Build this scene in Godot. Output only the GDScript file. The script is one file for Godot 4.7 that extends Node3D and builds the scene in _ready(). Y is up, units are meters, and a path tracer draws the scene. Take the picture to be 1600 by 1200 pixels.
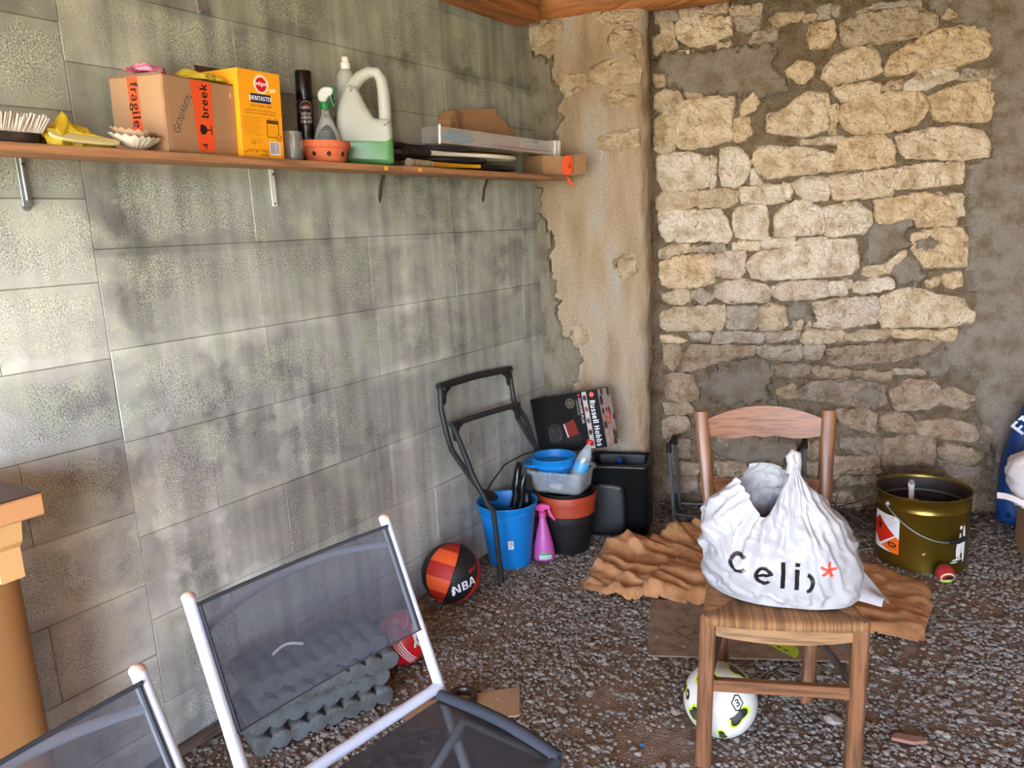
extends Node3D
# A stone and block-work store room with a cluttered shelf, garden things along the wall and a rush-seated chair.

var rng := RandomNumberGenerator.new()
var used := {}
var M := {}
var TX := {}
var wall_back: MeshInstance3D
var wall_pier: MeshInstance3D
var stone_shapes := 0
const WALL_X := -2.01
const BACK_O := Vector3(-1.5648, 0, -3.6577)
const BACK_U := Vector3(0.9465, 0, -0.3228)
const BACK_N := Vector3(0.3228, 0, 0.9465)


func _ready() -> void:
	rng.seed = 20240607
	# camera
	var cam := Camera3D.new()
	cam.name = "camera"
	cam.fov = 53.1301
	cam.near = 0.05
	cam.far = 200.0
	add_child(cam, true)
	cam.transform = Transform3D(Basis(Vector3(0.833183, -0.054491, -0.550306), Vector3(-0.060855, 0.980055, -0.189181), Vector3(0.549639, 0.191111, 0.813249)), Vector3(0, 1.45, 0))
	cam.current = true
	# sky, sun, exposure
	var we := WorldEnvironment.new()
	we.name = "world_environment"
	var env := Environment.new()
	env.background_mode = Environment.BG_SKY
	var sm := ProceduralSkyMaterial.new()
	sm.sky_top_color = Color(0.50, 0.60, 0.78)
	sm.sky_horizon_color = Color(0.84, 0.88, 0.92)
	sm.ground_bottom_color = Color(0.35, 0.36, 0.30)
	sm.ground_horizon_color = Color(0.55, 0.56, 0.52)
	sm.sky_energy_multiplier = 1.5
	var sky := Sky.new()
	sky.sky_material = sm
	env.sky = sky
	env.tonemap_mode = Environment.TONE_MAPPER_LINEAR
	env.tonemap_exposure = 14.0
	env.sdfgi_enabled = true
	env.ssao_enabled = true
	env.ssil_enabled = true
	we.environment = env
	add_child(we, true)
	var sun := DirectionalLight3D.new()
	sun.name = "sun"
	sun.light_color = Color(1.0, 0.94, 0.85)
	sun.light_energy = 2.0
	sun.light_angular_distance = 0.6
	sun.shadow_enabled = true
	sun.sky_mode = DirectionalLight3D.SKY_MODE_LIGHT_ONLY
	add_child(sun, true)
	sun.rotation_degrees = Vector3(-68, 12, 0)
	make_materials()
	block_wall()
	rubble_wall()
	pier()
	floor_and_shell()
	furnish()


# ------------------------------------------------------------------ mesh building
class MB:
	var st := SurfaceTool.new()
	var n := 0

	func _init() -> void:
		st.begin(Mesh.PRIMITIVE_TRIANGLES)
		st.set_smooth_group(0)

	func smooth(g: int) -> MB:
		st.set_smooth_group(g)
		return self

	func tri(a: Vector3, b: Vector3, c: Vector3, ua := Vector2.ZERO, ub := Vector2.ZERO, uc := Vector2.ZERO) -> void:  # counter-clockwise seen from outside
		st.set_uv(ua); st.add_vertex(a)
		st.set_uv(uc); st.add_vertex(c)
		st.set_uv(ub); st.add_vertex(b)
		n += 1

	func quad(a: Vector3, b: Vector3, c: Vector3, d: Vector3, ua := Vector2.ZERO, ub := Vector2.ZERO, uc := Vector2.ZERO, ud := Vector2.ZERO) -> void:
		tri(a, b, c, ua, ub, uc)
		tri(a, c, d, ua, uc, ud)

	func quad_out(a: Vector3, b: Vector3, c: Vector3, d: Vector3, out: Vector3) -> void:
		if (b - a).cross(c - a).dot(out) >= 0.0:
			quad(a, b, c, d)
		else:
			quad(a, d, c, b)

	func box(xf: Transform3D, size: Vector3, bev := 0.0) -> MB:
		st.set_smooth_group(-1)
		var h := size * 0.5
		var corner := func(s: Vector3, full: int) -> Vector3:
			var p := Vector3(s.x * (h.x - bev), s.y * (h.y - bev), s.z * (h.z - bev))
			p[full] = s[full] * h[full]
			return xf * p
		for a in 3:
			var b := (a + 1) % 3
			var c := (a + 2) % 3
			for s in [-1.0, 1.0]:
				var v: Array[Vector3] = []
				for k in [[-1, -1], [1, -1], [1, 1], [-1, 1]]:
					var sg := Vector3.ZERO
					sg[a] = s; sg[b] = k[0]; sg[c] = k[1]
					v.append(corner.call(sg, a))
				var o := Vector3.ZERO
				o[a] = s
				quad_out(v[0], v[1], v[2], v[3], xf.basis * o)
			if bev > 0.0:
				for sb in [-1.0, 1.0]:
					for sc in [-1.0, 1.0]:
						var lo := Vector3.ZERO
						lo[a] = -1; lo[b] = sb; lo[c] = sc
						var hi := lo
						hi[a] = 1
						var o2 := Vector3.ZERO
						o2[b] = sb; o2[c] = sc
						quad_out(corner.call(lo, b), corner.call(hi, b), corner.call(hi, c), corner.call(lo, c), xf.basis * o2)
		if bev > 0.0:
			for k in 8:
				var s3 := Vector3(1 if k & 1 else -1, 1 if k & 2 else -1, 1 if k & 4 else -1)
				var p0: Vector3 = corner.call(s3, 0)
				var p1: Vector3 = corner.call(s3, 1)
				var p2: Vector3 = corner.call(s3, 2)
				if (p1 - p0).cross(p2 - p0).dot(xf.basis * s3) >= 0.0:
					tri(p0, p1, p2)
				else:
					tri(p0, p2, p1)
		st.set_smooth_group(0)
		return self

	func bar(a: Vector3, b: Vector3, w: float, t: float, side := Vector3.UP, bev := 0.002) -> MB:  # a squared bar from a to b; t is measured along side
		var y := (b - a).normalized()
		var x := y.cross(side).normalized()
		var z := x.cross(y)
		return box(Transform3D(Basis(x, y, z), (a + b) * 0.5), Vector3(w, a.distance_to(b), t), bev)

	func tube(pts: Array, r: Variant, sides := 10, caps := true) -> MB:
		var np := pts.size()
		var rings: Array = []
		var nrm := Vector3.UP
		for i in np:
			var d: Vector3 = (pts[mini(i + 1, np - 1)] - pts[maxi(i - 1, 0)]).normalized()
			if i == 0:
				nrm = d.cross(Vector3(0.31, 0.91, 0.27)).normalized()
			else:
				nrm = (nrm - d * nrm.dot(d)).normalized()
			var bn := d.cross(nrm)
			var rad: float = r[i] if r is Array else r
			var ring := PackedVector3Array()
			for k in sides:
				var an := TAU * k / sides
				ring.append(pts[i] + (nrm * cos(an) + bn * sin(an)) * rad)
			rings.append(ring)
		for i in np - 1:
			for k in sides:
				var k2 := (k + 1) % sides
				quad(rings[i][k], rings[i][k2], rings[i + 1][k2], rings[i + 1][k], Vector2(float(k) / sides, i), Vector2(float(k + 1) / sides, i), Vector2(float(k + 1) / sides, i + 1), Vector2(float(k) / sides, i + 1))
		if caps:
			st.set_smooth_group(-1)
			for k in sides:
				var k2 := (k + 1) % sides
				tri(pts[0], rings[0][k2], rings[0][k])
				tri(pts[np - 1], rings[np - 1][k], rings[np - 1][k2])
			st.set_smooth_group(0)
		return self

	func lathe(profile: Array, segs := 32, xf := Transform3D.IDENTITY, squash := 1.0) -> MB:  # profile of Vector2(radius, height), bottom to top for an outside
		var g := 1
		var run: Array = [0.0]
		for i in profile.size() - 1: run.append(run[i] + profile[i].distance_to(profile[i + 1]))
		for i in profile.size() - 1:
			var a: Vector2 = profile[i]
			var b: Vector2 = profile[i + 1]
			if i > 0:
				var d0: Vector2 = (a - profile[i - 1]).normalized()
				if d0.dot((b - a).normalized()) < 0.62:
					g += 1
			st.set_smooth_group(g)
			for k in segs:
				var t0 := TAU * k / segs
				var t1 := TAU * (k + 1) / segs
				var q := func(p: Vector2, t: float) -> Vector3: return xf * Vector3(p.x * cos(t), p.y, p.x * sin(t) * squash)
				var u0 := 1.0 - float(k) / segs
				var u1 := 1.0 - float(k + 1) / segs
				var v0: float = 1.0 - run[i] / run[-1]
				var v1: float = 1.0 - run[i + 1] / run[-1]
				if a.x < 1e-5:
					tri(q.call(a, t0), q.call(b, t0), q.call(b, t1), Vector2(u0, v0), Vector2(u0, v1), Vector2(u1, v1))
				elif b.x < 1e-5:
					tri(q.call(a, t0), q.call(b, t0), q.call(a, t1), Vector2(u0, v0), Vector2(u0, v1), Vector2(u1, v0))
				else:
					quad(q.call(a, t0), q.call(b, t0), q.call(b, t1), q.call(a, t1), Vector2(u0, v0), Vector2(u0, v1), Vector2(u1, v1), Vector2(u1, v0))
		st.set_smooth_group(0)
		return self

	func ball(c: Vector3, r: Vector3, nu := 24, nv := 16, basis := Basis.IDENTITY) -> MB:
		var prof: Array = []
		for i in nv + 1:
			var t := -PI / 2 + PI * i / nv
			prof.append(Vector2(cos(t) if i > 0 and i < nv else 0.0, sin(t)))
		var g := Transform3D(basis * Basis.from_scale(r), c)
		return lathe(prof, nu, g)

	func grid(rows: Array, flip := false, uv := true) -> MB:  # a net of points; seen with rows going up and columns going right it faces the viewer
		var nr := rows.size()
		var nc: int = rows[0].size()
		for i in nr - 1:
			for j in nc - 1:
				var a: Vector3 = rows[i][j]
				var b: Vector3 = rows[i][j + 1]
				var c: Vector3 = rows[i + 1][j + 1]
				var d: Vector3 = rows[i + 1][j]
				var ua := Vector2(float(j) / (nc - 1), 1.0 - float(i) / (nr - 1))
				var uc := Vector2(float(j + 1) / (nc - 1), 1.0 - float(i + 1) / (nr - 1))
				if flip:
					quad(a, d, c, b, ua, Vector2(ua.x, uc.y), uc, Vector2(uc.x, ua.y))
				else:
					quad(a, b, c, d, ua, Vector2(uc.x, ua.y), uc, Vector2(ua.x, uc.y))
		return self

	func sheet(rows: Array, thick: float) -> MB:  # the net and a second one behind it, closed along the border
		var nr := rows.size()
		var nc: int = rows[0].size()
		var back: Array = []
		for i in nr:
			var line := PackedVector3Array()
			for j in nc:
				var du: Vector3 = rows[i][mini(j + 1, nc - 1)] - rows[i][maxi(j - 1, 0)]
				var dv: Vector3 = rows[mini(i + 1, nr - 1)][j] - rows[maxi(i - 1, 0)][j]
				line.append(rows[i][j] - du.cross(dv).normalized() * thick)
			back.append(line)
		st.set_smooth_group(1)
		grid(rows)
		st.set_smooth_group(2)
		grid(back, true)
		st.set_smooth_group(-1)
		for j in nc - 1:
			quad(back[0][j], back[0][j + 1], rows[0][j + 1], rows[0][j])
			quad(rows[nr - 1][j], rows[nr - 1][j + 1], back[nr - 1][j + 1], back[nr - 1][j])
		for i in nr - 1:
			quad(rows[i][0], rows[i + 1][0], back[i + 1][0], back[i][0])
			quad(rows[i + 1][nc - 1], rows[i][nc - 1], back[i][nc - 1], back[i + 1][nc - 1])
		st.set_smooth_group(0)
		return self

	func prism(poly: PackedVector2Array, z0: float, z1: float, xf := Transform3D.IDENTITY, round_sides := false) -> MB:  # an outline in x and y given thickness along z
		var pts := poly
		if Geometry2D.is_polygon_clockwise(pts):
			pts = pts.duplicate()
			pts.reverse()
		var ix := Geometry2D.triangulate_polygon(pts)
		st.set_smooth_group(-1)
		for k in range(0, ix.size(), 3):
			var a := pts[ix[k]]
			var b := pts[ix[k + 1]]
			var c := pts[ix[k + 2]]
			if (b - a).cross(c - a) < 0.0:
				var sw := b
				b = c
				c = sw
			tri(xf * Vector3(a.x, a.y, z1), xf * Vector3(b.x, b.y, z1), xf * Vector3(c.x, c.y, z1), a, b, c)
			tri(xf * Vector3(a.x, a.y, z0), xf * Vector3(c.x, c.y, z0), xf * Vector3(b.x, b.y, z0), a, c, b)
		st.set_smooth_group(3 if round_sides else -1)
		for k in pts.size():
			var a := pts[k]
			var b := pts[(k + 1) % pts.size()]
			quad(xf * Vector3(a.x, a.y, z0), xf * Vector3(b.x, b.y, z0), xf * Vector3(b.x, b.y, z1), xf * Vector3(a.x, a.y, z1))
		st.set_smooth_group(0)
		return self

	func mesh() -> ArrayMesh:
		st.generate_normals()
		return st.commit()


func numbered(parent: Node, called: String) -> String:
	var key := str(parent.get_instance_id()) + "/" + called
	var k: int = used.get(key, -1) + 1
	used[key] = k
	return called if k == 0 else "%s_%03d" % [called, k]


func meta(o: Node, label: String, category := "", group := "", kind := "") -> void:
	if label: o.set_meta("label", label)
	if category: o.set_meta("category", category)
	if group: o.set_meta("group", group)
	if kind: o.set_meta("kind", kind)


func thing(called: String, label: String, category: String, at := Vector3.ZERO, turn := 0.0, group := "") -> Node3D:
	var o := Node3D.new()
	o.name = numbered(self, called)
	add_child(o, true)
	o.position = at
	o.rotation.y = turn
	meta(o, label, category, group)
	return o


func obj(called: String, shape: Variant, mat: Material, parent: Node = self, label := "") -> MeshInstance3D:
	var o := MeshInstance3D.new()
	o.name = numbered(parent, called)
	o.mesh = shape.mesh() if shape is MB else shape
	o.material_override = mat
	parent.add_child(o, true)
	if label: o.set_meta("label", label)
	return o


func struct(called: String, shape: Variant, mat: Material, label: String, category: String) -> MeshInstance3D:
	var o := obj(called, shape, mat)
	meta(o, label, category, "", "structure")
	return o


# ------------------------------------------------------------------ materials and prints
func noise(freq: float, octaves := 4, kind := FastNoiseLite.TYPE_SIMPLEX_SMOOTH, sd := 1) -> FastNoiseLite:
	var f := FastNoiseLite.new()
	f.noise_type = kind
	f.frequency = freq
	f.seed = sd
	f.fractal_type = FastNoiseLite.FRACTAL_FBM if octaves > 1 else FastNoiseLite.FRACTAL_NONE
	f.fractal_octaves = octaves
	return f


func ramp(stops: Array) -> Gradient:
	var g := Gradient.new()
	var off := PackedFloat32Array()
	var col := PackedColorArray()
	for s in stops:
		off.append(s[0])
		col.append(s[1])
	g.offsets = off
	g.colors = col
	return g


func ntex(f: FastNoiseLite, stops: Array = [], size := 512) -> NoiseTexture2D:
	var t := NoiseTexture2D.new()
	t.width = size
	t.height = size
	t.seamless = true
	t.noise = f
	if stops: t.color_ramp = ramp(stops)
	return t


func mat(c: Color, rough := 0.7, opt := {}) -> StandardMaterial3D:
	var m := StandardMaterial3D.new()
	m.albedo_color = c
	m.roughness = rough
	m.metallic_specular = 0.5
	for k in opt:
		m.set(k, opt[k])
	return m


func tri(m: StandardMaterial3D, scale: Vector3, tex: Texture2D = null, height: Texture2D = null, depth := 0.3, world := true) -> StandardMaterial3D:
	m.uv1_triplanar = true
	m.uv1_world_triplanar = world
	m.uv1_scale = scale
	m.uv1_triplanar_sharpness = 4.0
	if tex: m.albedo_texture = tex
	if height:
		m.heightmap_enabled = true
		m.heightmap_texture = height
		m.heightmap_scale = depth
	return m


func over(m: StandardMaterial3D, tex: Texture2D, scale: Vector3, blend := BaseMaterial3D.BLEND_MODE_MUL) -> StandardMaterial3D:  # a second, coarser pattern
	m.detail_enabled = true
	m.detail_albedo = tex
	m.detail_blend_mode = blend
	m.detail_uv_layer = BaseMaterial3D.DETAIL_UV_2
	m.uv2_triplanar = true
	m.uv2_world_triplanar = true
	m.uv2_scale = scale
	m.uv2_triplanar_sharpness = 4.0
	return m


func g(v: float) -> Color:
	return Color(v, v, v)


func canvas(w: int, h: int, c: Color) -> Image:
	var im := Image.create(w, h, false, Image.FORMAT_RGBA8)
	im.fill(c)
	return im


func ink_tri(im: Image, a: Vector2, b: Vector2, c: Vector2, col: Color) -> void:
	var w := im.get_width()
	var h := im.get_height()
	var x0 := maxi(0, floori(minf(a.x, minf(b.x, c.x))))
	var x1 := mini(w - 1, ceili(maxf(a.x, maxf(b.x, c.x))))
	var y0 := maxi(0, floori(minf(a.y, minf(b.y, c.y))))
	var y1 := mini(h - 1, ceili(maxf(a.y, maxf(b.y, c.y))))
	var area := (b - a).cross(c - a)
	if absf(area) < 1e-6: return
	var s := signf(area)
	for y in range(y0, y1 + 1):
		for x in range(x0, x1 + 1):
			var p := Vector2(x + 0.5, y + 0.5)
			if (b - a).cross(p - a) * s >= 0.0 and (c - b).cross(p - b) * s >= 0.0 and (a - c).cross(p - c) * s >= 0.0:
				im.set_pixel(x, y, col)


func ink_poly(im: Image, pts: PackedVector2Array, col: Color) -> void:
	var ix := Geometry2D.triangulate_polygon(pts)
	for k in range(0, ix.size(), 3):
		ink_tri(im, pts[ix[k]], pts[ix[k + 1]], pts[ix[k + 2]], col)


func ink_oval(im: Image, c: Vector2, r: Vector2, col: Color, turn := 0.0) -> void:
	var pts := PackedVector2Array()
	for k in 28:
		pts.append(c + (Vector2(cos(TAU * k / 28), sin(TAU * k / 28)) * r).rotated(turn))
	ink_poly(im, pts, col)


func ink_line(im: Image, a: Vector2, b: Vector2, w: float, col: Color) -> void:
	var nn := (b - a).normalized().orthogonal() * w * 0.5
	ink_poly(im, PackedVector2Array([a + nn, b + nn, b - nn, a - nn]), col)


func ink_ring(im: Image, c: Vector2, r: Vector2, w: float, col: Color, from := 0.0, to := TAU) -> void:
	var nn := 36
	for k in nn:
		var t0 := lerpf(from, to, float(k) / nn)
		var t1 := lerpf(from, to, float(k + 1) / nn)
		ink_line(im, c + Vector2(cos(t0), sin(t0)) * r, c + Vector2(cos(t1), sin(t1)) * r, w, col)


func ink_text(im: Image, words: String, at: Vector2, height: float, col: Color, turn := 0.0, bold := true, stretch := 1.0, serif := false) -> void:  # centred on at; height of a capital in pixels
	var tm := TextMesh.new()
	var f := SystemFont.new()
	f.font_names = PackedStringArray(["Droid Serif" if serif else "Droid Sans"])
	f.font_weight = 700 if bold else 400
	tm.font = f
	tm.font_size = 32
	tm.pixel_size = 0.01
	tm.depth = 0.0
	tm.text = words
	var arr := tm.get_mesh_arrays()
	if arr.is_empty(): return
	var v: PackedVector3Array = arr[Mesh.ARRAY_VERTEX]
	var ix: PackedInt32Array = arr[Mesh.ARRAY_INDEX] if arr[Mesh.ARRAY_INDEX] != null else PackedInt32Array(range(v.size()))
	var s := height / 0.228
	var lo := Vector2(1e9, 1e9)
	var hi := -lo
	for p in v:
		lo = lo.min(Vector2(p.x, p.y))
		hi = hi.max(Vector2(p.x, p.y))
	var mid := Vector2((lo.x + hi.x) * 0.5, 0.0)
	mid.y = (lo.y + hi.y) * 0.5
	for k in range(0, ix.size(), 3):
		var q: Array[Vector2] = []
		for j in 3:
			var p := v[ix[k + j]]
			q.append(at + Vector2((p.x - mid.x) * s * stretch, -(p.y - mid.y) * s).rotated(turn))
		ink_tri(im, q[0], q[1], q[2], col)


func print_mat(im: Image, rough := 0.55) -> StandardMaterial3D:
	im.generate_mipmaps()
	return mat(Color.WHITE, rough, {"albedo_texture": ImageTexture.create_from_image(im)})


func face(w: float, h: float, off := 0.0) -> MB:  # an upright printed face in x and y, looking along +z
	var b := MB.new()
	b.quad(Vector3(-w / 2, 0, off), Vector3(w / 2, 0, off), Vector3(w / 2, h, off), Vector3(-w / 2, h, off), Vector2(0, 1), Vector2(1, 1), Vector2(1, 0), Vector2(0, 0))
	return b


func make_materials() -> void:
	var fine := ntex(noise(0.045, 5, FastNoiseLite.TYPE_SIMPLEX_SMOOTH, 3), [[0.0, g(0.80)], [0.3, g(0.92)], [0.55, g(0.97)], [1.0, g(1.0)]])
	var mottle := ntex(noise(0.012, 5, FastNoiseLite.TYPE_SIMPLEX_SMOOTH, 9), [[0.0, Color(0.80, 0.74, 0.67)], [0.35, Color(0.91, 0.885, 0.845)], [0.55, Color(0.97, 0.96, 0.945)], [0.75, g(1.0)], [1.0, Color(0.95, 0.945, 0.94)]])
	var rough_h := ntex(noise(0.022, 6, FastNoiseLite.TYPE_SIMPLEX_SMOOTH, 21))
	var grit_h := ntex(noise(0.11, 4, FastNoiseLite.TYPE_SIMPLEX_SMOOTH, 22))
	TX.fine = fine
	TX.mottle = mottle
	TX.rough_h = rough_h
	TX.grit_h = grit_h
	# limestone in several tones
	for s in [["c", Color(0.87, 0.80, 0.69)], ["w", Color(0.88, 0.83, 0.75)], ["t", Color(0.79, 0.72, 0.61)], ["T", Color(0.74, 0.675, 0.58)], ["g", Color(0.70, 0.655, 0.59)], ["o", Color(0.855, 0.765, 0.63)], ["p", Color(0.83, 0.765, 0.69)]]:
		M["stone_" + s[0]] = over(tri(mat(s[1], 0.9, {"metallic_specular": 0.3}), Vector3.ONE * 1.6, mottle, rough_h, 2.6), fine, Vector3.ONE * 3.7)
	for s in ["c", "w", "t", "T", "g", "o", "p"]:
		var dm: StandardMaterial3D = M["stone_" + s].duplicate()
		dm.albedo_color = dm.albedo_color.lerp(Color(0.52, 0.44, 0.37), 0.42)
		M["stone_" + s + "_dark"] = dm  # darkened, browner copy of each stone tone
	M.mortar = over(tri(mat(Color(0.55, 0.49, 0.41), 0.95, {"metallic_specular": 0.2}), Vector3.ONE * 2.1, mottle, grit_h, 1.2), fine, Vector3.ONE * 4.0)
	M.plaster = over(tri(mat(Color(0.55, 0.515, 0.465), 0.93, {"metallic_specular": 0.2}), Vector3.ONE * 1.3, mottle, rough_h, 0.8), fine, Vector3.ONE * 2.9)
	M.plaster_dark = over(tri(mat(Color(0.51, 0.475, 0.425), 0.93, {"metallic_specular": 0.2}), Vector3.ONE * 1.3, mottle, rough_h, 0.8), fine, Vector3.ONE * 2.9)
	var pier_t := ntex(noise(0.008, 4, FastNoiseLite.TYPE_SIMPLEX_SMOOTH, 31), [[0.0, Color(0.64, 0.54, 0.42)], [0.3, Color(0.74, 0.63, 0.48)], [0.5, Color(0.79, 0.68, 0.53)], [0.68, Color(0.79, 0.71, 0.58)], [0.85, Color(0.78, 0.72, 0.62)], [1.0, Color(0.84, 0.79, 0.71)]])
	M.pier = over(tri(mat(Color(0.84, 0.86, 0.91), 0.93, {"metallic_specular": 0.25}), Vector3(1.5, 0.32, 1.5), pier_t, rough_h, 0.9), fine, Vector3.ONE * 3.0)
	M.pier_stone = over(tri(mat(Color(0.77, 0.695, 0.58), 0.93, {"metallic_specular": 0.25}), Vector3.ONE * 1.6, mottle, rough_h, 2.4), fine, Vector3.ONE * 3.7)
	M.cement = over(tri(mat(Color(0.53, 0.505, 0.44), 0.93, {"metallic_specular": 0.2}), Vector3(1.6, 0.7, 1.6), mottle, rough_h, 1.2), fine, Vector3.ONE * 2.9)
	M.soil = over(tri(mat(Color(0.60, 0.53, 0.47), 1.0, {"metallic_specular": 0.1}), Vector3.ONE * 1.9, mottle, grit_h, 0.5), fine, Vector3.ONE * 5.0)
	M.gravel = mat(Color.WHITE, 0.95, {"vertex_color_use_as_albedo": true, "metallic_specular": 0.25})
	M.lawn = tri(mat(Color(0.42, 0.50, 0.24), 1.0), Vector3.ONE * 0.7, fine)
	M.yard = tri(mat(Color(0.78, 0.74, 0.68), 1.0), Vector3.ONE * 0.5, fine)
	M.render = tri(mat(Color(0.66, 0.61, 0.53), 0.95), Vector3.ONE * 0.6, mottle)
	# woods: the grain runs along one axis of the part
	var grain := ntex(noise(0.018, 5, FastNoiseLite.TYPE_SIMPLEX_SMOOTH, 41), [[0.0, g(0.62)], [0.32, g(0.82)], [0.5, g(0.94)], [0.72, g(1.0)], [1.0, g(0.90)]])
	TX.grain = grain
	for s in [["x", Vector3(0.5, 7, 7)], ["y", Vector3(7, 0.5, 7)], ["z", Vector3(7, 7, 0.5)]]:
		M["oak_" + s[0]] = tri(mat(Color(0.505, 0.335, 0.205), 0.42, {"clearcoat_enabled": true, "clearcoat": 0.25, "clearcoat_roughness": 0.35}), s[1], grain, null, 0.3, false)
		M["beam_" + s[0]] = tri(mat(Color(0.68, 0.43, 0.22), 0.7), s[1] * 0.5, grain, rough_h, 0.5, false)
		M["board_" + s[0]] = tri(mat(Color(0.70, 0.50, 0.33), 0.75), s[1] * 0.6, grain, null, 0.3, false)
	M.oak_worn = tri(mat(Color(0.55, 0.365, 0.25), 0.5), Vector3(0.8, 9, 9), grain, null, 0.3, false)
	M.oak_pale = tri(mat(Color(0.60, 0.45, 0.29), 0.55), Vector3(0.6, 8, 8), grain, null, 0.3, false)
	M.grey_wood = tri(mat(Color(0.42, 0.36, 0.31), 0.85), Vector3(4, 4, 0.5), grain, null, 0.3, false)
	M.steel = mat(Color(0.60, 0.63, 0.62), 0.45, {"metallic": 0.7})
	M.rust = mat(Color(0.30, 0.22, 0.17), 0.8, {"metallic": 0.3})
	M.white_paint = mat(Color(0.86, 0.85, 0.81), 0.45)
	M.black = mat(Color(0.045, 0.045, 0.05), 0.5)
	M.black_rough = mat(Color(0.05, 0.05, 0.055), 0.75)
	M.kraft = tri(mat(Color(0.68, 0.52, 0.36), 0.85), Vector3(2, 2, 2), fine, null, 0.3, false)
	M.kraft_dark = tri(mat(Color(0.55, 0.42, 0.30), 0.85), Vector3(2, 2, 2), fine, null, 0.3, false)
	M.clear = mat(Color(0.93, 0.95, 0.95, 0.16), 0.08, {"transparency": BaseMaterial3D.TRANSPARENCY_ALPHA})
	M.frost = mat(Color(0.78, 0.80, 0.80, 0.30), 0.4, {"transparency": BaseMaterial3D.TRANSPARENCY_ALPHA})
	M.terracotta = tri(mat(Color(0.80, 0.40, 0.24), 0.8), Vector3.ONE * 3, fine, null, 0.3, false)


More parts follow.
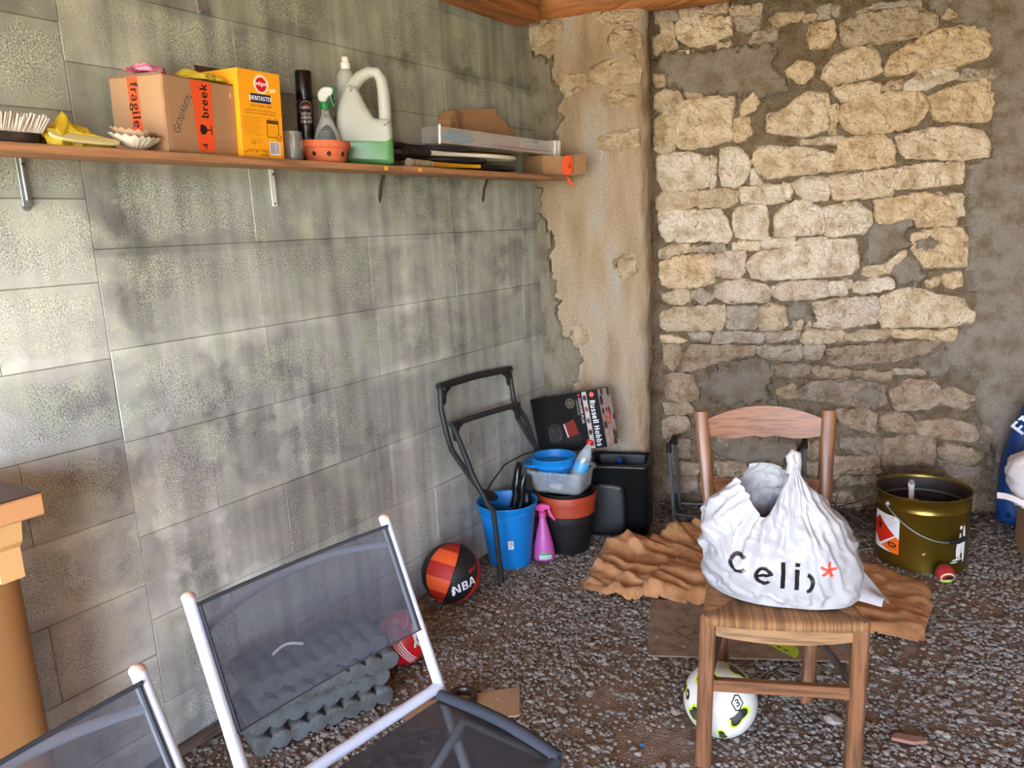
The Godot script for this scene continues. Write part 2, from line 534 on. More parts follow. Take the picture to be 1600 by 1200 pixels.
# ------------------------------------------------------------------ the block wall
func block_wall() -> void:
	var w := 1536
	var h := 1280
	var a := noise(0.34, 2, FastNoiseLite.TYPE_SIMPLEX, 51).get_image(w, h).get_data()
	var b := noise(0.016, 5, FastNoiseLite.TYPE_SIMPLEX_SMOOTH, 52).get_image(w, h).get_data()
	var ci := noise(0.022, 4, FastNoiseLite.TYPE_SIMPLEX_SMOOTH, 53).get_image(w, 80)
	ci.resize(w, h, Image.INTERPOLATE_CUBIC)
	var c := ci.get_data()
	var d := noise(0.0042, 3, FastNoiseLite.TYPE_SIMPLEX_SMOOTH, 54).get_image(w, h).get_data()
	# stains with a shape of their own, and broad lightened patches low at the left: where along the wall, how high, half width, half height, how much lighter or darker
	var add := PackedFloat32Array()
	add.resize(w * h)
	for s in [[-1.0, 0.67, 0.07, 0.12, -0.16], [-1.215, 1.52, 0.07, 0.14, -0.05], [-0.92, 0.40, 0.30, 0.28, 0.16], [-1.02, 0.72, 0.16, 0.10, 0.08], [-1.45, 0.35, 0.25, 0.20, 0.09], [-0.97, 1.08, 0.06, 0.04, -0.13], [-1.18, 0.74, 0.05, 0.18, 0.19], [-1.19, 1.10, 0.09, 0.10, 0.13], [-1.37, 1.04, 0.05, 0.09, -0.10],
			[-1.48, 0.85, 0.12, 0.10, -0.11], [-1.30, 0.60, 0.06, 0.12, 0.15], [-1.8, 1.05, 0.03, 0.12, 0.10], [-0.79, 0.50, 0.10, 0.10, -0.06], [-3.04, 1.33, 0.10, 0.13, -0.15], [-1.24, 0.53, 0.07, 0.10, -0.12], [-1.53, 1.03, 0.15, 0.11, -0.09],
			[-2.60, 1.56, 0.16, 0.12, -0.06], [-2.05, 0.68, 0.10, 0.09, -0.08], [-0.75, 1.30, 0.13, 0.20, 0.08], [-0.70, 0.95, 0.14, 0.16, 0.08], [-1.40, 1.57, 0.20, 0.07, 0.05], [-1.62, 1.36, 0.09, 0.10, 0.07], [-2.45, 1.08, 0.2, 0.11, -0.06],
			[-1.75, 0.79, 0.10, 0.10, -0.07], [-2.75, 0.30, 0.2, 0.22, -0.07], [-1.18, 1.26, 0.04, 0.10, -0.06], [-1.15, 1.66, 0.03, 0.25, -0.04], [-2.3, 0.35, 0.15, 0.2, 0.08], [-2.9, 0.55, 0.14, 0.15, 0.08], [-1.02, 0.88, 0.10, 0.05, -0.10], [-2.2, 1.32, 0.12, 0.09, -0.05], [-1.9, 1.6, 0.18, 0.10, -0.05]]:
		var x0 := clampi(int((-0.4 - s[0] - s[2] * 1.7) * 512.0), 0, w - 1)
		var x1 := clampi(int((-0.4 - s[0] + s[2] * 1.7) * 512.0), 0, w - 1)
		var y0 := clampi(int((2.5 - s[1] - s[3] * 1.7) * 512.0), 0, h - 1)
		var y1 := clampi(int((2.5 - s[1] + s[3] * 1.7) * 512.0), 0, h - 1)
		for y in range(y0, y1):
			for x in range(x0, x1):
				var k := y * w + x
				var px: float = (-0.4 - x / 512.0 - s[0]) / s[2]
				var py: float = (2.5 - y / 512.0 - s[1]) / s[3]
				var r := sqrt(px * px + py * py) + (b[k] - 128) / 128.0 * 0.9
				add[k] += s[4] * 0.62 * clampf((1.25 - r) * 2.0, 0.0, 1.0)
	# how smeared with mortar: along the joints and down the straight joint
	var joints := [0.17, 0.43, 0.68, 0.953, 1.205, 1.47, 1.705, 1.93, 2.115]
	var joints2 := [0.11, 0.325, 0.54, 0.755, 0.966, 1.185, 1.386, 1.598, 1.81, 2.02, 2.23]
	var row1 := PackedFloat32Array()
	var row2 := PackedFloat32Array()
	for y in h:
		var yy := 2.5 - y / 512.0
		var m1 := 9.0
		var m2 := 9.0
		for j in joints: m1 = minf(m1, absf(yy - j))
		for j in joints2: m2 = minf(m2, absf(yy - j))
		row1.append(m1)
		row2.append(m2)
	var px := PackedByteArray()
	px.resize(w * h * 3)
	var hh := PackedByteArray()
	hh.resize(w * h)
	var o := 0
	for y in h:
		var yy := 2.5 - y / 512.0
		for x in w:
			var k := y * w + x
			var bb := (b[k] - 128) / 128.0
			var zz := -0.4 - x / 512.0
			var jd: float = row2[y] if zz > -1.09 else row1[y]
			jd = minf(jd, absf(zz + 1.125) * 0.6)
			var smear := clampf(1.6 - (jd + bb * 0.028) / 0.024, 0.0, 1.0)
			var sp := (a[k] - 128) / 128.0
			var dd := (d[k] - 128) / 128.0
			var coat := clampf(dd * 2.2 + 0.25 + (0.12 if zz < -1.13 else -0.35), 0.0, 0.9)   # a thin wash of cement hides the grain in places
			var raw := (1.0 - smear * 0.85) * (1.0 - coat * 0.72)
			var v := 0.700 + bb * 0.052 + dd * 0.045 + add[k]
			v += (c[k] - 128) / 128.0 * 0.085 * (1.0 if zz < -1.13 else 0.45)
			v += smear * (0.012 + dd * 0.12 - (0.04 if yy > 1.45 else 0.0))
			if sp > 0.30: v += (sp - 0.30) * 0.55 * raw
			elif sp < -0.32: v += (sp + 0.32) * 0.62 * raw
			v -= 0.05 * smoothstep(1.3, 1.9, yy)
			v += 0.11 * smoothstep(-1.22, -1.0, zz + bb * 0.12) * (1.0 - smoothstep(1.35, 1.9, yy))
			var green := clampf(0.5 + bb * 0.6 + (yy - 1.3) * 0.35, 0.0, 1.0)  # greener with height: bounce light from the grass put into the colour
			v = clampf(v, 0.08, 1.0)
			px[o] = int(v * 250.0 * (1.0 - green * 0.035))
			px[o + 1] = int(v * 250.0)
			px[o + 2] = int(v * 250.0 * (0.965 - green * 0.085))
			o += 3
			hh[k] = clampi(int(128.0 + sp * 85.0 * raw + bb * 45.0 + smear * 25.0), 0, 255)
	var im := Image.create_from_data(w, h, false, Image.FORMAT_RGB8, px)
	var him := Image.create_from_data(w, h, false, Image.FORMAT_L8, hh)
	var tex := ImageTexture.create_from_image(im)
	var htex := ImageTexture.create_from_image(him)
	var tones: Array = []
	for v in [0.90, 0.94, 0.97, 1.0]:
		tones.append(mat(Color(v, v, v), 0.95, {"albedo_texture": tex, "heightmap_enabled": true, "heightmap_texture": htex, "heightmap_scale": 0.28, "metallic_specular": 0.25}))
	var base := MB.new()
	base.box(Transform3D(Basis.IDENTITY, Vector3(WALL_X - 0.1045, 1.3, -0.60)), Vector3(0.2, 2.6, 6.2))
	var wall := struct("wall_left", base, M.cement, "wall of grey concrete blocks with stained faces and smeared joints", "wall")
	var put := func(z0: float, z1: float, y0: float, y1: float, gap: float) -> void:   # one block between two joints
		var bb := MB.new()
		var out := WALL_X + rng.randf_range(-0.0015, 0.0015)
		var e := 0.0018
		var za := z0 - gap
		var zb := z1 + gap
		var ya := y0 + gap
		var yb := y1 - gap
		var uv := func(z: float, y: float) -> Vector2: return Vector2((-0.4 - z) / 3.0, 1.0 - y / 2.5)
		bb.smooth(-1)
		bb.quad(Vector3(out, ya + e, za - e), Vector3(out, ya + e, zb + e), Vector3(out, yb - e, zb + e), Vector3(out, yb - e, za - e), uv.call(za - e, ya + e), uv.call(zb + e, ya + e), uv.call(zb + e, yb - e), uv.call(za - e, yb - e))
		var rim := [[za, ya], [zb, ya], [zb, yb], [za, yb]]
		var inn := [[za - e, ya + e], [zb + e, ya + e], [zb + e, yb - e], [za - e, yb - e]]
		for k in 4:
			var k2 := (k + 1) % 4
			bb.quad(Vector3(out - 0.003, rim[k][1], rim[k][0]), Vector3(out - 0.003, rim[k2][1], rim[k2][0]), Vector3(out, inn[k2][1], inn[k2][0]), Vector3(out, inn[k][1], inn[k][0]), uv.call(rim[k][0], rim[k][1]), uv.call(rim[k2][0], rim[k2][1]), uv.call(inn[k2][0], inn[k2][1]), uv.call(inn[k][0], inn[k][1]))
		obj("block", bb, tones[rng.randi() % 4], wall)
	var tops := [0.0] + joints + [2.34, 2.6]
	for r in tops.size() - 1:
		var z := -1.085 if r % 2 == 0 else -1.085
		var first := 0.51 if r % 2 == 0 else 0.26
		if r == 5: first = 0.50
		var i := 0
		while z > -3.31:
			var z1 := maxf(z - (first if i == 0 else 0.505), -3.33)
			put.call(z, z1, tops[r], tops[r + 1], rng.randf_range(0.0, 0.0005))
			z = z1
			i += 1
	var tops2 := [0.0] + joints2 + [2.43, 2.6]
	for r in tops2.size() - 1:
		var z := 1.2 if r % 2 == 0 else 1.43
		while z > -1.0:
			var z1 := maxf(z - 0.505, -1.085)
			if z1 - -1.085 < 0.12: z1 = -1.085
			if z < 0.4:
				put.call(z, z1, tops2[r], tops2[r + 1], rng.randf_range(0.0, 0.0008))
			z = z1


# ------------------------------------------------------------------ the rubble wall
func stone_shape(pts: PackedVector2Array, height: float, sd: int, sharp := 1.0) -> ArrayMesh:
	var c := Vector2.ZERO
	for p in pts: c += p
	c /= pts.size()
	var grown := Geometry2D.offset_polygon(pts, 0.0095)
	if grown.size() == 1: pts = grown[0]
	var once := PackedVector2Array()
	for i in pts.size():
		var a := pts[i]
		var b2 := pts[(i + 1) % pts.size()]
		once.append(a.lerp(b2, 0.18))
		once.append(a.lerp(b2, 0.82))
	var per := 0.0
	for i in once.size(): per += once[i].distance_to(once[(i + 1) % once.size()])
	var cnt := clampi(int(per / 0.018), 16, 52)
	var edge := PackedVector2Array()
	var f := noise(1.0, 2, FastNoiseLite.TYPE_SIMPLEX_SMOOTH, sd)
	var i0 := 0
	var acc := 0.0
	for k in cnt:
		var want := per * k / cnt
		while acc + once[i0].distance_to(once[(i0 + 1) % once.size()]) < want:
			acc += once[i0].distance_to(once[(i0 + 1) % once.size()])
			i0 += 1
		var t := (want - acc) / maxf(1e-6, once[i0].distance_to(once[(i0 + 1) % once.size()]))
		var p := once[i0].lerp(once[(i0 + 1) % once.size()], t)
		p += Vector2(f.get_noise_2d(p.x * 34.0, p.y * 34.0), f.get_noise_2d(p.x * 34.0 + 70, p.y * 34.0)) * 0.007
		edge.append(p)
	var mb := MB.new()
	var tilt := Vector2(f.get_noise_2d(3.3, 9.1), f.get_noise_2d(13.3, 2.1)) * 0.10
	var rings: Array = []
	for lay in [[0.0, -0.024], [0.0, 0.35], [0.004, 0.72], [0.011, 0.94], [0.026, 1.0], [0.5, 1.02], [0.76, 1.03]]:
		var ring := PackedVector3Array()
		for p in edge:
			var r := p - c
			var q := p
			if lay[0] >= 0.4: q = c + r * (1.0 - lay[0])
			else: q = p - r.normalized() * minf(lay[0] * sharp, r.length() * 0.35)
			var z: float = lay[1] if lay[1] < 0.0 else height * lay[1]
			if lay[1] > 0.5:
				z += f.get_noise_2d(q.x * 9.0, q.y * 9.0) * 0.010 + f.get_noise_2d(q.x * 26.0, q.y * 26.0) * 0.006 + tilt.dot(q - c)
			ring.append(Vector3(q.x, q.y, z))
		rings.append(ring)
	for i in rings.size() - 1:
		for k in cnt:
			var k2 := (k + 1) % cnt
			mb.quad(rings[i][k], rings[i][k2], rings[i + 1][k2], rings[i + 1][k])
	var top := Vector3(c.x, c.y, height * 1.03 + f.get_noise_2d(c.x * 9.0, c.y * 9.0) * 0.010)
	for k in cnt:
		mb.tri(rings[-1][k], rings[-1][(k + 1) % cnt], top)
	return mb.mesh()


func outline(mm: Array) -> PackedVector2Array:
	var pts := PackedVector2Array()
	for i in range(0, mm.size(), 2):
		pts.append(Vector2(mm[i], mm[i + 1]) * 0.001)
	if Geometry2D.is_polygon_clockwise(pts):
		pts.reverse()
	return pts


func stone(tone: String, mm: Array) -> void:   # one stone of the back wall: its outline in millimetres along and up the wall
	stone_shapes += 1
	var pts := outline(mm)
	var low_course := pts[0].y < 0.78   # the lowest courses take the darker, browner tones
	obj("stone", stone_shape(pts, rng.randf_range(0.022, 0.036), 100 + stone_shapes), M["stone_" + tone + ("_dark" if low_course else "")], wall_back)


func ragged(pts: PackedVector2Array, height: float, cell: float, sd: int, wob: float) -> MB:   # a coat of plaster with a ragged, thinning edge
	var lo := pts[0]
	var hi := pts[0]
	for p in pts:
		lo = lo.min(p)
		hi = hi.max(p)
	lo -= Vector2.ONE * 0.05
	hi += Vector2.ONE * 0.05
	var nx := int((hi.x - lo.x) / cell) + 1
	var ny := int((hi.y - lo.y) / cell) + 1
	var f := noise(1.0, 4, FastNoiseLite.TYPE_SIMPLEX_SMOOTH, sd)
	var z: Array = []
	for j in ny:
		var line := PackedFloat32Array()
		for i in nx:
			var p := lo + Vector2(i, j) * cell
			var q := p + Vector2(f.get_noise_2d(p.x * 13.0, p.y * 13.0), f.get_noise_2d(p.x * 13.0 + 50, p.y * 13.0 + 9)) * wob + Vector2(f.get_noise_2d(p.x * 48.0, p.y * 48.0), f.get_noise_2d(p.x * 48.0 + 50, p.y * 48.0 + 9)) * wob * 0.3
			var inside := 0.0
			for k in 12:
				if Geometry2D.is_point_in_polygon(q + Vector2(cos(k * 2.4), sin(k * 2.4)) * 0.0055 * sqrt(k + 0.3), pts): inside += 1.0 / 12.0
			var t := lerpf(-0.03, height, smoothstep(0.0, 1.0, inside))
			line.append(t + f.get_noise_2d(p.x * 5.0, p.y * 5.0) * 0.008 + f.get_noise_2d(p.x * 22.0, p.y * 22.0) * 0.003)
		z.append(line)
	var mb := MB.new()
	for j in ny - 1:
		for i in nx - 1:
			if maxf(maxf(z[j][i], z[j][i + 1]), maxf(z[j + 1][i], z[j + 1][i + 1])) < -0.012: continue
			var a := lo + Vector2(i, j) * cell
			mb.quad(Vector3(a.x, a.y, z[j][i]), Vector3(a.x + cell, a.y, z[j][i + 1]), Vector3(a.x + cell, a.y + cell, z[j + 1][i + 1]), Vector3(a.x, a.y + cell, z[j + 1][i]))
	return mb


func plaster(tone: String, mm: Array) -> void:
	stone_shapes += 1
	var big := tone == "right"
	obj("plaster_patch", ragged(outline(mm), 0.037 if not big else 0.042, 0.012 if not big else 0.018, 400 + stone_shapes, 0.035), M.plaster_dark if tone == "dark" else M.plaster, wall_back)


func rubble_wall() -> void:
	var mb := MB.new()
	var f := noise(1.0, 4, FastNoiseLite.TYPE_SIMPLEX_SMOOTH, 77)
	var rows: Array = []
	for j in 90:
		var line := PackedVector3Array()
		for i in 110:
			var u := -0.15 + i * 0.0235
			var v := j * 2.6 / 89.0
			line.append(Vector3(u, v, 0.004 + f.get_noise_2d(u * 9.0, v * 9.0) * 0.012 + f.get_noise_2d(u * 30.0, v * 30.0) * 0.006))
		rows.append(line)
	mb.grid(rows)
	mb.box(Transform3D(Basis.IDENTITY, Vector3(2.0, 1.3, -0.17)), Vector3(5.6, 2.6, 0.3))
	wall_back = struct("wall_back", mb, M.mortar, "wall of pale rubble limestone with earth mortar and grey render patches", "wall")
	wall_back.transform = Transform3D(Basis(BACK_U, Vector3.UP, BACK_N), BACK_O)
	all_stones()


func all_stones() -> void:
	stone("g", [22,2443,126,2441,129,2398,33,2392])
	stone("t", [137,2446,356,2433,352,2403,256,2411,147,2403])
	stone("c", [114,2365,154,2399,234,2407,370,2370,374,2307,306,2280,241,2263,182,2273,131,2310])
	stone("t", [370,2425,448,2415,503,2412,500,2375,434,2376,374,2390])
	stone("g", [388,2371,462,2373,504,2358,494,2318,448,2306,406,2321])
	stone("g", [462,2290,504,2306,567,2309,574,2261,532,2253,455,2257])
	stone("t", [5,2324,50,2337,64,2282,26,2254,12,2281])
	stone("t", [51,2390,103,2384,127,2275,79,2263,61,2311])
	stone("t", [309,2266,374,2269,370,2252,313,2251])
	stone("w", [134,2253,197,2250,189,2226,145,2234])
	stone("t", [13,2162,70,2149,65,2110,24,2107])
	stone("t", [15,2064,69,2088,128,2071,154,2029,112,1996,44,1995,14,2016])
	stone("t", [162,2064,210,2063,235,2043,187,2029])
	stone("c", [128,2017,187,2029,257,2037,319,2031,381,2022,374,1958,374,1835,275,1814,155,1808,118,1834,119,1966])
	stone("t", [13,1946,67,1986,105,1986,111,1908,102,1812,64,1793,11,1809])
	stone("o", [421,1997,478,2034,496,1990,464,1950,414,1940])
	stone("o", [392,1927,446,1926,461,1857,421,1820,381,1831])
	stone("w", [21,1778,94,1791,177,1788,267,1759,274,1688,262,1625,168,1620,53,1620,27,1675])
	stone("w", [278,1762,304,1756,296,1694,278,1691])
	stone("w", [278,1680,300,1675,296,1619,277,1613])
	stone("w", [323,1795,407,1796,436,1764,458,1711,429,1632,385,1613,326,1632,319,1714])
	stone("w", [462,1689,476,1692,509,1623,466,1619])
	stone("c", [468,1732,491,1783,536,1788,712,1766,829,1728,836,1662,714,1656,538,1648,497,1678])
	stone("g", [749,2375,799,2376,797,2326,747,2329])
	stone("g", [806,2365,833,2372,837,2332,807,2332])
	stone("t", [545,2353,600,2367,689,2356,662,2332,560,2324])
	stone("t", [693,2345,743,2346,737,2320,690,2326])
	stone("g", [910,2330,1000,2358,1166,2351,1167,2328,1065,2337,949,2328])
	stone("T", [845,2291,910,2316,1014,2330,1110,2325,1181,2310,1236,2271,1231,2239,1172,2207,1109,2197,1005,2199,914,2199,860,2202,843,2230])
	stone("t", [1255,2269,1274,2312,1366,2326,1524,2307,1509,2271,1442,2269,1320,2271])
	stone("o", [717,2299,814,2308,819,2240,793,2202,719,2204,708,2246])
	stone("o", [617,2118,672,2154,731,2134,728,2086,687,2059,625,2096])
	stone("c", [782,2108,821,2158,914,2186,967,2183,1000,2153,1019,2077,944,2050,878,2050,811,2036,773,2075])
	stone("o", [1033,2075,1047,2128,1135,2178,1235,2219,1322,2229,1409,2206,1441,2180,1431,2145,1451,2124,1434,2093,1318,2069,1178,2067,1076,2054,1040,2058])
	stone("c", [818,2015,878,2030,971,2034,1015,2016,1013,1976,947,1972,860,1962])
	stone("t", [1025,2002,1064,2025,1103,2031,1107,1997,1078,1990])
	stone("w", [1142,2024,1179,2057,1236,2061,1312,2060,1326,2019,1232,2001,1208,1980,1117,1986,1110,2007])
	stone("g", [1336,2011,1350,2049,1481,2029,1482,2006,1396,2005])
	stone("c", [810,1939,833,1951,838,1874,826,1815,809,1820])
	stone("o", [847,1936,920,1964,1052,1979,1183,1969,1210,1923,1215,1889,1169,1838,1124,1821,1018,1817,911,1819,856,1858,845,1894])
	stone("o", [1216,1943,1272,1971,1384,1993,1446,2000,1468,1932,1469,1859,1455,1827,1252,1844,1235,1880])
	stone("c", [535,1929,599,1938,640,1976,709,2015,791,1997,803,1933,795,1850,705,1822,593,1845,536,1865])
	stone("p", [761,1806,837,1811,871,1801,841,1779,755,1782])
	stone("t", [685,1802,754,1803,748,1786,688,1791])
	stone("o", [847,1789,925,1803,1032,1802,1080,1756,1087,1671,983,1661,847,1661,842,1733])
	stone("c", [1095,1789,1215,1807,1331,1811,1446,1774,1467,1725,1467,1677,1350,1669,1221,1686,1129,1696,1108,1733])
	stone("o", [1538,1688,1600,1690,1603,1633,1554,1633,1530,1665])
	stone("w", [653,1608,697,1637,807,1623,814,1562,806,1531,739,1529,696,1547,667,1581])
	stone("c", [815,1631,930,1638,1083,1644,1088,1587,1079,1530,988,1528,837,1529,822,1562])
	stone("c", [1091,1643,1196,1658,1369,1653,1368,1567,1226,1560,1094,1558,1085,1601])
	stone("w", [416,1609,538,1610,598,1606,611,1537,524,1528,422,1540,413,1580])
	stone("w", [610,1614,644,1611,639,1541,619,1543])
	stone("t", [14,1584,61,1615,216,1608,210,1541,152,1527,22,1531])
	stone("t", [225,1601,303,1605,404,1592,398,1545,369,1526,216,1532])
	stone("w", [28,1514,90,1522,273,1507,311,1520,348,1472,374,1387,355,1358,280,1369,189,1366,57,1380,31,1429])
	stone("w", [389,1508,451,1523,524,1518,539,1484,537,1364,422,1366,396,1378,385,1455])
	stone("w", [572,1459,611,1509,668,1528,711,1521,782,1484,790,1432,784,1377,713,1373,577,1373])
	stone("w", [796,1490,879,1507,934,1504,962,1480,1000,1449,1002,1405,965,1367,882,1368,848,1355,798,1372])
	stone("o", [1009,1506,1082,1516,1201,1529,1287,1524,1321,1487,1352,1393,1346,1383,1194,1387,1179,1424,1086,1408,1018,1415])
	stone("c", [1326,1518,1371,1515,1376,1420,1357,1421])
	stone("t", [21,1327,88,1355,173,1355,177,1324,103,1308,32,1291])
	stone("t", [184,1316,196,1350,207,1334,203,1315])
	stone("g", [211,1334,265,1347,340,1347,348,1316,280,1311,211,1314])
	stone("c", [378,1345,415,1355,507,1350,504,1312,385,1318])
	stone("w", [511,1348,540,1365,659,1359,663,1320,526,1317])
	stone("w", [667,1342,770,1355,806,1350,792,1339,671,1330])
	stone("o", [24,1264,87,1293,165,1301,280,1296,291,1229,287,1167,225,1145,163,1140,54,1151,27,1192])
	stone("p", [295,1291,340,1305,430,1308,434,1208,408,1182,332,1192,302,1197])
	stone("w", [444,1247,497,1297,541,1304,671,1319,827,1341,933,1336,944,1261,948,1202,926,1182,774,1173,542,1166,468,1182])
	stone("t", [29,1104,85,1126,159,1132,174,1075,139,1061,60,1071])
	stone("g", [174,1107,217,1134,283,1096,279,1080,240,1053,194,1083])
	stone("p", [293,1135,317,1153,423,1174,542,1135,560,1110,555,1073,528,1061,363,1060,296,1091])
	stone("p", [561,1133,630,1150,810,1147,819,1086,762,1069,617,1065,572,1086])
	stone("w", [825,1139,916,1147,920,1120,897,1083,826,1086])
	stone("w", [924,1120,944,1138,1068,1156,1103,1136,1101,1106,988,1088,928,1093])
	stone("c", [970,1201,1066,1212,1092,1247,1139,1274,1152,1266,1107,1217,1081,1181,1006,1169,968,1178])
	stone("o", [1176,1345,1274,1369,1379,1367,1401,1319,1404,1197,1309,1198,1229,1197,1193,1257,1175,1302])
	stone("o", [1245,1131,1298,1147,1286,1114,1253,1108])
	stone("o", [1314,1157,1386,1162,1386,1111,1347,1097,1319,1120])
	stone("c", [1045,1048,1085,1077,1152,1097,1220,1095,1289,1063,1409,1037,1418,992,1452,977,1447,940,1322,920,1187,927,1070,922,1047,965])
	stone("p", [748,1042,834,1055,946,1066,1030,1067,1039,1018,1034,950,978,936,858,923,757,933,778,972,763,1011])
	stone("t", [498,1025,543,1042,626,1030,621,974,633,946,604,921,514,923,496,971])
	stone("t", [669,967,706,981,699,919,666,916])
	stone("t", [728,957,742,965,739,926,725,926])
	stone("t", [32,1015,83,1038,201,1047,340,1043,344,983,324,927,224,925,50,929,26,950])
	stone("g", [351,1038,491,1038,495,979,484,928,355,931])
	stone("o", [26,897,82,904,149,874,97,863,33,872])
	stone("g", [161,911,224,921,270,904,262,872,184,882])
	stone("g", [282,880,309,912,393,914,529,899,522,863,393,862,278,864])
	stone("g", [538,907,689,907,690,882,589,861,539,866])
	stone("t", [696,880,729,911,887,907,896,861,766,851,704,856])
	stone("t", [902,884,951,898,1084,907,1089,872,1009,862,906,864])
	stone("o", [1098,903,1273,899,1264,869,1175,871,1103,876])
	stone("o", [1263,880,1283,897,1380,903,1372,856,1271,858])
	stone("t", [41,851,113,854,120,784,79,718,47,744])
	stone("T", [140,809,176,849,316,847,485,840,485,804,393,789,238,742,127,718,135,768])
	stone("g", [497,834,699,837,706,790,688,771,545,779,500,805])
	stone("g", [712,840,803,839,800,800,782,772,720,781])
	stone("T", [814,815,882,830,1052,835,1162,844,1312,853,1287,801,1213,786,1193,760,1054,757,870,744,833,760])
	stone("o", [1353,837,1426,832,1480,813,1477,760,1371,750,1352,792])
	stone("g", [561,739,658,746,746,741,743,705,659,682,584,698])
	stone("T", [750,729,841,728,928,712,915,676,769,689])
	stone("t", [936,708,1014,715,1119,702,1107,664,986,676])
	stone("w", [1122,718,1250,713,1254,698,1127,695])
	stone("t", [38,685,99,710,170,697,211,622,205,572,97,559,43,584])
	stone("t", [588,609,667,652,684,585,623,566])
	stone("g", [690,609,755,655,929,666,1080,630,1093,550,1019,531,823,561,701,579])
	stone("c", [1102,597,1183,667,1287,655,1330,609,1380,620,1474,574,1495,551,1436,530,1343,556,1272,527,1137,520])
	stone("t", [868,513,977,525,1053,490,1050,406,925,428,880,464])
	stone("t", [1069,478,1127,508,1201,491,1229,432,1183,401,1098,418,1065,442])
	stone("c", [1234,456,1337,468,1480,446,1494,388,1474,370,1320,386,1241,402])
	stone("t", [1089,370,1205,386,1310,379,1319,302,1311,248,1179,251,1088,248])
	stone("t", [1323,326,1373,351,1467,329,1529,306,1491,258,1419,256,1345,291])
	stone("g", [1331,266,1419,250,1512,235,1497,139,1435,149,1380,207])
	stone("g", [894,379,1078,370,1081,297,994,295,895,330])
	stone("t", [852,280,1060,289,1084,199,854,193])
	stone("t", [36,546,157,553,193,509,120,489,47,495])
	stone("p", [28,457,96,483,156,470,168,420,107,393,33,366])
	stone("g", [299,357,358,365,394,283,299,268])
	stone("g", [406,334,534,361,626,313,604,262,429,258])
	stone("t", [287,235,429,245,465,169,311,165])
	stone("t", [739,340,817,366,796,279,752,259])
	stone("t", [729,240,830,248,832,180,742,177])
	stone("g", [843,180,1058,186,1059,137,889,131])
	stone("c", [857,80,934,95,1003,22,949,-31,847,-10])
	stone("t", [1511,447,1566,436,1575,366,1510,363])
	stone("g", [57,341,155,355,166,265,68,250])
	stone("t", [68,237,214,227,202,162,79,158])
	stone("g", [29,143,202,149,201,70,40,64])
	stone("t", [220,149,310,145,310,60,225,51])
	stone("t", [334,146,535,156,674,150,675,73,489,60,346,64])
	stone("g", [1076,125,1269,124,1262,45,1090,44])
	stone("t", [1290,117,1426,130,1499,103,1493,30,1305,28])
	plaster("grey", [30,2247,131,2259,392,2246,560,2243,596,2196,561,2138,590,2100,646,2032,563,2019,513,1988,464,2021,385,2028,246,2049,150,2051,143,2080,73,2105,77,2145,21,2186])
	plaster("grey", [965,1386,1032,1404,1166,1428,1184,1395,1155,1361,1171,1302,1159,1266,1105,1283,1065,1256,1060,1212,984,1208,968,1275])
	plaster("grey", [1093,1240,1160,1259,1215,1212,1236,1182,1245,1131,1166,1104,1111,1113,1088,1181])
	plaster("grey", [1173,1331,1235,1356,1296,1339,1317,1295,1265,1283,1240,1255,1185,1287])
	plaster("grey", [624,1022,653,1053,704,1051,748,1027,771,964,735,942,692,943,640,944])
	plaster("grey", [1293,831,1345,852,1357,754,1334,670,1237,694,1214,763,1287,801])
	plaster("dark", [194,672,312,733,393,751,485,792,576,755,576,682,554,609,623,554,486,548,312,535,253,559,277,622,206,634])
	plaster("grey", [942,609,1016,644,1091,609,1083,550,1019,531,965,561])
	plaster("dark", [263,370,394,397,545,386,671,363,729,290,627,250,394,231,287,268])
	plaster("grey", [1165,2377,1252,2379,1274,2318,1252,2263,1232,2285])
	plaster("dark", [1435,539,1474,562,1521,447,1589,308,1554,212,1504,377])
	plaster("right", [1172,2504,1270,2274,1321,2242,1434,2195,1459,2071,1454,1980,1476,1818,1476,1683,1382,1655,1377,1553,1406,1439,1391,1384,1399,1326,1419,1153,1457,977,1421,903,1366,845,1314,815,1344,739,1400,708,1483,647,1462,539,1520,462,1584,276,1556,52,3790,-163,3289,2921])


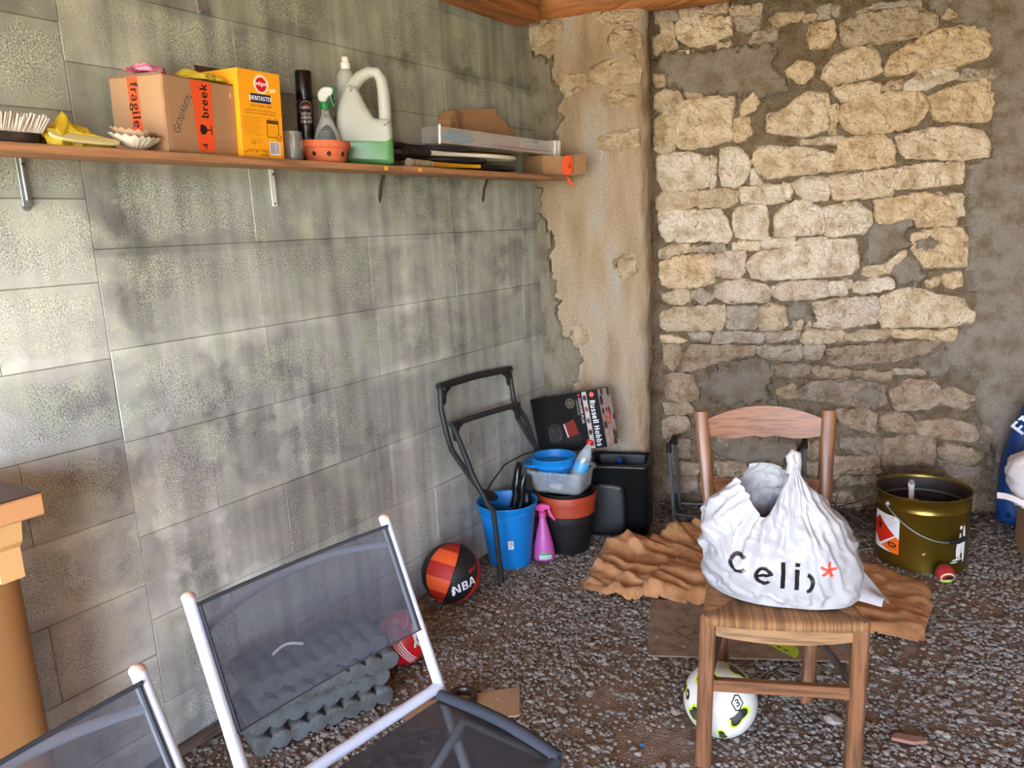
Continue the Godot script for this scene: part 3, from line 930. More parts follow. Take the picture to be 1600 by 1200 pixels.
func pier() -> void:   # the rough rendered stone pier in the corner, turned like the back wall
	var mb := MB.new()
	var f := noise(1.0, 4, FastNoiseLite.TYPE_SIMPLEX_SMOOTH, 88)
	var plan: Array = []   # point and outward normal along the plan, left to right
	var wid := 0.525
	for i in 27: plan.append([Vector2(-0.06 + (wid - 0.06 + 0.06) * i / 26.0, 0.0), Vector2(0, 1)])
	for i in 5:
		var t := PI / 2 * (i + 1) / 6.0
		plan.append([Vector2(wid - 0.06 + 0.06 * sin(t), -0.06 + 0.06 * cos(t)), Vector2(sin(t), cos(t))])
	for i in 9: plan.append([Vector2(wid, -0.06 - 0.19 * i / 8.0), Vector2(1, 0)])
	var rows: Array = []
	for j in 101:
		var v := 2.6 * j / 100.0
		var line := PackedVector3Array()
		for k in plan.size():
			var p: Vector2 = plan[k][0]
			var s := k * 0.02
			var d := f.get_noise_2d(s * 4.0, v * 4.0) * 0.018 + f.get_noise_2d(s * 14.0, v * 14.0) * 0.008 - absf(f.get_noise_2d(s * 6.0 + 40.0, v * 6.0)) * 0.012
			p += plan[k][1] * d
			if k > 26: p.x += (1.3 - v) * -0.016
			line.append(Vector3(p.x, v, p.y))
		rows.append(line)
	mb.grid(rows)
	wall_pier = struct("wall_corner", mb, M.pier, "rough rendered stone pier filling the corner between block wall and rubble wall", "pier")
	wall_pier.transform = Transform3D(Basis(BACK_U, Vector3.UP, BACK_N), Vector3(-2.01, 0, -3.295))
	obj("stone", stone_shape(outline([363,2305,408,2348,466,2345,514,2281,500,2256,390,2244]), 0.012, 300, 2.2), M.pier_stone, wall_pier)
	obj("stone", stone_shape(outline([270,2183,360,2209,477,2217,505,2159,496,2104,371,2110,268,2134]), 0.012, 301, 2.2), M.pier_stone, wall_pier)
	obj("stone", stone_shape(outline([125,2170,187,2181,253,2150,244,2108,159,2074,123,2120]), 0.012, 302, 2.2), M.pier_stone, wall_pier)
	obj("stone", stone_shape(outline([312,1873,380,1889,484,1898,490,1830,385,1809,303,1830]), 0.012, 303, 2.2), M.pier_stone, wall_pier)
	obj("stone", stone_shape(outline([-56,2402,30,2420,143,2399,149,2364,63,2318,-22,2313,-66,2353]), 0.012, 304, 2.2), M.pier_stone, wall_pier)
	obj("stone", stone_shape(outline([322,2419,481,2404,495,2379,394,2370,321,2392]), 0.012, 305, 2.2), M.pier_stone, wall_pier)
	obj("stone", stone_shape(outline([325,2058,415,2071,487,2036,427,1992,346,2020]), 0.012, 306, 2.2), M.pier_stone, wall_pier)
	obj("stone", stone_shape(outline([363,1320,455,1316,461,1240,407,1211,362,1259]), 0.012, 307, 2.2), M.pier_stone, wall_pier)
	obj("stone", stone_shape(outline([147,999,202,974,216,910,158,879,136,935]), 0.012, 308, 2.2), M.pier_stone, wall_pier)
	obj("cement_patch", ragged(outline([-129,2487,-46,2308,31,2286,113,2249,95,2180,137,2090,119,2020,148,1981,115,1933,120,1874,40,1829,-197,1885,-191,2252]), 0.022, 0.012, 340, 0.03), M.cement, wall_pier)
	obj("cement_patch", ragged(outline([-241,1707,32,1658,14,1613,32,1505,69,1442,49,1335,74,1177,85,1065,89,969,159,887,188,813,152,707,128,524,-315,521]), 0.022, 0.012, 341, 0.03), M.cement, wall_pier)


func floor_and_shell() -> void:
	var f := noise(1.0, 4, FastNoiseLite.TYPE_SIMPLEX_SMOOTH, 61)
	var rows: Array = []
	for j in 131:
		var line := PackedVector3Array()
		for i in 121:
			var x := -2.05 + i * 0.045
			var z := 2.55 - j * 0.0575
			line.append(Vector3(x, -0.004 + f.get_noise_2d(x * 1.2, z * 1.2) * 0.008 + f.get_noise_2d(x * 9.0, z * 9.0) * 0.004, z))
		rows.append(line)
	var mb := MB.new()
	mb.grid(rows)
	mb.box(Transform3D(Basis.IDENTITY, Vector3(0.65, -0.15, -1.3)), Vector3(5.6, 0.2, 7.5))
	var ground := struct("floor", mb, M.soil, "bare brown earth floor strewn with fine gravel", "floor")
	# loose gravel: nobody could count it
	var shapes: Array = []
	for k in 3: shapes.append(pebble_shape(k))
	for k in 3:
		var mm := MultiMesh.new()
		mm.transform_format = MultiMesh.TRANSFORM_3D
		mm.use_colors = true
		mm.mesh = shapes[k]
		var spots: Array = []
		for t in 42000:
			var z := rng.randf_range(-4.85, -0.7)
			var x := rng.randf_range(-2.0, 2.6)
			if (Vector3(x, 0, z) - BACK_O).dot(BACK_N) < 0.03: continue
			var dens := 0.55 + f.get_noise_2d(x * 1.6 + 9.0, z * 1.6) * 1.3
			if z < -2.9: dens *= 0.6
			if rng.randf() > dens + 0.25: continue
			spots.append(Vector3(x, f.get_noise_2d(x * 1.2, z * 1.2) * 0.008 + f.get_noise_2d(x * 9.0, z * 9.0) * 0.004, z))
		mm.instance_count = spots.size()
		for t in spots.size():
			var s := rng.randf_range(0.0026, 0.0072) * (1.0 if rng.randf() < 0.85 else 1.4)
			var bs := Basis.from_euler(Vector3(rng.randf() * TAU, rng.randf() * TAU, rng.randf() * TAU)).scaled(Vector3(s * rng.randf_range(0.9, 1.5), s * 0.75, s))
			mm.set_instance_transform(t, Transform3D(bs, spots[t] + Vector3(0, s * 0.25, 0)))
			var v := rng.randf_range(0.18, 0.28) * (1.0 if rng.randf() < 0.96 else 1.35)
			mm.set_instance_color(t, Color(v * 1.03, v * 0.91, v * 0.755))
		var mi := MultiMeshInstance3D.new()
		mi.name = numbered(ground, "gravel")
		mi.multimesh = mm
		mi.material_override = M.gravel
		mi.set_meta("kind", "stuff")
		ground.add_child(mi, true)
	var tones := [mat(Color(0.53, 0.48, 0.425), 0.95), mat(Color(0.47, 0.42, 0.37), 0.95), mat(Color(0.59, 0.545, 0.49), 0.95)]
	for k in 150:
		var z := rng.randf_range(-3.0, -1.15)
		var x := rng.randf_range(-1.9, 0.2)
		var s := rng.randf_range(0.009, 0.0145)
		var o := obj("pebble", shapes[k % 3], tones[rng.randi() % 3], ground)
		o.transform = Transform3D(Basis.from_euler(Vector3(rng.randf_range(-0.3, 0.3), rng.randf() * TAU, rng.randf_range(-0.3, 0.3))).scaled(Vector3(s * 1.25, s * 0.7, s)), Vector3(x, s * 0.25, z))
	# the rest of the room behind the camera: side wall, open front with a lintel, the yard outside
	var right := MB.new()
	right.box(Transform3D(Basis.IDENTITY, Vector3(3.2, 1.3, -1.4)), Vector3(0.3, 2.6, 8.4))
	struct("wall_right", right, M.render, "pale rendered side wall of the store room", "wall")
	var front := MB.new()
	front.box(Transform3D(Basis.IDENTITY, Vector3(0.6, 2.42, 2.40)), Vector3(5.5, 0.36, 0.3))
	front.box(Transform3D(Basis.IDENTITY, Vector3(2.95, 1.12, 2.40)), Vector3(0.5, 2.24, 0.3))
	struct("wall_front", front, M.render, "front wall with a wide doorway open to the yard", "wall")
	var top := MB.new()
	top.box(Transform3D(Basis.IDENTITY, Vector3(0.6, 2.7, -1.3)), Vector3(5.9, 0.2, 8.0))
	var ceil := struct("ceiling", top, M.board_z, "timber ceiling on round beams above the stone wall", "ceiling")
	var log_ := MB.new()
	var pts: Array = []
	var rad: Array = []
	for i in 15:
		var t := i / 14.0
		var p := BACK_O + BACK_U * lerpf(-0.60, 3.0, t) + BACK_N * 0.16
		pts.append(Vector3(p.x, 2.500 + 0.006 * sin(i * 1.7), p.z))
		rad.append(0.088 + 0.004 * sin(i * 2.3))
	log_.tube(pts, rad, 20)
	obj("beam", log_, M.beam_x, ceil)
	var plate := MB.new()
	plate.box(Transform3D(Basis.IDENTITY, Vector3(-1.94, 2.45, -1.9)), Vector3(0.13, 0.16, 2.5), 0.006)
	obj("wall_plate", plate, M.beam_z, ceil)
	var strap := MB.new()
	strap.box(Transform3D(Basis(Vector3.UP, 0.33), Vector3(-1.985, 2.50, -3.215)), Vector3(0.05, 0.18, 0.004), 0.001)
	strap.box(Transform3D(Basis(Vector3.UP, 0.33), Vector3(-1.965, 2.425, -3.20)), Vector3(0.05, 0.004, 0.09), 0.001)
	for k in 3: strap.ball(Vector3(-1.985, 2.45 + 0.035 * k, -3.212), Vector3.ONE * 0.004, 8, 6)
	obj("steel_bracket", strap, M.steel, ceil)
	var yard := MB.new()
	yard.box(Transform3D(Basis.IDENTITY, Vector3(0, -0.15, 6.6)), Vector3(14, 0.2, 8.2))
	struct("floor_yard", yard, M.yard, "pale gravel yard outside the open front", "ground")
	var grass := MB.new()
	grass.box(Transform3D(Basis.IDENTITY, Vector3(0, -0.16, 20.7)), Vector3(40, 0.2, 20))
	grass.box(Transform3D(Basis.IDENTITY, Vector3(-13.5, -0.16, 6.6)), Vector3(13, 0.2, 8.2))
	struct("floor_lawn", grass, M.lawn, "green lawn beyond the yard", "ground")


func pebble_shape(k: int) -> ArrayMesh:
	var mb := MB.new()
	var f := noise(1.0, 1, FastNoiseLite.TYPE_SIMPLEX_SMOOTH, 70 + k)
	var t := (1.0 + sqrt(5.0)) / 2.0
	var v: Array[Vector3] = []
	for p in [Vector3(-1, t, 0), Vector3(1, t, 0), Vector3(-1, -t, 0), Vector3(1, -t, 0), Vector3(0, -1, t), Vector3(0, 1, t), Vector3(0, -1, -t), Vector3(0, 1, -t), Vector3(t, 0, -1), Vector3(t, 0, 1), Vector3(-t, 0, -1), Vector3(-t, 0, 1)]:
		var q: Vector3 = p.normalized()
		v.append(q * (1.0 + f.get_noise_3d(q.x * 1.4, q.y * 1.4, q.z * 1.4) * 0.7))
	mb.smooth(-1)
	for e in [[0, 11, 5], [0, 5, 1], [0, 1, 7], [0, 7, 10], [0, 10, 11], [1, 5, 9], [5, 11, 4], [11, 10, 2], [10, 7, 6], [7, 1, 8], [3, 9, 4], [3, 4, 2], [3, 2, 6], [3, 6, 8], [3, 8, 9], [4, 9, 5], [2, 4, 11], [6, 2, 10], [8, 6, 7], [9, 8, 1]]:
		mb.tri(v[e[0]], v[e[1]], v[e[2]])
	return mb.mesh()


# ------------------------------------------------------------------ shapes shared by several things
func inset(pts: PackedVector2Array, d: float) -> PackedVector2Array:   # every corner moved inwards by d along its mean normal
	var out := PackedVector2Array()
	var nn := pts.size()
	for i in nn:
		var a := (pts[i] - pts[(i + nn - 1) % nn]).normalized()
		var b := (pts[(i + 1) % nn] - pts[i]).normalized()
		var m := Vector2(-(a.y + b.y), a.x + b.x)
		m = m.normalized() if m.length() > 1e-4 else Vector2(-a.y, a.x)
		var c := maxf(0.45, m.dot(Vector2(-a.y, a.x)))
		out.append(pts[i] + m * d / c)
	return out


func round_off(poly: PackedVector2Array, times := 2, part := 0.25) -> PackedVector2Array:
	var pts := poly
	for t in times:
		var o := PackedVector2Array()
		for i in pts.size():
			var a := pts[i]
			var b := pts[(i + 1) % pts.size()]
			o.append(a.lerp(b, part))
			o.append(a.lerp(b, 1.0 - part))
		pts = o
	return pts


func puff(mb: MB, poly: PackedVector2Array, half: float, rad: float, xf := Transform3D.IDENTITY, steps := 4) -> MB:   # an outline given thickness with rounded edges front and back
	var pts := poly
	if Geometry2D.is_polygon_clockwise(pts):
		pts = pts.duplicate()
		pts.reverse()
	var rings: Array = []
	for s in range(-steps, steps + 1):
		var t := PI / 2 * float(absi(s)) / steps
		var ring := PackedVector3Array()
		var z := (half - rad) + rad * sin(t)
		if s < 0: z = -z
		if s == 0:
			for zz in [-(half - rad), half - rad]:
				var r0 := PackedVector3Array()
				for p in pts: r0.append(xf * Vector3(p.x, p.y, zz))
				rings.append(r0)
			continue
		for p in inset(pts, rad * (1.0 - cos(t))): ring.append(xf * Vector3(p.x, p.y, z))
		rings.append(ring)
	var nn := pts.size()
	mb.smooth(1)
	for i in rings.size() - 1:
		for k in nn:
			var k2 := (k + 1) % nn
			mb.quad(rings[i][k], rings[i][k2], rings[i + 1][k2], rings[i + 1][k])
	var cap := inset(pts, rad)
	var ix := Geometry2D.triangulate_polygon(pts)
	for k in range(0, ix.size(), 3):
		var a := ix[k]
		var b := ix[k + 1]
		var c := ix[k + 2]
		if (pts[b] - pts[a]).cross(pts[c] - pts[a]) < 0.0:
			var sw := b
			b = c
			c = sw
		mb.tri(rings[-1][a], rings[-1][b], rings[-1][c])
		mb.tri(rings[0][a], rings[0][c], rings[0][b])
	mb.smooth(0)
	return mb


func poly2(a: Array, scale := 1.0, ox := 0.0, oy := 0.0, flip_y := false) -> PackedVector2Array:
	var p := PackedVector2Array()
	for i in range(0, a.size(), 2):
		p.append(Vector2((a[i] - ox) * scale, (a[i + 1] - oy) * scale * (-1.0 if flip_y else 1.0)))
	return p


func heap(spine: Array, sd: int, amp: float, cols := 22) -> MB:   # crumpled cloth lying in a long heap: stations [x, z, half width, height]
	var f := noise(1.0, 3, FastNoiseLite.TYPE_SIMPLEX_SMOOTH, sd)
	var rows: Array = []
	var n := spine.size() * 6
	for i in n + 1:
		var t := float(i) / n * (spine.size() - 1)
		var k := mini(int(t), spine.size() - 2)
		var u := smoothstep(0.0, 1.0, t - k)
		var st: Array = []
		for j in 4: st.append(lerpf(spine[k][j], spine[k + 1][j], u))
		var line := PackedVector3Array()
		for j in cols + 1:
			var an := PI * j / cols
			var fold := absf(f.get_noise_2d(st[0] * 22.0 + an * 1.2, an * 1.6)) * amp + f.get_noise_2d(st[0] * 60.0, an * 4.0) * amp * 0.4
			var r := 1.0 + fold / maxf(st[3], 0.01)
			line.append(Vector3(st[0], maxf(0.001, st[3] * sin(an) * r), st[1] + st[2] * cos(an) * r))
		rows.append(line)
	var mb := MB.new()
	mb.grid(rows)
	return mb


# ------------------------------------------------------------------ the shelf on the block wall
const LEAN := 0.07

func on_shelf(called: String, label: String, category: String, z: float, d: float, yaw := 0.0, group := "", lift := 0.0) -> Node3D:   # things stand on the shelf facing the room; d is the distance behind its front edge
	var o := thing(called, label, category, Vector3(-1.77 - d * cos(LEAN), 1.695 + d * sin(LEAN) + lift, z), 0.0, group)
	o.basis = Basis(Vector3.BACK, -LEAN) * Basis(Vector3.UP, PI / 2 + yaw)
	return o


func shelves() -> void:
	for s in [["shelf_board", "long brown shelf board carrying the boxes and bottles on the block wall", -0.25, -2.036, 0.0], ["shelf_board", "shorter brown shelf board carrying the rackets, reaching to the stone pier", -2.042, -3.22, 0.002]]:
		var t := thing(s[0], s[1], "shelf", Vector3(-1.77, 1.695 + s[4], 0.5 * (s[2] + s[3])))
		t.rotation.z = -LEAN
		var len: float = s[2] - s[3]
		var b := MB.new()
		b.box(Transform3D(Basis.IDENTITY, Vector3(-0.119, -0.0105, 0)), Vector3(0.238, 0.020, len), 0.0015)
		obj("board", b, M.board_z, t)
		for k in ([[-0.937, "grey"], [-1.672, "white"]] if s[2] > -1.0 else []):
			var zz: float = k[0] - t.position.z
			var br := MB.new()
			if k[1] == "grey":
				br.box(Transform3D(Basis(Vector3.BACK, LEAN), Vector3(-0.225, -0.075, zz)), Vector3(0.004, 0.115, 0.022), 0.001)
				br.box(Transform3D(Basis(Vector3.BACK, LEAN), Vector3(-0.221, -0.070, zz)), Vector3(0.006, 0.10, 0.008), 0.002)
				br.lathe([Vector2(0, 0), Vector2(0.011, 0), Vector2(0.010, 0.003), Vector2(0, 0.004)], 14, Transform3D(Basis(Vector3.BACK, -PI / 2), Vector3(-0.231, -0.133, zz)))
			else:
				br.box(Transform3D(Basis(Vector3.BACK, LEAN), Vector3(-0.222, -0.076, zz)), Vector3(0.004, 0.115, 0.019), 0.001)
			obj("bracket", br, M.steel if k[1] == "grey" else M.white_paint, t, "grey steel bracket" if k[1] == "grey" else "white painted bracket")
			for yy in [-0.035, -0.125]:
				var sc := MB.new()
				sc.ball(Vector3(-0.2175 - (0.009 if yy < -0.1 and k[1] == "grey" else 0.0), yy, zz), Vector3(0.002, 0.004, 0.004), 10, 6)
				obj("screw", sc, M.rust, t)
		for zw in ([-1.155, -2.165] if s[2] > -1.0 else [-2.822]):
			if zw == -1.155: continue
			var wz: float = zw - t.position.z
			var wire := MB.new()
			wire.tube([Vector3(-0.205, -0.022, wz + 0.006), Vector3(-0.222, -0.06, wz + 0.005), Vector3(-0.228, -0.10, wz + 0.005), Vector3(-0.230, -0.118, wz), Vector3(-0.228, -0.10, wz - 0.005), Vector3(-0.222, -0.06, wz - 0.004), Vector3(-0.205, -0.022, wz - 0.004)], 0.0025, 8)
			obj("wire_bracket", wire, M.rust, t, "thin rusty wire bracket")
		var tag := MB.new()
		tag.box(Transform3D(Basis.IDENTITY, Vector3(0.0006, -0.0105, (-1.955 if s[2] > -1.0 else -2.125) - t.position.z)), Vector3(0.001, 0.013, 0.017))
		obj("price_sticker", tag, mat(Color(0.98, 0.68, 0.25), 0.6), t, "small orange sticker")


func shelf_things() -> void:
	# scrubbing brush
	var o := on_shelf("scrubbing_brush", "wooden scrubbing brush lying with its white bristles upwards on the shelf", "brush", -0.805, 0.06)
	var b := MB.new()
	puff(b, round_off(poly2([-0.10, -0.027, 0.10, -0.027, 0.10, 0.027, -0.10, 0.027]), 2), 0.012, 0.006, Transform3D(Basis(Vector3.RIGHT, -PI / 2), Vector3(0, 0.013, 0)))
	obj("handle", b, tri(mat(Color(0.30, 0.25, 0.22), 0.85), Vector3(2, 8, 8), TX.grain, null, 0.3, false), o)
	b = MB.new()
	var f := noise(1.0, 1, FastNoiseLite.TYPE_SIMPLEX, 5)
	for i in 62:
		for j in 8:
			var p := Vector3(-0.094 + i * 0.0031, 0.024, -0.022 + j * 0.0063)
			var tip := p + Vector3(f.get_noise_2d(i * 9.0, j * 7.0) * 0.004 + p.x * 0.12, 0.035 + f.get_noise_2d(i * 3.0, j * 5.0) * 0.005, f.get_noise_2d(i * 5.0, j * 17.0) * 0.006 + p.z * 0.5)
			b.tube([p, tip], [0.0024, 0.0020], 5)
	var br := obj("bristles", b, mat(Color(0.83, 0.79, 0.73), 0.9), o)
	br.set_meta("kind", "stuff")
	# yellow glove
	o = on_shelf("rubber_glove", "crumpled yellow rubber glove lying beside the scrubbing brush", "glove", -0.985, 0.055)
	var yel := mat(Color(0.80, 0.70, 0.14), 0.6, {"backlight_enabled": true, "backlight": Color(0.25, 0.2, 0.02)})
	obj("palm", heap([[-0.075, -0.005, 0.02, 0.018], [-0.05, -0.005, 0.035, 0.042], [-0.022, -0.01, 0.028, 0.074], [-0.005, -0.01, 0.035, 0.048], [0.02, -0.01, 0.03, 0.046], [0.045, -0.005, 0.025, 0.024], [0.07, 0.0, 0.014, 0.012]], 15, 0.010), yel, o)
	b = MB.new()
	puff(b, round_off(poly2([-0.072, -0.004, -0.03, -0.014, 0.03, -0.018, 0.078, -0.016, 0.084, -0.002, 0.04, 0.01, -0.02, 0.024, -0.07, 0.024]), 2), 0.004, 0.0035, Transform3D(Basis(Vector3.RIGHT, -0.9), Vector3(0, 0.018, 0.026)))
	obj("cuff", b, mat(Color(0.82, 0.78, 0.55), 0.7), o, "pale inside of the cuff")
	b = MB.new()
	b.tube([Vector3(-0.072, 0.034, 0.014), Vector3(-0.02, 0.033, 0.014), Vector3(0.03, 0.026, 0.020), Vector3(0.078, 0.016, 0.028)], 0.0035, 8)
	obj("cuff_rim", b, yel, o)
	# scallop shells
	for k in 2:
		o = on_shelf("scallop_shell", ["white ribbed scallop shell lying hollow side up before the taped carton", "brownish scallop shell nested in the white one on the shelf"][k], "seashell", -1.118, 0.045, 0.3 + 0.5 * k, "", 0.012 * k)
		o.rotate_object_local(Vector3.RIGHT, 0.12)
		var rows: Array = []
		var R := 0.060 - 0.005 * k
		for i in 10:
			var t := 0.12 + 0.88 * i / 9.0
			var line := PackedVector3Array()
			for j in 97:
				var an := TAU * j / 96.0
				var rr: float = R * (1.0 - 0.22 * smoothstep(0.55, 1.0, -sin(an)))
				var rib := cos(an * 18.0)
				rr *= t * (1.0 + 0.035 * rib * t)
				line.append(Vector3(rr * cos(an), 0.032 * pow(t, 1.8) + 0.0022 * rib * t + 0.001, -rr * sin(an)))
			rows.append(line)
		b = MB.new()
		b.sheet(rows, 0.0018)
		obj("valve", b, mat(Color(0.86, 0.84, 0.75) if k == 0 else Color(0.72, 0.60, 0.49), 0.5), o)
	carton()
	treat_box()
	# glass jar
	o = on_shelf("glass_jar", "small empty clear glass jar between the yellow box and the terracotta dish", "jar", -1.617, 0.055)
	b = MB.new()
	b.lathe([Vector2(0, 0.001), Vector2(0.026, 0.001), Vector2(0.029, 0.005), Vector2(0.029, 0.066), Vector2(0.026, 0.072), Vector2(0.027, 0.082), Vector2(0.0245, 0.082), Vector2(0.0235, 0.072), Vector2(0.026, 0.065), Vector2(0.026, 0.008), Vector2(0, 0.007)], 28)
	obj("body", b, mat(Color(0.80, 0.83, 0.80, 0.07), 0.05, {"metallic_specular": 0.3, "transparency": BaseMaterial3D.TRANSPARENCY_ALPHA}), o)
	# aerosol can
	o = on_shelf("aerosol_can", "tall black aerosol can with printed label behind the glass jar", "spray can", -1.808, 0.207, -0.62)
	b = MB.new()
	b.lathe([Vector2(0, 0), Vector2(0.025, 0), Vector2(0.0265, 0.004), Vector2(0.0265, 0.185), Vector2(0.0245, 0.196), Vector2(0.021, 0.2)], 30, Transform3D(Basis(Vector3.UP, PI / 2), Vector3.ZERO))
	var im := canvas(512, 512, Color(0.04, 0.045, 0.05))
	ink_oval(im, Vector2(256, 70), Vector2(66, 55), Color(0.75, 0.75, 0.73))
	ink_oval(im, Vector2(256, 72), Vector2(62, 51), Color(0.06, 0.06, 0.06))
	ink_poly(im, PackedVector2Array([Vector2(250, 40), Vector2(300, 45), Vector2(300, 62), Vector2(250, 64)]), Color(0.62, 0.12, 0.10))
	ink_text(im, "halfords", Vector2(252, 62), 17, g(0.9), 0, true)
	ink_text(im, "INSTANT", Vector2(256, 105), 17, g(0.86), 0)
	ink_text(im, "ODOURS", Vector2(256, 132), 20, g(0.92), 0)
	ink_text(im, "SEALANT", Vector2(256, 160), 20, g(0.92), 0)
	for k in 3: ink_line(im, Vector2(232, 190 + k * 13), Vector2(285, 190 + k * 13), 4, g(0.55))
	ink_poly(im, PackedVector2Array([Vector2(225, 300), Vector2(270, 250), Vector2(300, 330), Vector2(262, 380)]), Color(0.33, 0.35, 0.36))
	ink_line(im, Vector2(220, 440), Vector2(300, 260), 6, Color(0.55, 0.57, 0.58))
	ink_line(im, Vector2(300, 500), Vector2(318, 300), 5, Color(0.35, 0.5, 0.2))
	obj("can", b, print_mat(im, 0.3), o)
	b = MB.new()
	b.lathe([Vector2(0.0255, 0.198), Vector2(0.0262, 0.202), Vector2(0.0262, 0.282), Vector2(0.0245, 0.286), Vector2(0, 0.287)], 30)
	obj("cap", b, mat(Color(0.02, 0.02, 0.02), 0.25), o)
	bottles()
	# terracotta dish
	o = on_shelf("terracotta_dish", "round terracotta dish with diamond openings at the shelf's edge", "dish", -1.755, 0.066)
	b = MB.new()
	b.lathe([Vector2(0, 0), Vector2(0.056, 0), Vector2(0.060, 0.004), Vector2(0.069, 0.040), Vector2(0.0725, 0.041), Vector2(0.0755, 0.044), Vector2(0.0765, 0.060), Vector2(0.0745, 0.0635), Vector2(0.070, 0.062), Vector2(0.066, 0.045), Vector2(0.055, 0.008), Vector2(0, 0.007)], 44)
	obj("bowl", b, M.terracotta, o)
	for an in [-1.32, -0.62, 0.12, 0.85, 1.6]:
		b = MB.new()
		var dm := PackedVector2Array([Vector2(0, -0.009), Vector2(0.008, 0), Vector2(0, 0.009), Vector2(-0.008, 0)])
		b.prism(dm, -0.004, 0.0012, Transform3D(Basis(Vector3.UP, an) * Basis(Vector3.RIGHT, 0.24), Vector3(sin(an), 0, cos(an)) * 0.0645 + Vector3(0, 0.024, 0)))
		obj("black_diamond", b, M.black_rough, o)  # black inlay in place of a hole, its shade put in as colour
	rackets()


func carton() -> void:
	var o := on_shelf("cardboard_box", "brown cardboard carton with bright orange fragile tape on the shelf", "box", -1.290, 0.127, 0.13)
	var b := MB.new()
	var w := 0.233
	var h := 0.187
	var d := 0.188
	b.box(Transform3D(Basis.IDENTITY, Vector3(0, h * 0.49, 0)), Vector3(w, h * 0.98, d), 0.003)
	obj("carton_body", b, M.kraft, o)
	var tape := Color(0.96, 0.36, 0.16)
	var kraft := Color(0.68, 0.53, 0.385)
	var shade := Color(0.62, 0.48, 0.34)
	var dark := Color(0.12, 0.07, 0.06)
	var im := canvas(512, 408, kraft)
	ink_poly(im, PackedVector2Array([Vector2(0, 330), Vector2(512, 318), Vector2(512, 408), Vector2(0, 408)]), Color(0.66, 0.51, 0.365))
	ink_line(im, Vector2(14, 0), Vector2(14, 408), 26, Color(0.70, 0.56, 0.42))
	ink_poly(im, PackedVector2Array([Vector2(185, 0), Vector2(338, 0), Vector2(336, 408), Vector2(212, 408)]), tape)
	ink_text(im, "breek", Vector2(278, 108), 50, dark, -PI / 2, true, 1.0)
	ink_oval(im, Vector2(258, 272), Vector2(27, 27), dark)
	ink_poly(im, PackedVector2Array([Vector2(236, 244), Vector2(262, 244), Vector2(262, 300), Vector2(236, 300)]), dark)
	ink_line(im, Vector2(280, 272), Vector2(316, 272), 7, dark)
	ink_line(im, Vector2(318, 246), Vector2(318, 298), 8, dark)
	ink_text(im, "4", Vector2(262, 365), 40, dark, -PI / 2)
	ink_text(im, "G", Vector2(66, 285), 46, Color(0.24, 0.25, 0.28), -1.0, false)
	ink_text(im, "CN", Vector2(92, 236), 36, Color(0.24, 0.25, 0.28), -1.0, false)
	ink_text(im, "JAMIN", Vector2(142, 150), 36, Color(0.24, 0.25, 0.28), -1.0, false)
	ink_line(im, Vector2(70, 250), Vector2(92, 268), 6, Color(0.24, 0.25, 0.28))
	ink_poly(im, PackedVector2Array([Vector2(475, 44), Vector2(488, 40), Vector2(490, 66), Vector2(478, 70)]), Color(0.84, 0.80, 0.74))
	ink_line(im, Vector2(0, 402), Vector2(512, 402), 12, shade)
	var fr := obj("printed_front", face(w - 0.006, h * 0.98 - 0.006, d / 2 + 0.0008), print_mat(im, 0.6), o, "front with orange tape and a handwritten name")
	fr.position.y = 0.003
	im = canvas(408, 408, kraft)
	ink_poly(im, PackedVector2Array([Vector2(140, 0), Vector2(226, 0), Vector2(236, 408), Vector2(160, 408)]), tape)
	ink_text(im, "fragile", Vector2(186, 150), 58, dark, PI / 2)
	ink_oval(im, Vector2(196, 330), Vector2(24, 28), dark)
	ink_poly(im, PackedVector2Array([Vector2(172, 304), Vector2(220, 304), Vector2(220, 328), Vector2(172, 328)]), dark)
	ink_line(im, Vector2(196, 330), Vector2(196, 385), 8, dark)
	ink_line(im, Vector2(172, 388), Vector2(222, 388), 8, dark)
	fr = obj("printed_side", face(d - 0.006, h * 0.98 - 0.006, w / 2 + 0.0008), print_mat(im, 0.6), o, "side with orange fragile tape")
	fr.position.y = 0.003
	fr.rotation.y = -PI / 2
	b = MB.new()
	for s in [[-1, 0], [1, 0], [0, -1]]:   # the open rim
		if s[0] != 0: b.box(Transform3D(Basis.IDENTITY, Vector3(s[0] * (w / 2 - 0.002), h * 0.985, 0)), Vector3(0.004, 0.008, d - 0.004), 0.001)
		else: b.box(Transform3D(Basis.IDENTITY, Vector3(0, h * 0.985, -(d / 2 - 0.002))), Vector3(w - 0.004, 0.008, 0.004), 0.001)
	obj("rim", b, M.kraft_dark, o)
	var c := on_shelf("pink_cloth", "pink striped cloth sticking out of the top of the taped carton", "cloth", -1.25, 0.127, 0.13, "", h * 0.985 + 0.006)
	var im2 := canvas(64, 64, Color(0.86, 0.42, 0.58))
	for k in 5: ink_line(im2, Vector2(k * 14, 0), Vector2(k * 14 + 10, 64), 5, Color(0.93, 0.70, 0.78))
	var pm := print_mat(im2, 0.9)
	obj("cloth", heap([[-0.098, 0.03, 0.02, 0.008], [-0.07, 0.04, 0.03, 0.022], [-0.04, 0.04, 0.035, 0.014], [-0.01, 0.02, 0.035, 0.018], [0.02, -0.01, 0.03, 0.010], [0.04, -0.02, 0.03, 0.020], [0.06, -0.03, 0.02, 0.006]], 25, 0.008), pm, c)
	c = on_shelf("yellow_cloth", "folded yellow cloth lying on top of the taped carton", "cloth", -1.353, 0.094, 0.13, "", h * 0.985 + 0.006)
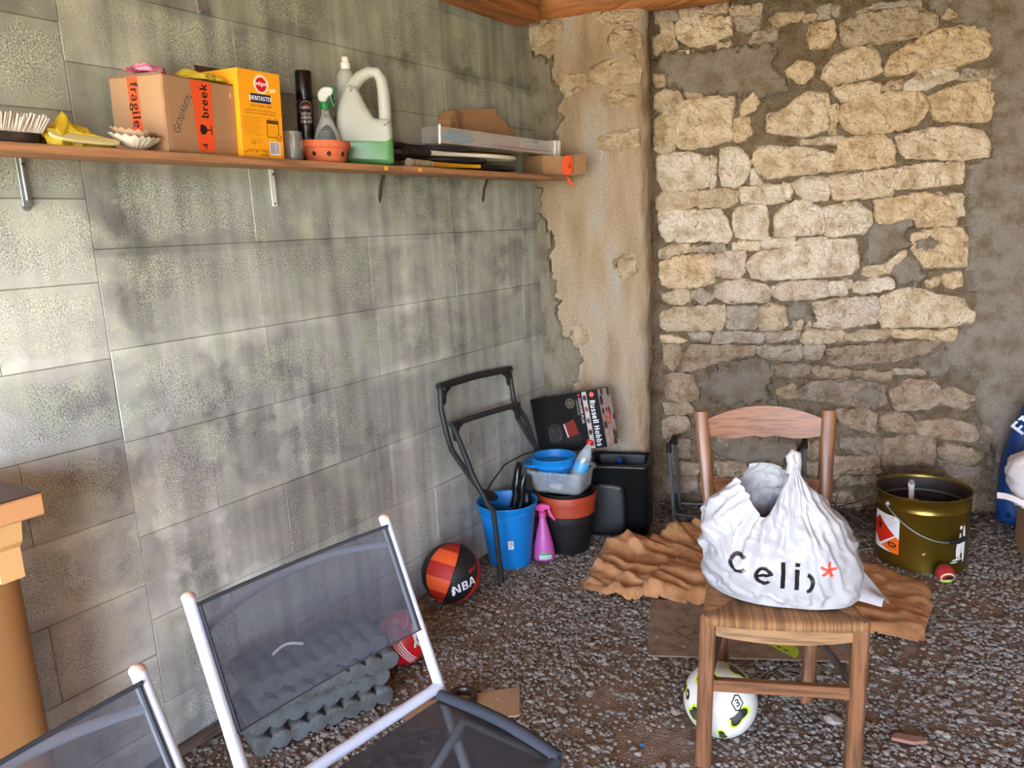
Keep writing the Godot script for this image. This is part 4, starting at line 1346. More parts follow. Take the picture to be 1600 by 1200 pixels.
	obj("cloth", heap([[-0.075, 0.00, 0.015, 0.006], [-0.05, 0.01, 0.02, 0.024], [-0.02, 0.02, 0.03, 0.016], [0.01, 0.02, 0.03, 0.020], [0.03, 0.03, 0.025, 0.010], [0.06, 0.03, 0.012, 0.004]], 26, 0.008), mat(Color(0.80, 0.72, 0.20), 0.85), c)


func treat_box() -> void:
	var w := 0.143
	var h := 0.229
	var d := 0.185
	var o := on_shelf("treat_box", "yellow printed dog treat box standing open on the shelf", "box", -1.489, 0.124)
	var yel := Color(0.97, 0.66, 0.10)
	var b := MB.new()
	b.box(Transform3D(Basis.IDENTITY, Vector3(0, h / 2, 0)), Vector3(w, h, d), 0.001)
	obj("box_body", b, mat(yel, 0.5), o)
	var navy := Color(0.09, 0.14, 0.30)
	var brown := Color(0.48, 0.32, 0.05)
	var im := canvas(400, 640, yel)
	var rosette := func(img: Image, c: Vector2, r: float) -> void:
		for k in 40:
			var t := TAU * k / 40.0
			ink_line(img, c, c + Vector2(cos(t), sin(t)) * r * 1.22, r * 0.10, Color(1.0, 0.90, 0.66))
		ink_oval(img, c, Vector2(r, r) * 1.02, Color(0.99, 0.92, 0.80))
		ink_oval(img, c + Vector2(0, r * 0.05), Vector2(r, r) * 0.86, Color(0.80, 0.10, 0.14))
		ink_text(img, "Pedigree", c, r * 0.42, g(1.0), 0, true, 0.9)
	rosette.call(im, Vector2(215, 92), 62.0)
	ink_poly(im, PackedVector2Array([Vector2(108, 166), Vector2(300, 166), Vector2(300, 232), Vector2(108, 232)]), navy)
	ink_text(im, "DENTASTIX", Vector2(204, 198), 32, g(1.0), 0, true, 0.92)
	ink_text(im, "DAILY ORAL CARE", Vector2(204, 254), 17, brown, 0, true)
	for k in 2:
		ink_text(im, "Small helps clean teeth and gums every day", Vector2(190, 290 + k * 22), 12, Color(0.5, 0.32, 0.05), 0, true, 0.82)
	for k in 11: ink_line(im, Vector2(24, 342 + k * 13), Vector2(24 + 190 - (k * 37) % 60, 342 + k * 13), 4.0, Color(0.80, 0.52, 0.09))
	ink_poly(im, PackedVector2Array([Vector2(246, 352), Vector2(364, 352), Vector2(364, 484), Vector2(246, 484)]), brown * 0.7 + Color(0, 0, 0, 1))
	ink_poly(im, PackedVector2Array([Vector2(253, 380), Vector2(357, 380), Vector2(357, 477), Vector2(253, 477)]), yel)
	for k in 4: ink_line(im, Vector2(262, 400 + k * 18), Vector2(344, 400 + k * 18), 4, Color(0.80, 0.52, 0.09))
	for k in 2: ink_ring(im, Vector2(276 + k * 60, 352), Vector2(9, 12), 5, brown)
	ink_oval(im, Vector2(362, 484), Vector2(26, 26), brown)
	ink_oval(im, Vector2(362, 484), Vector2(20, 20), yel)
	ink_line(im, Vector2(350, 484), Vector2(360, 496), 6, brown)
	ink_line(im, Vector2(360, 496), Vector2(376, 470), 6, brown)
	ink_ring(im, Vector2(112, 530), Vector2(12, 12), 5, brown)
	for k in 3: ink_line(im, Vector2(80, 505 + k * 14), Vector2(190, 505 + k * 14), 3, Color(0.80, 0.52, 0.09))
	ink_text(im, "4 x (7 pc / 110 g)", Vector2(150, 592), 20, brown * 0.6 + Color(0, 0, 0, 1), 0, true, 0.9)
	ink_text(im, "x 2160 g", Vector2(208, 622), 17, brown * 0.6 + Color(0, 0, 0, 1), 0, true, 0.9)
	ink_text(im, "x8", Vector2(34, 600), 16, brown, 0, true)
	ink_poly(im, PackedVector2Array([Vector2(262, 514), Vector2(366, 514), Vector2(366, 616), Vector2(262, 616)]), g(0.93))
	for k in 17: ink_line(im, Vector2(270 + k * 5.4, 520), Vector2(270 + k * 5.4, 606), 1.6 + (k * 7 % 3), g(0.2))
	ink_poly(im, PackedVector2Array([Vector2(288, 122), Vector2(352, 112), Vector2(356, 140), Vector2(294, 150)]), Color(1.0, 0.86, 0.6))
	obj("printed_front", face(w - 0.002, h - 0.002, d / 2 + 0.0006), print_mat(im, 0.45), o, "printed yellow front").position.y = 0.001
	im = canvas(400, 512, yel)
	rosette.call(im, Vector2(130, 80), 62.0)
	ink_poly(im, PackedVector2Array([Vector2(30, 180), Vector2(230, 180), Vector2(230, 240), Vector2(30, 240)]), navy)
	var sd := obj("printed_side", face(d - 0.002, h - 0.002, w / 2 + 0.0006), print_mat(im, 0.45), o)
	sd.position.y = 0.001
	sd.rotation.y = -PI / 2
	b = MB.new()
	b.box(Transform3D(Basis(Vector3.RIGHT, -0.15), Vector3(0, h + 0.010, -d / 2 + 0.004)), Vector3(w - 0.004, 0.024, 0.0015))
	b.box(Transform3D(Basis(Vector3.BACK, -1.25), Vector3(w / 2 - 0.012, h + 0.006, -0.03)), Vector3(0.0015, 0.03, d * 0.6))
	obj("top_flap", b, mat(Color(0.30, 0.19, 0.14), 0.8), o, "dark torn top flap")


func bottles() -> void:
	# tall white bottle at the back
	var o := on_shelf("white_bottle", "tall off-white plastic bottle with a white cap standing behind the jug", "bottle", -1.990, 0.200, -0.8)
	var b := MB.new()
	b.lathe([Vector2(0, 0), Vector2(0.030, 0), Vector2(0.033, 0.006), Vector2(0.033, 0.27), Vector2(0.031, 0.295), Vector2(0.020, 0.312), Vector2(0.013, 0.318)], 28)
	obj("body", b, mat(Color(0.70, 0.71, 0.66), 0.4), o)
	b = MB.new()
	b.lathe([Vector2(0.0135, 0.312), Vector2(0.0165, 0.316), Vector2(0.0165, 0.334), Vector2(0.012, 0.336), Vector2(0.012, 0.352), Vector2(0.010, 0.354), Vector2(0, 0.354)], 24)
	obj("cap", b, mat(Color(0.90, 0.89, 0.86), 0.35), o)
	# trigger spray
	o = on_shelf("trigger_spray", "clear trigger spray bottle with black label and green trigger behind the terracotta dish", "spray bottle", -1.826, 0.137, -0.80)
	b = MB.new()
	puff(b, round_off(poly2([-0.038, 0.0, 0.040, 0.0, 0.047, 0.04, 0.046, 0.085, 0.030, 0.125, 0.016, 0.148, 0.012, 0.172, -0.010, 0.172, -0.012, 0.148, -0.034, 0.10, -0.044, 0.05]), 2, 0.22), 0.019, 0.017)
	obj("bottle_body", b, mat(Color(0.80, 0.82, 0.80, 0.45), 0.15, {"transparency": BaseMaterial3D.TRANSPARENCY_ALPHA}), o)
	b = MB.new()
	puff(b, round_off(poly2([-0.028, 0.008, 0.030, 0.008, 0.036, 0.05, 0.030, 0.09, 0.012, 0.122, -0.010, 0.112, -0.028, 0.075, -0.034, 0.045]), 2, 0.22), 0.002, 0.001, Transform3D(Basis.IDENTITY, Vector3(0, 0, 0.0195)))
	obj("label", b, mat(Color(0.045, 0.05, 0.05), 0.35), o, "black oval label")
	b = MB.new()
	for k in 8: b.box(Transform3D(Basis(Vector3.BACK, -0.05), Vector3(-0.002 - k * 0.0014, 0.098 - k * 0.009, 0.0218)), Vector3(0.026 + 0.003 * (k % 3), 0.0022, 0.0006))
	obj("label_text", b, mat(Color(0.55, 0.58, 0.50), 0.5), o, "small print on the label")
	b = MB.new()
	b.prism(poly2([0.002, 0.018, 0.012, 0.028, 0.002, 0.038, -0.008, 0.028]), 0.0216, 0.0224, Transform3D(Basis.IDENTITY, Vector3(0.012, 0.0, 0)))
	obj("hazard_mark", b, mat(Color(0.90, 0.86, 0.84), 0.5), o)
	b = MB.new()
	b.box(Transform3D(Basis.IDENTITY, Vector3(0.01, 0.012, 0.0218)), Vector3(0.034, 0.008, 0.0008))
	obj("label_stripe", b, mat(Color(0.78, 0.34, 0.30), 0.5), o)
	b = MB.new()
	b.lathe([Vector2(0.010, 0.166), Vector2(0.0155, 0.168), Vector2(0.0165, 0.187), Vector2(0.012, 0.190), Vector2(0, 0.190)], 24)
	obj("collar", b, mat(Color(0.05, 0.50, 0.24), 0.4), o, "green collar")
	b = MB.new()
	puff(b, round_off(poly2([-0.014, 0.188, 0.006, 0.188, 0.012, 0.204, 0.028, 0.212, 0.030, 0.234, 0.000, 0.236, -0.018, 0.220, -0.020, 0.204]), 1), 0.011, 0.005)
	obj("pump_head", b, mat(Color(0.82, 0.85, 0.80), 0.35), o, "clear white pump head")
	b = MB.new()
	puff(b, round_off(poly2([0.016, 0.232, 0.034, 0.236, 0.036, 0.224, 0.026, 0.210, 0.030, 0.190, 0.036, 0.176, 0.026, 0.176, 0.018, 0.196, 0.014, 0.216]), 1), 0.008, 0.004)
	obj("trigger", b, mat(Color(0.05, 0.52, 0.25), 0.4), o, "green trigger")
	# jug of screen wash
	o = on_shelf("plastic_jug", "large translucent plastic jug with a loop handle, a third full of green liquid", "jug", -1.955, 0.090, -0.80)
	var s := 0.00195
	var shell := mat(Color(0.74, 0.76, 0.70, 0.80), 0.42, {"transparency": BaseMaterial3D.TRANSPARENCY_ALPHA})
	b = MB.new()
	puff(b, round_off(poly2([504, 257, 597, 257, 597, 215, 595, 182, 578, 181, 567, 181, 558, 168, 549, 150, 541, 132, 524, 128, 512, 148, 505, 172, 503, 215], s, 550, 257, true), 2, 0.2), 0.042, 0.022)
	obj("jug_body", b, shell, o)
	b = MB.new()
	var hp: Array = []
	for p in [[585, 196], [585, 170], [584, 140], [581, 118], [573, 107], [560, 107], [546, 115], [534, 128], [523, 146]]: hp.append(Vector3((p[0] - 550) * s, (257 - p[1]) * s, 0))
	b.tube(hp, [0.021, 0.021, 0.020, 0.019, 0.018, 0.018, 0.020, 0.023, 0.026], 16)
	obj("loop_handle", b, shell, o)
	b = MB.new()
	puff(b, round_off(poly2([503.6, 256.6, 597.6, 256.6, 597.6, 225, 596.6, 209, 502.4, 209, 502.6, 225], s, 550, 257, true), 1, 0.12), 0.0424, 0.020)
	obj("green_liquid", b, mat(Color(0.30, 0.52, 0.30), 0.3), o, "green screen wash")


func racket(label: String, z: float, d: float, lift: float, yaw: float, grip_c: Color, throat_c: Color, hoop_c: Color, size := 1.0) -> void:
	var o := on_shelf("racket", label, "racket", z, d, yaw, "rackets lying on the shelf", lift)
	var b := MB.new()
	b.tube([Vector3(0, 0, 0), Vector3(0.006, 0, 0), Vector3(0.012, 0, 0), Vector3(0.13, 0, 0), Vector3(0.135, 0, 0)], [0.0165, 0.0175, 0.0145, 0.0125, 0.011], 8)
	obj("grip", b, mat(grip_c, 0.7), o)
	for k in 7:
		b = MB.new()
		b.tube([Vector3(0.02 + 0.016 * k, 0.0, 0), Vector3(0.0235 + 0.016 * k, 0, 0)], 0.0150 - 0.00012 * k * 2.0, 8)
		if k % 2 == 0: obj("grip_wrap", b, mat(grip_c * 0.8 + Color(0, 0, 0, 0.2), 0.8), o)
	b = MB.new()
	b.tube([Vector3(0.13, 0, 0), Vector3(0.22, 0, 0), Vector3(0.29 * size, 0, 0.03), Vector3(0.33 * size, 0, 0.06)], [0.011, 0.0095, 0.008, 0.008], 8)
	b.tube([Vector3(0.20, 0, 0), Vector3(0.29 * size, 0, -0.03), Vector3(0.33 * size, 0, -0.06)], [0.009, 0.008, 0.008], 8)
	obj("throat", b, mat(throat_c, 0.35), o)
	b = MB.new()
	var pts: Array = []
	for k in 33:
		var t := TAU * k / 32.0
		pts.append(Vector3(0.45 * size + 0.145 * size * cos(t), 0, 0.088 * sin(t)))
	b.tube(pts, 0.0085, 8, false)
	obj("hoop", b, mat(hoop_c, 0.35), o)
	b = MB.new()
	for k in 11:
		var x := 0.45 * size + 0.145 * size * (k - 5) / 5.6
		var zz := 0.088 * sqrt(maxf(0.0, 1.0 - pow((k - 5) / 5.6, 2)))
		b.tube([Vector3(x, 0, -zz), Vector3(x, 0, zz)], 0.0008, 4, false)
		var z2 := 0.088 * (k - 5) / 5.6
		var xx := 0.145 * size * sqrt(maxf(0.0, 1.0 - pow((k - 5) / 5.6, 2)))
		b.tube([Vector3(0.45 * size - xx, 0, z2), Vector3(0.45 * size + xx, 0, z2)], 0.0008, 4, false)
	var st := obj("strings", b, mat(Color(0.75, 0.72, 0.62), 0.6), o)
	st.set_meta("kind", "stuff")


func rackets() -> void:
	var blk := Color(0.06, 0.06, 0.065)
	racket("racket with cream grip, yellow throat and black frame at the shelf's front edge", -2.165, 0.085, 0.0185, 0.02, Color(0.78, 0.74, 0.62), Color(0.85, 0.62, 0.12), blk, 1.1)
	racket("racket with dark grey grip and long white frame above the cream-gripped one", -2.175, 0.105, 0.0605, -0.01, Color(0.17, 0.17, 0.17), Color(0.86, 0.83, 0.76), Color(0.85, 0.82, 0.74), 1.1)
	racket("racket with black grip pushed forward, lowest beside the jug", -2.075, 0.165, 0.0405, -0.10, blk, Color(0.10, 0.10, 0.11), Color(0.10, 0.10, 0.11), 0.95)
	racket("racket with black grip lying uppermost, end towards the jug", -2.095, 0.150, 0.0815, 0.06, Color(0.09, 0.09, 0.10), Color(0.16, 0.17, 0.19), Color(0.16, 0.17, 0.19), 0.85)
	# clear case on the rackets
	var o := on_shelf("clear_case", "long clear plastic case with white end caps lying on the rackets", "case", -2.735, 0.090, 0.02, "", 0.0925)
	var b := MB.new()
	var L := 0.88
	for s in [[Vector3(0, 0.0015, 0), Vector3(L, 0.003, 0.085)], [Vector3(0, 0.0575, 0), Vector3(L, 0.003, 0.085)], [Vector3(0, 0.0295, 0.041), Vector3(L, 0.056, 0.003)], [Vector3(0, 0.0295, -0.041), Vector3(L, 0.056, 0.003)]]:
		b.box(Transform3D(Basis.IDENTITY, s[0]), s[1])
	obj("clear_shell", b, M.clear, o)
	for k in 3:
		b = MB.new()
		b.box(Transform3D(Basis.IDENTITY, Vector3([-L / 2 - 0.003, L / 2 - 0.018, L / 2 + 0.012][k], 0.0305, 0.043 if k == 0 else 0.0)), Vector3([0.006, 0.018, 0.018][k], 0.070, 0.010 if k == 0 else 0.096), 0.002)
		obj("end_cap", b, mat(Color(0.88, 0.87, 0.84), 0.4), o, "white end cap")
	b = MB.new()
	b.box(Transform3D(Basis.IDENTITY, Vector3(0.25, 0.028, 0.036)), Vector3(0.24, 0.030, 0.001))
	b.box(Transform3D(Basis.IDENTITY, Vector3(0.02, 0.010, 0.0)), Vector3(0.5, 0.004, 0.06))
	obj("paper_card", b, mat(Color(0.72, 0.71, 0.70), 0.7), o, "pale printed card")
	b = MB.new()
	b.box(Transform3D(Basis.IDENTITY, Vector3(0.16, 0.0135, 0.0435)), Vector3(0.44, 0.003, 0.0006))
	obj("red_print", b, mat(Color(0.75, 0.30, 0.22), 0.6), o, "red printed line")
	var c := on_shelf("blue_cable", "coil of blue and white cord inside the clear case", "cable", -2.47, 0.090, 0.0, "", 0.1045)
	b = MB.new()
	for k in 4:
		var pts: Array = []
		for i in 25:
			var t := TAU * i / 24.0
			pts.append(Vector3(0.095 * cos(t) * (1.0 - 0.06 * k), 0.012 + 0.006 * k + 0.006 * sin(t * 2.0 + k), 0.028 * sin(t)))
		b.tube(pts, 0.0035, 6, false)
	obj("coil", b, mat(Color(0.20, 0.58, 0.74), 0.5), c)
	# crushed open carton behind the case
	o = on_shelf("crushed_carton", "crushed brown carton with a raised corner behind the clear case", "box", -2.80, 0.200, 0.0, "", 0.0925)
	b = MB.new()
	var out := poly2([-0.30, 0.0, 0.26, 0.0, 0.30, 0.025, 0.03, 0.175, -0.24, 0.145, -0.27, 0.11, -0.27, 0.03])
	b.prism(out, -0.034, 0.030)
	obj("carton_body", b, M.kraft, o)
	b = MB.new()
	b.prism(poly2([-0.245, 0.04, 0.035, 0.085, 0.03, 0.179, -0.225, 0.148]), 0.0, 0.003, Transform3D(Basis(Vector3.RIGHT, 0.10), Vector3(0, 0.0, 0.022)))
	obj("front_panel", b, M.kraft, o)
	b = MB.new()
	b.prism(poly2([-0.285, 0.145, -0.225, 0.138, -0.245, 0.03]), 0.0, 0.003, Transform3D(Basis(Vector3.UP, 0.1), Vector3(0, 0, 0.030)))
	obj("torn_flap", b, M.kraft_dark, o)
	# carton at the end of the shelf
	o = on_shelf("end_carton", "open brown carton with an orange taped flap at the pier end of the shelf", "box", -3.160, 0.098, -0.50, "", 0.002)
	o.scale = Vector3.ONE * 0.86
	b = MB.new()
	for s in [[Vector3(0, 0.002, 0), Vector3(0.20, 0.004, 0.20)], [Vector3(-0.098, 0.05, 0), Vector3(0.004, 0.10, 0.20)], [Vector3(0.098, 0.05, 0), Vector3(0.004, 0.10, 0.20)], [Vector3(0, 0.05, -0.098), Vector3(0.196, 0.10, 0.004)], [Vector3(0, 0.05, 0.098), Vector3(0.196, 0.10, 0.004)]]:
		b.box(Transform3D(Basis.IDENTITY, s[0]), s[1])
	obj("carton_body", b, M.kraft, o)
	b = MB.new()
	b.prism(poly2([0.0, 0.0, 0.11, 0.012, 0.115, 0.115, 0.0, 0.10]), 0.0, 0.004, Transform3D(Basis(Vector3.UP, 0.15), Vector3(0.060, 0.003, 0.1145)))
	obj("open_flap", b, M.kraft, o)
	b = MB.new()
	puff(b, round_off(poly2([0.010, 0.004, 0.066, 0.002, 0.072, 0.05, 0.066, 0.10, 0.024, 0.108, 0.006, 0.06]), 2), 0.006, 0.004, Transform3D(Basis.IDENTITY, Vector3(0.0, 0.0, 0.1265)))
	var op := obj("orange_tape", b, mat(Color(0.90, 0.33, 0.13), 0.6), o, "orange tape over the corner")
	b = MB.new()
	puff(b, poly2([0.034, -0.006, 0.05, -0.012, 0.082, -0.05, 0.070, -0.056, 0.046, -0.03]), 0.002, 0.001, Transform3D(Basis.IDENTITY, Vector3(0.0, 0.0, 0.128)))
	obj("tape_end", b, mat(Color(0.90, 0.33, 0.13), 0.6), o)
	b = MB.new()
	for k in 4: b.box(Transform3D(Basis.IDENTITY, Vector3(0.049, 0.058 - k * 0.006, 0.1330)), Vector3(0.014, 0.003, 0.0006))
	obj("tape_print", b, M.black_rough, o)
	# strap high on the wall
	b = MB.new()
	b.box(Transform3D(Basis.IDENTITY, Vector3(0.003, 0, 0)), Vector3(0.004, 0.12, 0.034), 0.001)
	b.box(Transform3D(Basis.IDENTITY, Vector3(0.010, -0.055, 0)), Vector3(0.014, 0.004, 0.034), 0.001)
	var sp := obj("steel_strap", b, M.steel)
	meta(sp, "short galvanised steel strap fixed high on the block wall", "strap")
	sp.position = Vector3(WALL_X, 2.172, -1.50)


# ------------------------------------------------------------------ the chair and the bag on it
func rush_chair() -> void:
	var o := thing("rush_chair", "wooden chair with woven rush seat standing on the gravel under the white bag", "chair", Vector3(-0.468, 0, -1.875), 0.3898)
	for s in [-1.0, 1.0]:
		var b := MB.new()
		b.bar(Vector3(s * 0.204 if s < 0 else 0.178, 0, 0.0), Vector3(s * 0.187, 0.452, 0.0), 0.040, 0.038, Vector3.BACK, 0.006)
		b.smooth(0)
		obj("front_leg", b, M.oak_y, o)
	for s in [-1.0, 1.0]:
		var b := MB.new()
		var pts: Array = []
		for i in 13:
			var y := 0.89 * i / 12.0
			var up := maxf(0.0, (y - 0.43) / 0.46)
			pts.append(Vector3(s * (0.118 + 0.030 * minf(1.0, y / 0.45) + 0.036 * up), y, -0.322 - 0.03 * minf(1.0, y / 0.45) - 0.075 * up * up - 0.01 * up))
		var rows: Array = []
		for i in 13:
			var p: Vector3 = pts[i]
			var wv := 0.0175 + 0.002 * minf(1.0, i / 6.0)
			var line := PackedVector3Array()
			for c in [[-1, -0.6], [-0.6, -1], [0.6, -1], [1, -0.6], [1, 0.6], [0.6, 1], [-0.6, 1], [-1, 0.6], [-1, -0.6]]:
				line.append(p + Vector3(c[0] * wv, 0, c[1] * -0.015))
			rows.append(line)
		b.smooth(0)
		b.grid(rows)
		b.smooth(-1)
		for k in 8: b.tri(pts[12] + Vector3(0, 0.0015, 0), rows[12][k], rows[12][k + 1])
		obj("back_post", b, M.oak_y, o)
	# arched top slat
	var rows: Array = []
	for i in 5:
		var line := PackedVector3Array()
		for j in 41:
			var x := -0.165 + 0.33 * j / 40.0
			var q := x / 0.165
			var yt := 0.866 + 0.036 * (1.0 - q * q)
			var yb := 0.809 + 0.006 * cos(q * 5.2) - 0.008 * exp(-q * q * 60.0) + 0.006 * q * q
			line.append(Vector3(x, lerpf(yb, yt, i / 4.0), -0.412 - 0.022 * (1.0 - q * q) - 0.012 * i / 4.0))
		rows.append(line)
	var b := MB.new()
	b.sheet(rows, 0.017)
	obj("top_slat", b, M.oak_worn, o)
	rows = []
	for i in 3:
		var line := PackedVector3Array()
		for j in 17:
			var q := j / 8.0 - 1.0
			line.append(Vector3(q * 0.150, 0.650 + 0.022 * i, -0.368 - 0.014 * (1.0 - q * q)))
		rows.append(line)
	b = MB.new()
	b.sheet(rows, 0.014)
	obj("lower_slat", b, M.oak_x, o)
	# seat rail, bowed
	rows = []
	for i in 3:
		var line := PackedVector3Array()
		for j in 21:
			var q := j / 10.0 - 1.0
			line.append(Vector3(q * 0.168, lerpf(0.393 - 0.010 * (1.0 - q * q), 0.431 - 0.008 * (1.0 - q * q), i / 2.0), 0.012 + 0.012 * (1.0 - q * q)))
		rows.append(line)
	b = MB.new()
	b.sheet(rows, 0.016)
	obj("front_rail", b, M.oak_pale, o, "paler bowed front rail")
	for s in [-1.0, 1.0]:
		b = MB.new()
		b.bar(Vector3(s * 0.185, 0.412, -0.02), Vector3(s * 0.148, 0.412, -0.335), 0.018, 0.03)
		obj("side_rail", b, M.oak_z, o)
		b = MB.new()
		b.tube([Vector3(s * 0.186, 0.335, -0.01), Vector3(s * 0.143, 0.325, -0.34)], [0.011, 0.011], 10)
		b.tube([Vector3(s * 0.189, 0.240, -0.01), Vector3(s * 0.132, 0.235, -0.335)], [0.011, 0.011], 10)
		obj("side_stretcher", b, M.grey_wood, o, "greyed round side stretchers")
	b = MB.new()
	b.bar(Vector3(-0.178, 0.246, 0), Vector3(0.170, 0.246, 0), 0.024, 0.033, Vector3.UP, 0.003)
	obj("front_stretcher", b, M.oak_x, o)
	b = MB.new()
	b.bar(Vector3(-0.13, 0.28, -0.337), Vector3(0.13, 0.28, -0.337), 0.014, 0.024, Vector3.UP, 0.003)
	obj("rear_stretcher", b, M.oak_x, o)
	# rush seat: four fields of cords laid square to their rails and meeting on the diagonals
	var fl := Vector3(-0.198, 0.448, 0.020)
	var fr := Vector3(0.198, 0.448, 0.020)
	var bl := Vector3(-0.158, 0.448, -0.345)
	var brr := Vector3(0.158, 0.448, -0.345)
	var ml := Vector3(-0.062, 0.442, -0.165)
	var mr := Vector3(0.062, 0.442, -0.165)
	var tones := [Color(0.50, 0.35, 0.20), Color(0.55, 0.39, 0.23), Color(0.45, 0.31, 0.17), Color(0.60, 0.44, 0.27)]
	var beds := [MB.new(), MB.new(), MB.new(), MB.new()]
	for side in [[fl, fr, ml, mr, 96, Vector3(0, 0, 1)], [brr, bl, mr, ml, 76, Vector3(0, 0, -1)], [bl, fl, ml, ml, 84, Vector3(-1, 0, 0)], [fr, brr, mr, mr, 84, Vector3(1, 0, 0)]]:
		var cnt: int = side[4]
		for k in cnt:
			var t := (k + 0.5) / cnt
			var a: Vector3 = side[0].lerp(side[1], t)
			var inner: Vector3
			if side[2] == side[3]:
				inner = side[0].lerp(side[2], t * 2.0) if t < 0.5 else side[2].lerp(side[1], t * 2.0 - 1.0)
			else:
				var c0 := 0.33
				inner = side[0].lerp(side[2], t / c0) if t < c0 else (side[2].lerp(side[3], (t - c0) / (1.0 - 2.0 * c0)) if t < 1.0 - c0 else side[3].lerp(side[1], (t - 1.0 + c0) / c0))
			if side[2] != side[3]: inner.x = a.x
			if side[5].z > 0.5: a.z += 0.012 * (1.0 - pow(a.x / 0.19, 2))
			var bed: MB = beds[rng.randi() % 4]
			var mid := (a + inner) * 0.5 + Vector3(0, 0.002, 0)
			bed.tube([a + Vector3(0, -0.022, 0) - side[5] * 0.002, a + Vector3(0, -0.006, 0) + side[5] * 0.003, a - side[5] * 0.006 + Vector3(0, 0.003, 0), mid, inner], 0.0025, 6)
	for k in 4:
		var sm := obj("rush_cords", beds[k], mat(tones[k], 0.6), o)
		sm.set_meta("kind", "stuff")
	b = MB.new()
	b.prism(PackedVector2Array([Vector2(-0.185, -0.01), Vector2(0.185, -0.01), Vector2(0.148, 0.335), Vector2(-0.148, 0.335)]), 0.422, 0.438, Transform3D(Basis(Vector3.RIGHT, -PI / 2), Vector3.ZERO))
	obj("seat_core", b, mat(Color(0.40, 0.28, 0.15), 0.9), o)


